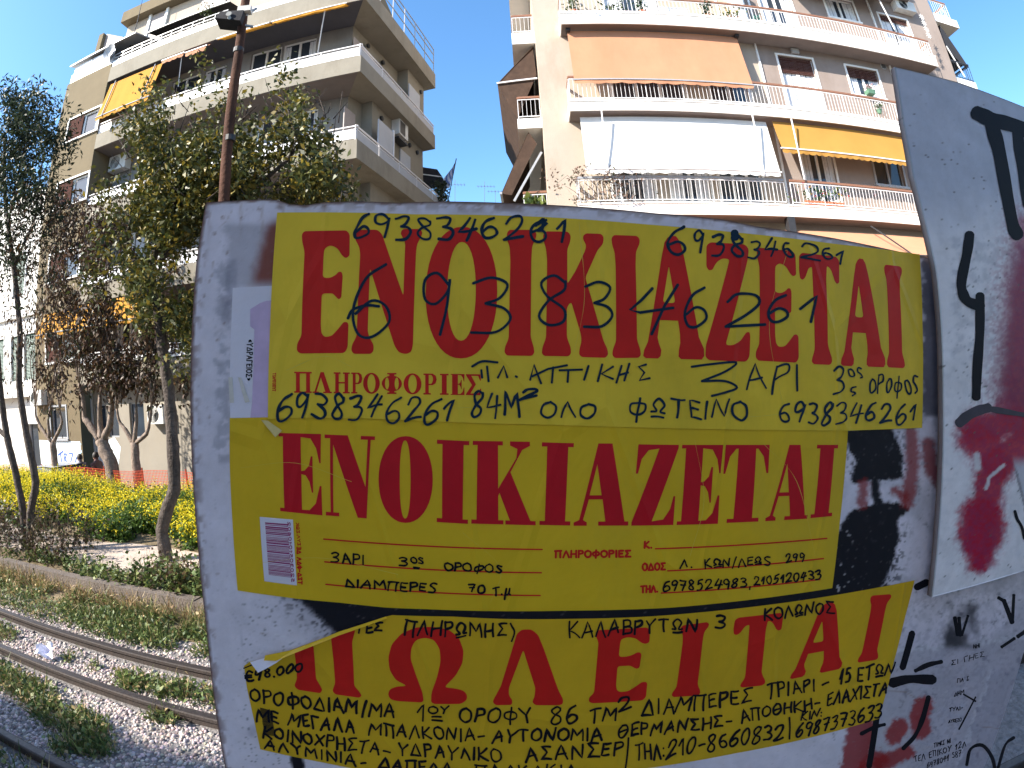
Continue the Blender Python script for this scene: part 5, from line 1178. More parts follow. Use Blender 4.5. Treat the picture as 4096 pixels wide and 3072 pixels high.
RS = {  # rounded slab letters of the first and third notice
 'Ε': norm([[(803, 330), (820, 308), (1115, 303), (1137, 330), (1135, 480), (1110, 498), (1085, 480), (1050, 425), (1000, 405), (960, 430), (955, 480), (948, 632), (1000, 635), (1040, 612), (1060, 590), (1080, 592), (1088, 620), (1078, 770), (1060, 785), (1040, 765), (1020, 742), (942, 742), (935, 960), (940, 1020), (960, 1045), (1010, 1040), (1060, 985), (1095, 940), (1120, 942), (1128, 960), (1122, 1120), (1100, 1157), (790, 1160), (768, 1140), (770, 1090), (800, 1040), (822, 450), (805, 380)]], [(803, 305), (1137, 300), (1128, 1160), (768, 1160)]),
 'Ν': norm([[(1172, 320), (1190, 300), (1330, 298), (1362, 330), (1510, 760), (1523, 400), (1515, 370), (1490, 325), (1500, 300), (1515, 293), (1630, 293), (1643, 320), (1635, 345), (1605, 400), (1598, 460), (1577, 1100), (1565, 1150), (1530, 1165), (1480, 1155), (1450, 1110), (1278, 565), (1262, 1010), (1275, 1050), (1303, 1100), (1303, 1140), (1285, 1163), (1165, 1163), (1147, 1140), (1152, 1100), (1185, 1040), (1210, 460), (1200, 410), (1175, 370)]], [(1172, 298), (1643, 292), (1585, 1165), (1147, 1165)]),
 'Ο': [ell(.5, .5, .5, .5, 44, 2.15), ell(.5, .49, .2, .375, 36, 2.15)],
 'Ι': norm([[(222, 235), (240, 212), (410, 212), (428, 235), (425, 270), (398, 325), (393, 420), (388, 960), (410, 1030), (414, 1070), (395, 1090), (222, 1087), (205, 1065), (210, 1025), (235, 970), (247, 430), (242, 330), (225, 285)]], [(222, 212), (428, 212), (412, 1090), (205, 1085)]),
 'Κ': norm([[(475, 245), (495, 222), (650, 225), (668, 255), (662, 300), (643, 345), (643, 590), (700, 500), (768, 355), (775, 320), (752, 275), (755, 250), (775, 236), (880, 240), (896, 262), (893, 310), (855, 350), (768, 545), (800, 650), (895, 985), (922, 1040), (928, 1080), (910, 1103), (745, 1098), (725, 1080), (728, 1040), (742, 990), (738, 940), (670, 712), (640, 750), (640, 960), (668, 1035), (668, 1075), (650, 1093), (482, 1090), (465, 1070), (470, 1030), (495, 965), (503, 430), (495, 340), (478, 290)]], [(475, 222), (897, 240), (928, 1103), (465, 1093)]),
 'Α': norm([[(1340, 268), (1362, 252), (1400, 256), (1425, 290), (1450, 370), (1560, 960), (1595, 1040), (1597, 1090), (1580, 1115), (1435, 1112), (1418, 1095), (1420, 1050), (1430, 1000), (1428, 940), (1415, 845), (1288, 840), (1272, 960), (1280, 1000), (1298, 1050), (1293, 1090), (1275, 1108), (1190, 1105), (1172, 1090), (1178, 1050), (1205, 990), (1220, 900), (1300, 400), (1320, 300)], [(1350, 460), (1308, 718), (1395, 722)]], [(1190, 248), (1575, 260), (1597, 1118), (1172, 1105)]),
 'Ζ': norm([[(1612, 320), (1640, 298), (1880, 312), (1908, 345), (1900, 420), (1745, 1015), (1800, 1015), (1850, 985), (1890, 925), (1912, 922), (1918, 950), (1912, 1095), (1890, 1130), (1630, 1120), (1604, 1095), (1608, 1020), (1775, 415), (1720, 410), (1680, 440), (1655, 490), (1630, 495), (1612, 470)]], [(1610, 297), (1908, 318), (1918, 1130), (1602, 1118)]),
 'Τ': norm([[(540, 230), (560, 207), (815, 237), (835, 265), (836, 425), (822, 438), (805, 420), (775, 330), (745, 300), (740, 400), (752, 880), (765, 930), (783, 985), (782, 1015), (765, 1032), (650, 1027), (633, 1010), (637, 980), (655, 925), (655, 860), (635, 310), (610, 320), (585, 390), (565, 408), (548, 395), (540, 340)]], [(537, 205), (838, 238), (838, 1035), (537, 1025)]),
}
DS = {  # tall condensed letters of the second notice
 'Ε': [[(0, 0), (1, 0), (.98, .36), (.95, .36), (.88, .18), (.75, .06), (.52, .045), (.52, .47), (.6, .46), (.7, .40), (.75, .28), (.79, .28), (.79, .73), (.76, .73), (.71, .6), (.62, .52), (.52, .51), (.52, .955), (.7, .95), (.85, .86), (.95, .64), (.99, .64), (1, 1), (0, 1), (0, .955), (.1, .955), (.1, .045), (0, .045)]],
 'Ν': [[(0, 0), (.46, 0), (.86, .62), (.86, .045), (.72, .045), (.72, 0), (1, 0), (1, .045), (.92, .045), (.92, 1), (.72, 1), (.17, .12), (.17, .955), (.30, .955), (.30, 1), (0, 1), (0, .955), (.11, .955), (.11, .045), (0, .045)]],
 'Ο': [ell(.5, .5, .5, .5, 44, 2.1), ell(.49, .5, .10, .45, 40, 2.3)],
 'Ι': [[(0, 0), (1, 0), (1, .05), (.83, .05), (.83, .95), (1, .95), (1, 1), (0, 1), (0, .95), (.17, .95), (.17, .05), (0, .05)]],
 'Κ': [[(0, 0), (.5, 0), (.5, .05), (.42, .05), (.42, .57), (.72, .2), (.74, .09), (.62, .05), (.62, 0), (.95, 0), (.95, .05), (.82, .10), (.62, .37), (.92, .95), (1, .95), (1, 1), (.53, 1), (.53, .95), (.60, .95), (.44, .62), (.42, .66), (.42, .95), (.5, .95), (.5, 1), (0, 1), (0, .95), (.08, .95), (.08, .05), (0, .05)]],
 'Α': [[(.42, 0), (.68, 0), (.93, .95), (1, .95), (1, 1), (.45, 1), (.45, .95), (.58, .95), (.52, .68), (.27, .68), (.17, .93), (.24, .96), (.24, 1), (0, 1), (0, .96), (.1, .93)], [(.28, .63), (.50, .63), (.41, .25)]],
 'Ζ': [[(.05, 0), (1, 0), (1, .04), (.48, .95), (.75, .93), (.9, .8), (.96, .64), (1, .64), (1, 1), (0, 1), (0, .96), (.55, .05), (.3, .07), (.15, .18), (.08, .36), (.03, .36)]],
 'Τ': [[(0, 0), (1, 0), (1, .37), (.96, .37), (.88, .15), (.75, .05), (.70, .05), (.70, .95), (.84, .95), (.84, 1), (.16, 1), (.16, .95), (.30, .95), (.30, .05), (.25, .05), (.12, .15), (.04, .37), (0, .37)]],
}
s_ = .07
LS = {  # bookish serif capitals of the small red line
 'Π': [[(0, 0), (1, 0), (1, s_), (.9, s_), (.9, 1 - s_), (1, 1 - s_), (1, 1), (.58, 1), (.58, 1 - s_), (.68, 1 - s_), (.68, .08), (.32, .08), (.32, 1 - s_), (.42, 1 - s_), (.42, 1), (0, 1), (0, 1 - s_), (.1, 1 - s_), (.1, s_), (0, s_)]],
 'Λ': [[(.42, 0), (.58, 0), (.92, .93), (1, .93), (1, 1), (.55, 1), (.55, .93), (.66, .93), (.43, .25), (.2, .93), (.32, .93), (.32, 1), (0, 1), (0, .93), (.1, .93)]],
 'Η': [[(0, 0), (.42, 0), (.42, s_), (.32, s_), (.32, .46), (.68, .46), (.68, s_), (.58, s_), (.58, 0), (1, 0), (1, s_), (.9, s_), (.9, .93), (1, .93), (1, 1), (.58, 1), (.58, .93), (.68, .93), (.68, .53), (.32, .53), (.32, .93), (.42, .93), (.42, 1), (0, 1), (0, .93), (.1, .93), (.1, s_), (0, s_)]],
 'Ρ': [[(0, 0), (.7, 0), (.93, .1), (1, .28), (.92, .46), (.7, .55), (.4, .55), (.4, .93), (.55, .93), (.55, 1), (0, 1), (0, .93), (.14, .93), (.14, s_), (0, s_)], [(.4, .06), (.6, .07), (.7, .16), (.72, .28), (.68, .4), (.6, .48), (.4, .49)]],
 'Ο': [ell(.5, .5, .5, .5, 32), ell(.5, .5, .24, .43, 28)], 'Φ': [ell(.5, .5, .5, .38, 32), ell(.26, .5, .10, .29, 20), ell(.74, .5, .10, .29, 20)],
 'Ι': [[(0, 0), (1, 0), (1, s_), (.78, s_), (.78, .93), (1, .93), (1, 1), (0, 1), (0, .93), (.22, .93), (.22, s_), (0, s_)]], 'Ε': DS['Ε'],
 'Σ': [[(0, 0), (.95, 0), (.98, .3), (.92, .3), (.8, .08), (.35, .08), (.65, .48), (.3, .92), (.82, .9), (.93, .68), (1, .68), (.95, 1), (0, 1), (0, .95), (.4, .52), (0, .05)]],
}
def letter(mb, face, ch, quad, h, rad=0.0):
    q = np.array(quad, float); loops = []
    for l in face[ch]:
        l = np.array(l, float); P = (q[0] * (1 - l[:, :1]) + q[1] * l[:, :1]) * (1 - l[:, 1:]) + (q[3] * (1 - l[:, :1]) + q[2] * l[:, :1]) * l[:, 1:]
        loops.append(round_poly(P, rad) if rad and len(l) < 60 and not len(l) in (44, 36, 40, 32, 28, 20) else P)
    fill(mb, loops, h)
def Q(z, *p): return [Z(z, *k) for k in p]
def BC(x, y): return ((1000 + x / 1.8436) * 1.7464, (100 + y / 1.8436) * 1.7464)     # zone C -> zone B

# --- the sheet itself: a dense skin whose vertex colours are its old paint, rust, spray and paste
LEFT = [(445, 437), (425, 560), (413, 750), (412, 930), (425, 1150), (445, 1350), (475, 1600), (495, 1700)]
TOP = [(445, 437), (500, 434), (560, 431), (600, 432), (625, 441), (660, 443), (700, 437), (780, 435), (860, 438), (960, 435), (1060, 437), (1160, 441), (1250, 446), (1340, 453), (1420, 461), (1470, 464), (1560, 474), (1640, 490), (1720, 501), (1800, 514), (1880, 530), (1950, 545), (2020, 560), (2150, 600), (2280, 645)]
def seg_d(X, Y, pts):
    d = np.full(X.shape, 1e9)
    for (x0, y0), (x1, y1) in zip(pts, pts[1:]):
        t = np.clip(((X - x0) * (x1 - x0) + (Y - y0) * (y1 - y0)) / ((x1 - x0)**2 + (y1 - y0)**2 + 1e-9), 0, 1)
        d = np.minimum(d, np.hypot(X - x0 - t * (x1 - x0), Y - y0 - t * (y1 - y0)))
    return d
def sm(e0, e1, x): t = np.clip((x - e0) / (e1 - e0), 0, 1); return t * t * (3 - 2 * t)
def blend(C, a, col): C += (np.array(col) - C) * np.clip(a, 0, 1)[:, None]
def rect(X, Y, x0, x1, y0, y1, s=4): return sm(x0 - s, x0 + s, X) * sm(x1 + s, x1 - s, X) * sm(y0 - s, y0 + s, Y) * sm(y1 + s, y1 - s, Y)
def inpoly(X, Y, pts):
    c = np.zeros(X.shape, bool); n = len(pts)
    for i in range(n):
        (x0, y0), (x1, y1) = pts[i], pts[(i + 1) % n]
        c ^= ((y0 > Y) != (y1 > Y)) & (X < (x1 - x0) * (Y - y0) / (y1 - y0 + 1e-12) + x0)
    return c
def soft_sheet(name, left, top, bottom, right_px, d, nu, nv, paint, parent, back=.012):
    Lab, Tab, Bab = ab(left, d), ab(top, d), ab(bottom, d); aR = ab([right_px], d)[0, 0]
    o = np.argsort(Lab[:, 1]); u, v = np.meshgrid(np.linspace(0, 1, nu), np.linspace(0, 1, nv))
    b0 = Lab[:, 1].max() * (1 - v) + Lab[:, 1].min() * v
    aL = np.interp(b0, Lab[o, 1], Lab[o, 0]); A = aL * (1 - u) + aR * u
    bt = np.interp(A, Tab[:, 0], Tab[:, 1]); bb = np.interp(A, Bab[:, 0], Bab[:, 1]); B = bt * (1 - v) + bb * v
    V = w3(A.ravel(), B.ravel(), 0, d); px = unproject(V - np.array(EYE))
    bulge = .0006 * np.sin(A.ravel() * 9 + 1) * np.sin(B.ravel() * 7) * 0
    F = (np.arange(nu * nv).reshape(nv, nu)); F = np.stack([F[1:, :-1], F[1:, 1:], F[:-1, 1:], F[:-1, :-1]], -1).reshape(-1, 4)
    C = paint(px[:, 0], px[:, 1], u.ravel(), v.ravel())
    edge = np.concatenate([np.arange(nu)[::-1], np.arange(1, nv) * nu, (nv - 1) * nu + np.arange(1, nu), (np.arange(1, nv - 1) * nu + nu - 1)[::-1]])
    n0 = len(V); Vb = V[edge] + np.array(BN) * back; m = len(edge); k = np.arange(m)
    Fe = np.stack([edge, edge[(k + 1) % m], n0 + (k + 1) % m, n0 + k], 1)
    Cb = np.tile([[.10, .06, .045]], (m, 1))
    return np_mesh(name, np.concatenate([V, Vb]), np.concatenate([F, Fe]), 'painted_sheet', parent, np.concatenate([C, Cb]))
INK, RUST, WHITE = (.010, .010, .016), (.16, .055, .025), (.76, .71, .79)
def paint_board(X, Y, u, v):
    n1, n2, n3 = fbm(X / 60, Y / 60, 101), fbm(X / 16, Y / 16, 103), fbm(X / 6, Y / 6, 107)
    C = np.tile([WHITE], (len(X), 1)).astype(float); C *= (.94 + .12 * n1)[:, None]
    # dirt film to the right and below
    blend(C, .55 * sm(.42, .62, n1) * sm(1700, 2000, X), (.40, .39, .43)); blend(C, .22 * sm(.52, .72, n2) * (.4 + .6 * sm(1500, 1900, X)), (.46, .45, .50))
    blend(C, sm(3, 0, np.abs(Y - 438 - (X > 640) * .03 * (X - 640))) * .0, RUST)
    # grey paste smears and old tape left of the notices
    blend(C, .55 * rect(X + 26 * (n2 - .5), Y, 488, 600, 484, 620, 8), (.33, .32, .36)); blend(C, .55 * rect(X + 40 * (n2 - .5), Y, 470, 502, 560, 1000, 7) * sm(.35, .6, n2 + .15 * n1), (.30, .30, .36))
    blend(C, .35 * rect(X, Y, 488, 512, 560, 660, 3), (.22, .22, .30)); blend(C, .5 * rect(X + 22 * (n3 - .5), Y, 478, 500, 640, 700, 6), (.26, .25, .32))
    blend(C, .92 * rect(X + 14 * (n2 - .5) + (Y - 480) * .28, Y, 578, 680, 478, 613, 16) * sm(.0, .34, n3 + n1 * .5), (.24, .050, .022))
    # spray paint
    def sdp(P): d = seg_d(X, Y, P + P[:1]); return np.where(inpoly(X, Y, P), -d, d)
    bp_ = [(640, 1288), (900, 1300), (1300, 1310), (1800, 1262), (1900, 1250), (1900, 1275), (1700, 1315), (1300, 1345), (900, 1345), (800, 1372), (745, 1385), (700, 1340)]
    d_ = sdp(bp_); blend(C, .35 * sm(70, 0, d_), (.10, .10, .14)); blend(C, .85 * sm(60, 4, d_) * sm(.50, .62, n3), INK); blend(C, sm(10, -4, d_ + 14 * (n3 - .5) + 10 * (n2 - .5)), INK)
    top_ = [(1820, 930), (1850, 1000), (1838, 1030), (1842, 1042), (1870, 1037), (1922, 1037), (1948, 1030), (1950, 985), (1935, 945), (1925, 920)]
    blend(C, sm(5, -3, sdp(top_) + 9 * (n3 - .5) + 12 * (n2 - .5)), INK); blend(C, .8 * sm(40, 0, sdp(top_)) * sm(.54, .66, n3) * (Y < 1038), INK)
    low_ = [(1918, 1084), (1903, 1086), (1873, 1096), (1840, 1104), (1817, 1138), (1790, 1200), (1780, 1290), (1905, 1262), (1926, 1220), (1940, 1160), (1936, 1125), (1960, 1100), (1939, 1088)]
    d_ = sdp(low_); blend(C, sm(5, -3, d_ + 12 * (n3 - .5) + 14 * (n2 - .5)), INK); blend(C, .85 * sm(45, 2, d_) * sm(.50, .62, n3) * sm(1110, 1160, Y), INK)
    blend(C, .7 * sm(.69, .73, n3) * sm(2, -6, d_) * sm(1860, 1820, X), (.60, .58, .62))
    blend(C, .8 * rect(X + 30 * (n2 - .5), Y, 1990, 2040, 560, 900, 6) * sm(.25, .55, n1 + .2), (.035, .035, .06))
    blend(C, sm(14, 4, seg_d(X, Y, [(1890, 1040), (1893, 1075), (1905, 1100)]) + 9 * (n3 - .5)), INK)
    for p, r in (([(1968, 935), (1972, 1010), (1960, 1085)], 15), ([(2005, 960), (2012, 1010), (2036, 1050)], 16), ([(1866, 1046), (1862, 1086)], 12), ([(1935, 1060), (1955, 1075)], 10), ([(2030, 1160), (2028, 1190)], 7)): blend(C, .85 * sm(r + 6, r - 8, seg_d(X, Y, p) + 14 * (n3 - .5)), (.27, .016, .016))
    # torn paper layers low on the right: lilac grey, with ragged light rims
    tn = 26 * (n2 - .5) + 14 * (n3 - .5)
    lay = sm(-5, 5, (Y - 1400 - .12 * (1990 - X) + tn)) * sm(1900, 1930, X + .25 * (Y - 1400)); blend(C, .75 * lay, (.47, .45, .50))
    rim = sm(7, 2, np.abs(Y - 1400 - .12 * (1990 - X) + tn)) * sm(1900, 1930, X); blend(C, .7 * rim, (.70, .70, .74))
    lay = sm(-4, 4, (X - 2120 + .35 * (Y - 1500) + tn)) * sm(1430, 1460, Y); blend(C, .6 * lay, (.38, .37, .44)); blend(C, .6 * sm(6, 1, np.abs(X - 2120 + .35 * (Y - 1500) + tn)) * sm(1430, 1460, Y), (.74, .73, .78))
    blend(C, .55 * sm(.60, .70, n2 * .6 + n3 * .4) * sm(1850, 1950, X), (.10, .10, .13)); blend(C, .30 * sm(.45, .62, n3) * sm(1880, 2000, X) * sm(1200, 1320, Y), (.20, .19, .25)); blend(C, .35 * sm(1850, 2050, X) * sm(1250, 1400, Y), (.36, .33, .42))
    blend(C, .6 * sm(.56, .70, n1 * .5 + n3 * .5) * sm(1450, 1480, Y) * sm(1880, 1960, X), (.62, .60, .64))
    blend(C, .9 * rect(X + 20 * (n2 - .5), Y + 14 * (n3 - .5), 2040, 2110, 1300, 1400, 10) * sm(.3, .55, n1 + .1), INK)
    for p, r in (([(1862, 1560), (1835, 1700)], 26), ([(1945, 1570), (1930, 1590)], 17), ([(1995, 1525), (1985, 1545), (1990, 1575)], 19), ([(1900, 1650), (1960, 1625)], 14), ([(1870, 1665), (1900, 1640)], 18)): blend(C, .9 * sm(r + 7, r - 4, seg_d(X, Y, p) + 16 * (n3 - .5)), (.30, .012, .012))
    # rust: rim, bolt stains, pin holes
    e = np.minimum(u * 1800, 1e9); blend(C, .95 * sm(7, 1, e + 6 * (n2 - .5)), RUST); blend(C, .6 * sm(26, 4, e) * sm(.48, .62, n2), RUST)
    t = v * 1250; blend(C, .85 * sm(7, 1, t + 10 * (n2 - .5)), (.20, .10, .07)); blend(C, .7 * sm(26, 4, t) * sm(.35, .55, n2) * sm(960, 1000, X) * sm(1240, 1180, X), (.24, .13, .08)); blend(C, .45 * sm(30, 6, t) * sm(.46, .60, n2) * sm(600, 700, X), (.30, .21, .17))
    for x, y, r in ((605, 446, 9), (560, 452, 3.5), (522, 470, 2.5), (481, 470, 2.5), (491, 546, 1.8), (463, 505, 2.5), (470, 735, 1.8), (440, 640, 3), (432, 800, 3), (484, 700, 1.5), (452, 900, 1.8), (470, 1240, 1.8), (700, 445, 5), (960, 446, 4)): blend(C, .7 * sm(r + 2.5, 0, np.hypot(X - x, Y - y) + 5 * (n3 - .5)), (.20, .085, .045))
    blend(C, .6 * sm(.66, .70, fbm(X / 3.2, Y / 3.2, 113)) * sm(500, 540, X) * sm(1280, 1310, Y) * sm(760, 560, X), INK)
    blend(C, .22 * sm(.68, .76, fbm(X / 3.0, Y / 3.0, 119)), (.25, .22, .24))
    blend(C, .4 * sm(18, 6, np.hypot((X - 545) * 1.2, Y - 1580)), (.38, .36, .44))
    for p, w_ in (([(645, 1655), (640, 1640)], 14),): blend(C, sm(w_ + 3, w_ - 3, seg_d(X, Y, p)), INK)
    rs = random.Random(3)
    for i in range(46):
        x, y, a_ = rs.uniform(420, 2200), rs.choice([rs.uniform(440, 700), rs.uniform(1280, 1690)]), rs.uniform(-.7, .7) + (1.5 if rs.random() < .4 else 0); L = rs.uniform(12, 90)
        blend(C, rs.uniform(.2, .6) * sm(1.9, .3, seg_d(X, Y, [(x, y), (x + L * math.cos(a_) * .6, y + L * math.sin(a_) * .5), (x + L * math.cos(a_ + .2), y + L * math.sin(a_ + .2))])), rs.choice([(.22, .20, .24), (.30, .2, .15), (.84, .82, .86)]))
    for x in (452, 520, 566, 612, 700, 842): blend(C, .35 * sm(5, 0, np.abs(X - x - 5 * (n2 - .5))) * sm(436, 446, Y) * sm(520 + (x % 7) * 9, 450, Y), (.33, .19, .12))
    return np.clip(C, .004, 1)
BOARD = empty('metal_board', tuple(w3(ab([(1200, 900)])[0, 0], 0)[:2]) + (0.0,), 0, 'scratched white metal board with rust, black spray paint and three yellow notices', 'board')
BOI = Matrix.Translation(-Vector(BOARD.location))
def own(o, root): o.parent = root; o.matrix_parent_inverse = Matrix.Translation(-Vector(root.location)); return o
own(soft_sheet('sheet', LEFT, TOP, [(480, 1705), (1100, 1705), (1700, 1705), (2300, 1705)], (2290, 900), BD, 440, 330, paint_board, None), BOARD)
# lower half of the sheet and the two posts that carry it
e0, e1 = ab([(497, 1712)])[0], ab([(2290, 1712)])[0]
lo = MB(); P = [w3(e0[0], e0[1] - .002), w3(e1[0], e1[1] - .002)]
g = [Vector(P[0]), Vector(P[1])]; g2 = [Vector((p.x - .02, p.y + .004, .02)) for p in g]
lo.add([g2[0], g2[1], g[1], g[0]] + [q + BN * .012 for q in (g2[0], g2[1], g[1], g[0])], [(0, 1, 2, 3), (7, 6, 5, 4), (0, 3, 7, 4), (1, 5, 6, 2), (0, 4, 5, 1)])
own(lo.build('lower_sheet', mat('sheet_paint', (.58, .58, .62), .5, .12, 9, .05, 60, dirt=(.2, .1, .06), dscale=2)), BOARD)
for a_ in (-.30, .42):
    t = w3(a_, .12) + np.array(BN) * .04; own(MB().box(t[0] - .02, t[0] + .02, t[1], t[1] + .04, -.2, t[2]).build('post', 'metal_grey'), BOARD)

# --- poster remnants on the left
def poly_px(pts, h, name, m, root, d=BD):
    b = MB(); fill(b, [pts], h, d); return own(b.build(name, m), root)
def thing_px(name, px, label, cat, group=None, d=BD):
    p = w3(*ab([px], d)[0], 0, d); return empty(name, tuple(p), 0, label, cat, group)
OP = thing_px('old_poster', (545, 760), 'torn white poster with a lilac numeral and small black print beside the yellow notices', 'poster')
poly_px([(503, 622), (560, 619), (600, 617), (600, 910), (498, 914), (497, 800), (500, 700)], .0003, 'paper', 'paper_white', OP)
M['print_lilac'] = mat('print_lilac', (.62, .47, .68), .6, .12, 30)
b = MB(); fill(b, [[(541, 668), (562, 655), (575, 650), (600, 648), (600, 912), (540, 912), (545, 870), (548, 800), (550, 712), (541, 705)]], .0005); own(b.build('numeral', 'print_lilac'), OP)
b = MB(); write(b, '«ΥΔΡΑΓΕΙΟΣ»', (547, 734), (535, 734), (544, 822), (532, 822), 1.7, .0006, jit=.01); own(b.build('print', 'ink_black'), OP)
for k, q in enumerate(([(494, 815), (503, 815), (506, 870), (497, 870)], [(515, 815), (522, 816), (540, 868), (530, 870)])): poly_px(q, .0007, 'tape', 'tape', OP)

# --- notice 2 (the middle one; notice 1 laps over its top)
N2 = thing_px('paper_notice', (1160, 1100), 'middle yellow notice with tall condensed red capitals, ruled lines and a white barcode label', 'notice', 'yellow notices pasted on the board')
o2 = [(497, 903), (700, 898), (1200, 900), (1600, 905), (1831, 930), (1825, 1010), (1813, 1130), (1797, 1270), Z('5', 1700, 1074), Z('5', 1000, 1150), Z('5', 400, 1167), Z('4', 1500, 1478), Z('4', 1240, 1468), Z('4', 900, 1432), Z('4', 600, 1405), (514, 1275), (503, 1130), (497, 1000)]
poly_px(o2, .0007, 'paper', 'paper_yellow_deep', N2)
b = MB(); H1 = .0009
for ch, z, q in (('Ε', '4', [(470, 232), (770, 240), (780, 815), (482, 785)]), ('Ν', '4', [(795, 243), (1152, 257), (1118, 838), (805, 815)]), ('Ο', '4', [(1177, 255), (1560, 255), (1560, 868), (1177, 868)]), ('Ι', '4', [(1590, 280), (1818, 290), (1808, 875), (1588, 862)]), ('Κ', '4', [(1843, 288), (2267, 295), (2287, 885), (1832, 873)]),
                 ('Ι', '5', [(247, 175), (435, 180), (413, 665), (232, 662)]), ('Α', '5', [(445, 182), (765, 182), (755, 665), (433, 667)]), ('Ζ', '5', [(803, 187), (1053, 190), (1020, 662), (773, 666)]), ('Ε', '5', [(1073, 190), (1315, 190), (1283, 655), (1040, 662)]), ('Τ', '5', [(1330, 190), (1588, 190), (1565, 640), (1290, 652)]), ('Α', '5', [(1600, 190), (1850, 190), (1810, 625), (1562, 640)]), ('Ι', '5', [(1868, 190), (1992, 190), (1955, 610), (1828, 622)])):
    letter(b, DS, ch, Q(z, *q), H1)
own(b.build('printed_heading', 'print_crimson'), N2)
b = MB()
for p, q in ((Z('4', 790, 982), Z('5', 248, 806)), (Z('4', 797, 1143), Z('5', 243, 943)), (Z('4', 805, 1302), Z('5', 236, 1077)), (Z('5', 915, 802), Z('5', 1925, 741)), (Z('5', 988, 932), Z('5', 1905, 860)), (Z('5', 950, 1063), Z('5', 1885, 983))): ribbon(b, [p, q], 2.4, H1, wvar=0)
own(b.build('ruled_lines', 'print_red'), N2)
b = MB()
hw(b, 'ΠΛΗΡΟΦΟΡΙΕΣ', '5', 324, 814, 853, 768, 812, 850, 3.6, H1, jit=0); hw(b, 'Κ.', '5', 851, 760, 797, 893, 760, 797, 3.4, H1, jit=0); hw(b, 'ΟΔΟΣ', '5', 840, 888, 930, 972, 886, 926, 3.4, H1, jit=0); hw(b, 'ΤΗΛ.', '5', 830, 1022, 1060, 928, 1018, 1056, 3.4, H1, jit=0)
own(b.build('printed_words', 'print_red'), N2)
b = MB(); H2 = .0011
hw(b, '3ΑΡΙ', '4', 845, 1080, 1145, 1075, 1098, 1162, 3.2, H2); hw(b, '3', '4', 1325, 1110, 1172, 1385, 1114, 1178, 3.2, H2); hw(b, 'ΟS', '4', 1405, 1112, 1150, 1492, 1118, 1158, 2.8, H2); hw(b, '-', '4', 1420, 1160, 1200, 1470, 1164, 1204, 2.6, H2); hw(b, '-', '4', 1424, 1172, 1212, 1470, 1176, 1216, 2.6, H2)
hw(b, 'ΟΡΟΦΟS', '4', 1640, 1148, 1200, 2050, 1168, 1222, 3.2, H2); hw(b, 'ΔΙΑΜΠΕΡΕS', '4', 935, 1265, 1322, 1585, 1298, 1358, 3.2, H2); hw(b, '70', '4', 1815, 1300, 1348, 1925, 1312, 1370, 3.2, H2); hw(b, 'τ.μ', '4', 1985, 1300, 1375, 2112, 1308, 1382, 3.0, H2)
hw(b, 'Λ.', '5', 1062, 870, 918, 1130, 865, 914, 2.9, H2); hw(b, 'ΚΩΝ/ΛΕΩS', '5', 1205, 868, 918, 1590, 848, 894, 2.9, H2); hw(b, '299', '5', 1683, 835, 886, 1792, 826, 876, 2.9, H2)
hw(b, '6978524983,', '5', 960, 995, 1052, 1475, 975, 1030, 2.9, H2); hw(b, '2105120433', '5', 1495, 972, 1022, 1888, 928, 978, 2.9, H2)
own(b.build('handwriting', 'ink_black'), N2)
bl = poly_px(Q('4', (337, 825), (572, 845), (600, 1310), (370, 1280)), .0009, 'barcode_label', 'paper_white', N2)
b = MB(); y = 0.02; rb_ = random.Random(5); cq = [np.array(p) for p in Q('4', (374, 856), (534, 868), (560, 1266), (402, 1246))]
while y < .98:
    t = rb_.choice([.008, .008, .012, .02, .026]); pts = []
    for u_, v_ in ((0, y), (1, y), (1, y + t), (0, y + t)): pts.append((cq[0] * (1 - u_) + cq[1] * u_) * (1 - v_) + (cq[3] * (1 - u_) + cq[2] * u_) * v_)
    fill(b, [pts], .0010); y += t + rb_.choice([.008, .011, .018])
o = b.build('bars', 'print_magenta'); o.parent = bl; o.matrix_parent_inverse = Matrix.Translation(-Vector(N2.location)) @ Matrix.Translation((0, 0, 0)); o.matrix_parent_inverse = bl.matrix_world.inverted_safe() if False else Matrix.Identity(4)
b = MB(); hw(b, '9000850010602', '4', 575, 1280, 1280, 575, 860, 860, 1.0, .0010) if False else write(b, '5203051010602', Z('4', 582, 1284), Z('4', 563, 1284), Z('4', 552, 862), Z('4', 535, 862), 1.2, .0010, jit=0)
o = b.build('digits', 'print_magenta'); o.parent = bl; o.matrix_parent_inverse = Matrix.Identity(4)
b = MB(); write(b, 'ΤΣΔ-ΦΔΛ ΔΕ', Z('4', 637, 1300), Z('4', 610, 1300), Z('4', 628, 1040), Z('4', 600, 1040), 2.1, H1, jit=0); write(b, 'ΣΥΛ.ΣΩΚ', Z('4', 626, 1028), Z('4', 606, 1028), Z('4', 614, 868), Z('4', 594, 868), 1.3, H1, jit=0); own(b.build('side_print', 'print_red'), N2)

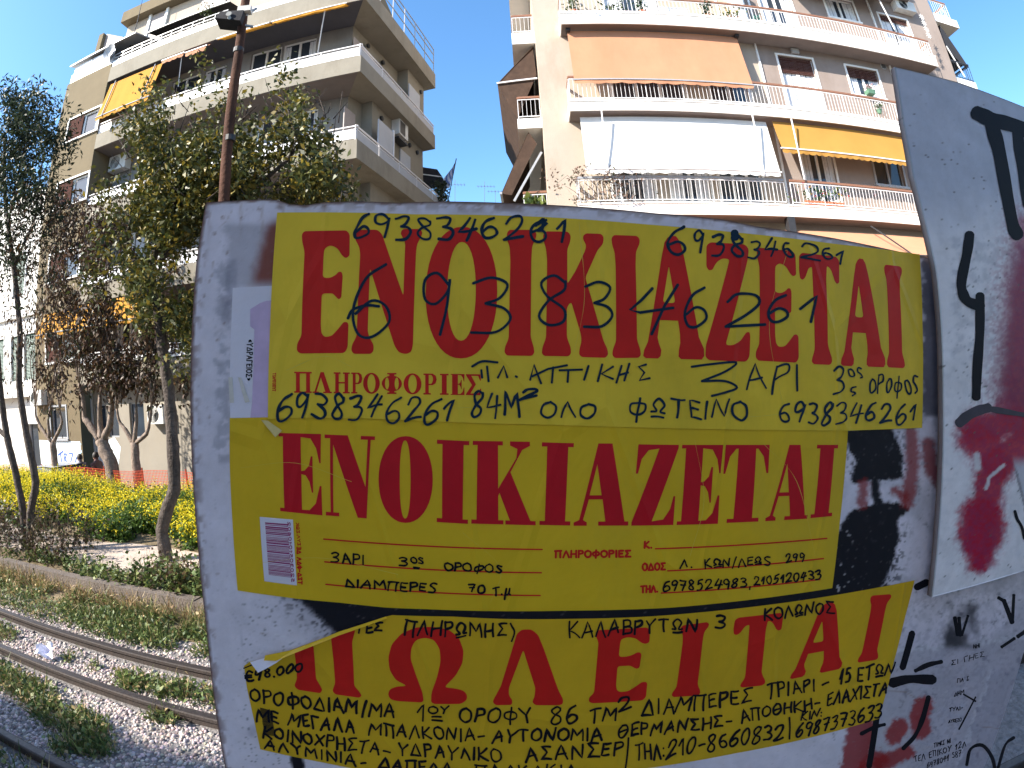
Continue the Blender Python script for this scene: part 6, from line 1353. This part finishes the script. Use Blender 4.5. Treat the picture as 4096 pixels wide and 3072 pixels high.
# --- notice 1 (top)
N1 = thing_px('paper_notice', (1290, 690), 'top yellow notice with fat rounded red capitals overwritten by big blue telephone numbers', 'notice', 'yellow notices pasted on the board')
o1 = [(600, 460), (900, 464), (1180, 470), (1400, 486), (1600, 504), (1800, 527), (1985, 550), (1991, 700), (1992, 820), (1990, 924), (1830, 930), (1500, 926), (1185, 917), (1040, 914), (900, 908), (780, 903), (650, 902), (580, 905), (585, 700), (592, 560)]
poly_px(o1, .0014, 'paper', 'paper_yellow', N1)
b = MB(); H1 = .0016
for ch, z, q in (('Ε', 'A', [(803, 305), (1137, 300), (1128, 1160), (768, 1160)]), ('Ν', 'A', [(1172, 298), (1643, 292), (1585, 1165), (1147, 1165)]), ('Ο', 'A', [(1672, 278), (2168, 278), (2160, 1195), (1660, 1195)]), ('Ι', 'B', [(222, 212), (428, 212), (412, 1090), (205, 1085)]), ('Κ', 'B', [(475, 222), (897, 240), (928, 1103), (465, 1093)]), ('Ι', 'B', [(950, 247), (1147, 255), (1155, 1103), (957, 1103)]),
                 ('Α', 'B', [(1190, 248), (1575, 260), (1597, 1118), (1172, 1105)]), ('Ζ', 'B', [(1610, 297), (1908, 318), (1918, 1130), (1602, 1118)]), ('Ε', 'C', [(228, 165), (512, 195), (545, 1020), (222, 1000)]), ('Τ', 'C', [(537, 205), (838, 238), (838, 1035), (537, 1025)]), ('Α', 'C', [(868, 240), (1130, 262), (1177, 1052), (848, 1038)]), ('Ι', 'C', [(1165, 293), (1297, 308), (1320, 1056), (1188, 1048)])):
    letter(b, RS, ch, Q(z, *q), H1, 7.0)
own(b.build('printed_heading', 'print_red'), N1)
b = MB(); tx = 'ΠΛΗΡΟΦΟΡΙΕΣ'
for ch, (x0, x1) in zip(tx, ((750, 872), (878, 1012), (1025, 1137), (1147, 1224), (1230, 1346), (1360, 1500), (1512, 1636), (1650, 1742), (1765, 1825), (1840, 1936), (1946, 2052))):
    t0, t1 = 1287 + (x0 - 750) * .014, 1287 + (x1 - 750) * .014; letter(b, LS, ch, Q('A', (x0, t0), (x1, t1), (x1, t1 + 146), (x0, t0 + 146)), H1)
    if ch == 'Φ': letter(b, LS, 'Ι', Q('A', (x0 + 38, t0), (x1 - 38, t0), (x1 - 38, t0 + 146), (x0 + 38, t0 + 146)), H1 + .00002)
write(b, 'ΤΥΠΟΤΡΑΣΤ', Z('A', 620, 1422), Z('A', 598, 1422), Z('A', 622, 1296), Z('A', 601, 1296), 1.1, H1, jit=0)
own(b.build('printed_words', 'print_red'), N1)
b = MB(); H2 = .0018
hw(b, '6938346', 'A', 1165, 195, 350, 2165, 220, 355, 4.6, H2, jit=.055); hw(b, '261', 'B', 212, 132, 275, 640, 128, 300, 4.6, H2, gap=.35)
for q in range(3): ribbon(b, [Z('B', 425 + q * 16, 180 - q * 10), Z('B', 470 + q * 6, 140), Z('B', 500 - q * 10, 165), Z('B', 440 + q * 12, 215)], 6, H2)
hw(b, '6', 'B', 1345, 182, 368, 1470, 182, 368, 4.4, H2); hw(b, '9', 'B', 1525, 225, 382, 1600, 225, 382, 4.4, H2); hw(b, '3', 'B', 1655, 240, 390, 1735, 240, 390, 4.4, H2); hw(b, '8', 'B', 1780, 240, 390, 1880, 240, 390, 4.4, H2); ribbon(b, [Z('B', 1808, 236), Z('B', 1812, 262)], 13, H2)
hw(b, '346', 'C', 175, 108, 250, 498, 125, 255, 3.8, H2, jit=.055); hw(b, '2', 'C', 555, 145, 272, 700, 150, 275, 3.8, H2); hw(b, '6', 'C', 705, 160, 255, 790, 165, 260, 3.8, H2); hw(b, '1', 'C', 818, 180, 275, 865, 180, 285, 3.8, H2)
big = 4.6
for ch, z, x0, x1, y0, y1 in (('6', 'A', 1150, 1432, 540, 1045), ('9', 'A', 1640, 1850, 600, 1030), ('3', 'B', -25, 260, 545, 935), ('8', 'B', 435, 665, 530, 875), ('3', 'B', 760, 965, 575, 893), ('6', 'B', 1455, 1622, 615, 888), ('2', 'B', 1745, 2020, 655, 890), ('6', 'C', 308, 465, 520, 715), ('1', 'C', 548, 690, 525, 715)): hw(b, ch, z, x0, y0, y1, x1, y0, y1, big, H2, jit=0)
ribbon(b, catmull(Q('A', (1125, 915), (1160, 855), (1260, 825), (1340, 832))), big, H2); ribbon(b, Q('B', (1235, 620), (1160, 700), (1080, 770), (1150, 788), (1380, 755)), big, H2); ribbon(b, Q('B', (1412, 595), (1320, 740), (1230, 938)), big, H2)
m3 = 3.9
ribbon(b, catmull(Q('A', (1990, 1250), (2060, 1215), (2165, 1222))), m3, H2)
for q in ([(45, 1190), (50, 1240)], [(85, 1165), (95, 1265)], [(160, 1240), (200, 1160), (225, 1238)], [(285, 1232), (292, 1236)], [(385, 1255), (410, 1150), (460, 1280)], [(400, 1232), (510, 1180), (640, 1155)], [(545, 1170), (535, 1275)], [(590, 1190), (745, 1185)], [(650, 1190), (645, 1270)], [(790, 1160), (760, 1255)], [(885, 1150), (855, 1265)], [(960, 1165), (880, 1215), (960, 1250)], [(1020, 1160), (985, 1275)], [(1075, 1145), (1040, 1260)], [(1000, 1225), (1065, 1205)], [(1190, 1150), (1140, 1165), (1180, 1205), (1145, 1260), (1215, 1245)]): ribbon(b, Q('B', *q), m3, H2)
ribbon(b, catmull(Q('B', (1510, 1165), (1660, 1145), (1820, 1135), (1740, 1200), (1580, 1265))), m3, H2); ribbon(b, catmull(Q('B', (1580, 1265), (1740, 1265), (1825, 1310), (1740, 1345), (1650, 1368))), m3, H2)
hw(b, 'Α', 'C', 145, 1020, 1230, 310, 1020, 1225, 3.4, H2); hw(b, 'ΡΙ', 'C', 350, 1030, 1220, 540, 1030, 1210, 3.4, H2); hw(b, '3', 'C', 795, 1062, 1245, 868, 1062, 1245, 3.4, H2); hw(b, 'ος', 'C', 900, 1045, 1120, 1008, 1050, 1132, 2.8, H2); hw(b, 'ς', 'C', 915, 1190, 1255, 960, 1190, 1255, 2.6, H2); hw(b, 'οΡοφος', 'C', 1055, 1095, 1235, 1418, 1110, 1252, 2.9, H2)
hw(b, '6938346261', 'A', 625, 1425, 1600, 1850, 1475, 1640, 4.4, H2, jit=.055, slant=.12)
hw(b, '84', 'B', -20, 1335, 1510, 170, 1340, 1505, 4.2, H2); hw(b, 'Μ', 'B', 200, 1330, 1480, 300, 1340, 1490, 5.0, H2); hw(b, '2', 'B', 325, 1325, 1400, 440, 1322, 1375, 4.6, H2)
hw(b, 'ΟΛΟ', 'B', 465, 1400, 1520, 835, 1425, 1520, 4.0, H2); hw(b, 'ΦΩΤΕΙΝΟ', 'B', 1075, 1385, 1525, 1890, 1400, 1515, 3.8, H2, jit=.055, slant=.1); hw(b, '6938346261', 'C', 395, 1310, 1470, 1402, 1320, 1450, 3.6, H2, jit=.055, slant=.1)
own(b.build('handwriting', 'ink_blue'), N1)
tp = MB(); fill(tp, [Q('4', (352, 140), (400, 145), (500, 215), (452, 262))], .0024); M['clear_tape'] = mat('clear_tape', (.70, .56, .22), .25, .12, 12, .2, 30, .8)
own(tp.build('tape', 'clear_tape'), N1)

M['crease_pale'] = mat('crease_pale', (.70, .54, .085), .4, .1, 20, 0, 1, .3)
b = MB()
for q in ([(620, 800), (700, 770), (760, 792)], [(1250, 480), (1262, 640), (1240, 760)], [(1700, 540), (1660, 700), (1690, 880)], [(900, 895), (1010, 880), (1120, 893)], [(1480, 880), (1600, 900), (1720, 890)]): ribbon(b, catmull(q, 8), .6, .00158, wvar=.7)
own(b.build('creases', 'crease_pale'), N1)
b = MB()
for q in ([(520, 1010), (640, 1000), (760, 1040)], [(560, 1215), (700, 1205), (860, 1240)], [(1500, 950), (1520, 1080), (1490, 1200)], [(1000, 1150), (1080, 1225), (1060, 1300)], [(1650, 960), (1720, 1040), (1760, 1200)]): ribbon(b, catmull(q, 8), .6, .00088, wvar=.7)
own(b.build('creases', 'crease_pale'), N2)

# --- notice 3 (bottom)
N3 = thing_px('paper_notice', (1280, 1480), 'lowest yellow notice with a peeled corner, red capitals and dense black handwriting', 'notice', 'yellow notices pasted on the board')
o3 = [Z('6', 1275, 140), Z('6', 1700, 150), Z('7', 0, 330), Z('7', 500, 330), Z('7', 1000, 315), Z('7', 1600, 262), Z('7', 2212, 180), (1975, 1253), (1955, 1330), (1930, 1430), (1898, 1552), (1674, 1610), Z('7', 1600, 1245), Z('7', 1010, 1345), (1300, 1672), (1150, 1682), (1000, 1680), (880, 1672), Z('6', 1300, 1275), Z('6', 760, 1178), Z('6', 340, 1090), Z('6', 300, 900), Z('6', 245, 650), Z('6', 225, 500), Z('6', 265, 470), Z('6', 400, 440), Z('6', 590, 375), Z('6', 900, 258), Z('6', 1230, 150)]
poly_px(o3, .0007, 'paper', 'paper_yellow_warm', N3)
b = MB(); H1 = .0009
fill(b, [round_poly(Q('6', (580, 385), (716, 352), (725, 450), (735, 590), (760, 630), (780, 670), (765, 692), (605, 668), (580, 640), (600, 590), (595, 500)), 5)], H1)
fill(b, [round_poly(Q('6', (840, 296), (1013, 242), (990, 330), (1000, 520), (1005, 640), (1040, 680), (1058, 710), (1040, 724), (870, 700), (850, 675), (870, 620), (860, 480)), 5)], H1)
fill(b, [round_poly(Q('6', (1495, 745), (1488, 690), (1440, 560), (1403, 450), (1408, 370), (1440, 315), (1505, 298), (1570, 315), (1610, 380), (1615, 470), (1590, 580), (1550, 690), (1548, 755), (1570, 768), (1760, 768), (1800, 740), (1803, 705), (1780, 675), (1730, 660), (1640, 650), (1720, 570), (1770, 480), (1778, 390), (1745, 300), (1670, 240), (1560, 222), (1440, 226), (1340, 268), (1270, 345), (1245, 440), (1255, 530), (1300, 600), (1380, 640), (1300, 645), (1255, 665), (1243, 700), (1260, 735), (1310, 748), (1480, 757)), 8)], H1)
fill(b, [round_poly(Q('7', (115, 430), (150, 402), (215, 402), (260, 440), (300, 540), (395, 810), (430, 880), (425, 910), (400, 917), (240, 917), (218, 895), (235, 860), (240, 800), (158, 540), (60, 800), (60, 850), (85, 885), (80, 915), (-30, 917), (-50, 895), (-40, 870), (5, 790)), 6)], H1)
for ch, z, q in (('Ε', '7', [(650, 405), (1020, 385), (998, 885), (603, 905)]), ('Ι', '7', [(1230, 375), (1423, 350), (1358, 850), (1165, 862)]), ('Τ', '7', [(1595, 325), (1932, 285), (1862, 775), (1520, 812)]), ('Α', '8', [(155, 812), (415, 775), (342, 1140), (75, 1195)]), ('Ι', '8', [(498, 758), (607, 750), (533, 1092), (427, 1108)])): letter(b, RS, ch, Q(z, *q), H1, 6.0)
own(b.build('printed_heading', 'print_red'), N3)
b = MB(); H2 = .0011; k = 3.7
hw(b, 'ΤΕΣ', '6', 1015, 200, 255, 1205, 188, 255, k, H2); hw(b, 'ΠΛΗΡΩΜΗΣ)', '6', 1360, 175, 272, 2138, 205, 305, k, H2)
hw(b, 'ΚΑΛΑΒΡΥΤΩΝ', '7', 472, 348, 455, 1335, 328, 410, k, H2); hw(b, '3', '7', 1468, 305, 395, 1532, 303, 388, k, H2); hw(b, 'ΚΟΛΩΝΟΣ', '7', 1800, 262, 336, 302, 785, 842, k - .4, H2, z2='8')
hw(b, '€98.000', '6', 238, 540, 612, 638, 482, 532, k, H2); ribbon(b, Q('6', (225, 515), (285, 490)), 2.2, H2)
hw(b, 'ΟΡΟΦΟΔΙΑΜ/ΜΑ', '6', 270, 660, 752, 1290, 775, 868, k + .3, H2); hw(b, '1', '6', 1455, 770, 888, 1510, 772, 892, k, H2); hw(b, 'ΟΥ', '6', 1530, 780, 832, 1672, 785, 835, k - .5, H2); hw(b, '-', '6', 1545, 830, 880, 1620, 835, 885, 3, H2); hw(b, '-', '6', 1545, 855, 905, 1622, 860, 910, 3, H2)
hw(b, 'ΟΡΟΦΥ', '6', 1752, 802, 895, 215, 940, 1040, k, H2, z2='7'); hw(b, '86', '7', 345, 925, 1038, 525, 915, 1025, k, H2); hw(b, 'ΤΜ', '7', 610, 945, 1038, 790, 935, 1015, k, H2); hw(b, '2', '7', 808, 865, 955, 885, 862, 940, k, H2)
hw(b, 'ΔΙΑΜΠΕΡΕΣ', '7', 970, 888, 992, 1712, 805, 897, k, H2); hw(b, 'ΤΡΙΑΡΙ', '7', 1815, 772, 872, 205, 1195, 1250, k - .2, H2, z2='8'); hw(b, '-', '8', 240, 1195, 1245, 280, 1190, 1235, 3.2, H2); hw(b, '15', '8', 335, 1150, 1225, 395, 1135, 1208, k - .3, H2); hw(b, 'ΕΤΩΝ', '8', 425, 1135, 1208, 612, 1108, 1165, k - .4, H2, slant=.15)
hw(b, 'ΜΕ', '6', 320, 805, 885, 468, 822, 902, k, H2); hw(b, 'ΜΕΓΑΛΑ', '6', 545, 830, 918, 1005, 885, 972, k, H2); hw(b, 'ΜΠΑΛΚΟΝΙΑ-', '6', 1115, 905, 985, 1925, 950, 1036, k, H2); hw(b, 'ΑΥΤΟΝΟΜΙΑ', '6', 1988, 955, 1038, 690, 1072, 1150, k, H2, z2='7')
hw(b, 'ΘΕΡΜΑΝΣΗΣ-', '7', 805, 1050, 1140, 1578, 985, 1058, k, H2); hw(b, 'ΑΠΟΘΗΚΗ-', '7', 1635, 952, 1032, 232, 1290, 1340, k - .2, H2, z2='8'); hw(b, 'ΕΛΑΧΙΣΤΑ', '8', 270, 1265, 1330, 580, 1208, 1268, k - .4, H2, slant=.12)
hw(b, 'ΚΟΙΝΟΧΡΗΣΤΑ', '6', 368, 930, 1005, 1180, 1040, 1122, k, H2); hw(b, '-', '6', 1205, 1060, 1130, 1262, 1066, 1136, 3.2, H2); hw(b, 'ΥΔΡΑΥΛΙΚΟ', '6', 1320, 1045, 1135, 2035, 1088, 1170, k, H2); hw(b, 'ΑΣΑΝΣΕΡ', '7', 170, 1210, 1300, 838, 1165, 1252, k + .2, H2); hw(b, '|', '7', 840, 1170, 1330, 885, 1165, 1325, k - .4, H2)
hw(b, 'ΤΗΛ:', '7', 922, 1180, 1288, 1115, 1172, 1272, k - .2, H2); hw(b, '210-8660832', '7', 1130, 1160, 1272, 1925, 1045, 1140, k - .2, H2, slant=.12); hw(b, '|', '7', 1945, 1005, 1135, 1992, 1000, 1130, 3.2, H2); hw(b, 'ΚΙΝ:', '8', 135, 1362, 1408, 240, 1348, 1390, 2.9, H2, slant=.1); hw(b, '6987373633', '8', 108, 1432, 1495, 552, 1318, 1395, 3.2, H2, slant=.15)
hw(b, 'ΑΛΥΜΙΝΙΑ', '6', 375, 1022, 1090, 1015, 1130, 1200, k, H2); hw(b, '-', '6', 1045, 1150, 1212, 1090, 1155, 1216, 3.2, H2); hw(b, 'ΔΑΠΕΔΑ', '6', 1185, 1148, 1215, 1690, 1190, 1262, k, H2); hw(b, 'ΠΛΑΚΑΚΙΑ', '6', 1860, 1200, 1280, 520, 1325, 1405, k, H2, z2='7')
own(b.build('handwriting', 'ink_black'), N3)
b = MB()
for z0, (x0, y0, x1, y1) in (('6', (340, 795, 412, 815)), ('6', (355, 890, 430, 905))):
    for i in range(16): ribbon(b, Q(z0, (x0 + i * 1.2, y0 + i * 6), (x1 + i * 1.2, y1 + i * 6)), .9, .0010, wvar=0)
own(b.build('barcode', 'ink_black'), N3)
# the peeled corner: paper curled forward, its white back showing, its edge folded over
def lifted(pts, name, m):
    P = [Vector(w3(*ab([p[:2]])[0], p[2])) for p in pts]; return P
cl = MB(); c_ = [Z('6', *p) for p in ((268, 472), (388, 430), (575, 385), (470, 455), (395, 500), (338, 530))]; hs = (.001, .004, .002, .008, .007, .006)
cl.add([tuple(w3(*ab([p])[0], h_)) for p, h_ in zip(c_, hs)], [(0, 5, 4), (0, 4, 1), (1, 4, 3), (1, 3, 2)]); own(cl.build('curled_back', 'paper_white'), N3)
cl = MB(); c_ = [Z('6', *p) for p in ((388, 408), (590, 372), (900, 250), (1230, 148), (1240, 160), (900, 272), (590, 392), (470, 440), (385, 438))]; hs = (.006, .004, .003, .001, .002, .005, .007, .008, .008)
cl.add([tuple(w3(*ab([p])[0], h_)) for p, h_ in zip(c_, hs)], [(0, 8, 7, 1), (1, 7, 6), (1, 6, 5, 2), (2, 5, 4, 3)]); own(cl.build('folded_edge', 'paper_yellow_warm'), N3)

# --- black and pencil marks on the board itself
b = MB(); H0 = .0002
for q, w_ in (([(740, 715), (790, 690)], 13), ([(715, 955), (665, 1135)], 11), ([(610, 1215), (700, 1195), (822, 1198)], 17), ([(530, 1395), (490, 1650)], 10), ([(450, 1480), (520, 1445), (570, 1432)], 7), ([(800, 1290), (770, 1400), (730, 1490), (670, 1555)], 9), ([(985, 1275), (1045, 1310)], 4), ([(1045, 1290), (960, 1455)], 4), ([(735, 1150), (800, 1120), (865, 1105)], 9), ([(1168, 772), (1190, 785)], 8), ([(1195, 790), (1235, 895)], 11), ([(1245, 760), (1238, 890)], 8), ([(1185, 1025), (1245, 985)], 8), ([(1270, 970), (1300, 950)], 10), ([(1000, 1640), (1020, 1560), (1080, 1540), (1130, 1600), (1150, 1680)], 7), ([(1160, 1670), (1200, 1540), (1245, 1500)], 6), ([(938, 878), (952, 960)], 9), ([(960, 880), (966, 962)], 9), ([(1005, 868), (975, 962)], 7)): ribbon(b, catmull(Q('8', *q)), w_ * .82, H0, wvar=.3)
own(b.build('brush_marks', 'ink_black'), BOARD)
b = MB()
for t, q in (('ΤΙΜΕΣ ΝΙ', (828, 1530, 1550, 915, 1505, 1528)), ('ΤΕΛ ΕΠΙΚΟΥ 12Λ', (725, 1600, 1630, 995, 1515, 1545)), ('6978041 587', (792, 1635, 1660, 970, 1560, 1592)), ('ΓΙΑ Σ', (950, 1195, 1215, 1010, 1180, 1200)), ('ΔΗΜ', (935, 1265, 1285, 985, 1250, 1272)), ('ΤΥΛΙ-', (908, 1345, 1362, 980, 1335, 1352)), ('ΑΥΚΕΖΟ', (905, 1410, 1425, 972, 1395, 1412)), ('ΝΗΙ', (1035, 1015, 1035, 1068, 1010, 1030)), ('ΣΙ ΓΗΕΣ', (920, 1100, 1125, 1090, 1050, 1075))): hw(b, t, '8', *q, 1.3, .0003)
own(b.build('pencil_notes', 'ink_black'), BOARD)

# --- second white sheet standing in front of the board at the right
PD = .432
PL = [(1932, 144), (1950, 260), (1972, 380), (1995, 470), (2022, 590), (2033, 720), (2036, 860), (2035, 1000), (2026, 1150), (2012, 1290)]
PT = [(1932, 144), (2000, 160), (2070, 178), (2140, 203), (2212, 231), (2300, 270), (2420, 330)]
PB = [(2012, 1290), (2110, 1264), (2212, 1233), (2330, 1190), (2420, 1150)]
def paint_panel(X, Y, u, v):
    n1, n2, n3 = fbm(X / 50, Y / 50, 131), fbm(X / 14, Y / 14, 133), fbm(X / 5, Y / 5, 137)
    C = np.tile([(.82, .79, .82)], (len(X), 1)).astype(float) * (.95 + .10 * n1)[:, None]
    blend(C, .75 * sm(560, 380, Y + 60 * (n1 - .5)), (.44, .47, .58)); blend(C, .18 * sm(.5, .7, n2), (.45, .45, .50))  # upper part's bluish shade painted into the colour, then random grey mottling
    blend(C, .30 * rect(X + 20 * (n2 - .5), Y, 2060, 2160, 510, 800, 6) * sm(.4, .6, n2), (.38, .38, .44)); blend(C, .5 * sm(.66, .72, n3) * rect(X, Y, 2060, 2190, 520, 900, 20), (.25, .25, .30))
    j = 22 * (n3 - .5) + 26 * (n2 - .5)
    for p, r, s in (([(2250, 500), (2222, 640), (2215, 800), (2200, 890)], 46, 50), ([(2105, 925), (2230, 905)], 30, 22), ([(2110, 950), (2160, 1000), (2220, 950)], 34, 24), ([(2150, 1000), (2135, 1060), (2122, 1120)], 28, 18), ([(2122, 1128), (2120, 1155)], 46, 18), ([(2118, 1170), (2117, 1205)], 26, 20), ([(2117, 1200), (2116, 1225)], 11, 12)):
        a = seg_d(X, Y, p) + j; blend(C, .96 * sm(r + s * .5, r - s * .5, a), (.44, .004, .040)); blend(C, .6 * sm(r + s * 1.3, r, a) * sm(.45, .7, n3 + .12), (.30, .02, .09))
    a = sm(70, 20, seg_d(X, Y, [(2235, 560), (2215, 700), (2200, 840)]) + j); blend(C, .45 * a, (.10, .015, .085))
    blend(C, .9 * sm(5, 2, seg_d(X, Y, [(2168, 1005), (2138, 1030), (2130, 1055)]) + 4 * (n3 - .5)), (.66, .64, .66)); blend(C, .9 * sm(10, 4, seg_d(X, Y, [(2110, 985), (2112, 1010)]) + 6 * (n3 - .5)), (.66, .64, .66))
    blend(C, .95 * sm(4, 1, np.minimum(u * 600, v * 1100)), (.34, .30, .30)); blend(C, .9 * sm(.74, .78, fbm(X / 5, Y / 5, 139)), (.12, .10, .10))
    lay = sm(-3, 3, X - 2190 - .25 * (Y - 1000)) * sm(980, 1010, Y); blend(C, .85 * lay, (.50, .50, .56)); blend(C, .8 * sm(4, 1, np.abs(X - 2190 - .25 * (Y - 1000) + 6 * (n3 - .5))) * sm(1000, 1020, Y), (.16, .15, .17))
    return np.clip(C, .004, 1)
PN = thing_px('metal_sheet', (2100, 1250), 'tall white metal sheet with magenta spray and thick black brush strokes, lapping over the board', 'panel', d=PD)
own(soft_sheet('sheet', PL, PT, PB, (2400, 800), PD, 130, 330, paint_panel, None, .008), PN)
zz = lambda x, y: ((2900 + x * .5424) * .54004, y * .5424 * .54004)
b = MB(); H0 = .0006
ribbon(b, catmull([zz(1862, 838), zz(1960, 880), zz(2080, 912), zz(2200, 950), (2240, 295)]), 25, H0, PD, wvar=.2)
ribbon(b, catmull([zz(1955, 900), zz(2015, 1100), zz(2070, 1400), zz(2120, 1659), (2196, 505)]), 22, H0, PD, wvar=.15); ribbon(b, catmull([zz(2150, 950), zz(2185, 1200), zz(2230, 1500)]), 18, H0, PD, wvar=.15)
ribbon(b, catmull(Q('C', (1800, 80), (1782, 210), (1745, 390), (1745, 480), (1785, 560), (1878, 598))), 17, H0, PD, wvar=.12); ribbon(b, catmull(Q('C', (1878, 530), (1876, 800), (1858, 1050), (1850, 1262))), 16, H0, PD, wvar=.12)
own(b.build('brush_strokes', 'ink_black'), PN)
M['faded_black'] = mat('faded_black', (.045, .035, .055), .6, .3, 30)
b = MB(); ribbon(b, catmull(Q('C', (1730, 1455), (1790, 1405), (1860, 1370), (1930, 1350))), 17, H0, PD, wvar=.2); ribbon(b, catmull(Q('C', (1930, 1352), (2060, 1375), (2205, 1400))), 9, H0, PD, wvar=.3)
own(b.build('faded_stroke', 'faded_black'), PN)
b = MB(); ribbon(b, catmull(Q('8', (1250, 320), (1262, 360), (1285, 400), (1300, 460))), 5, H0, PD); own(b.build('tear', 'ink_black'), PN)
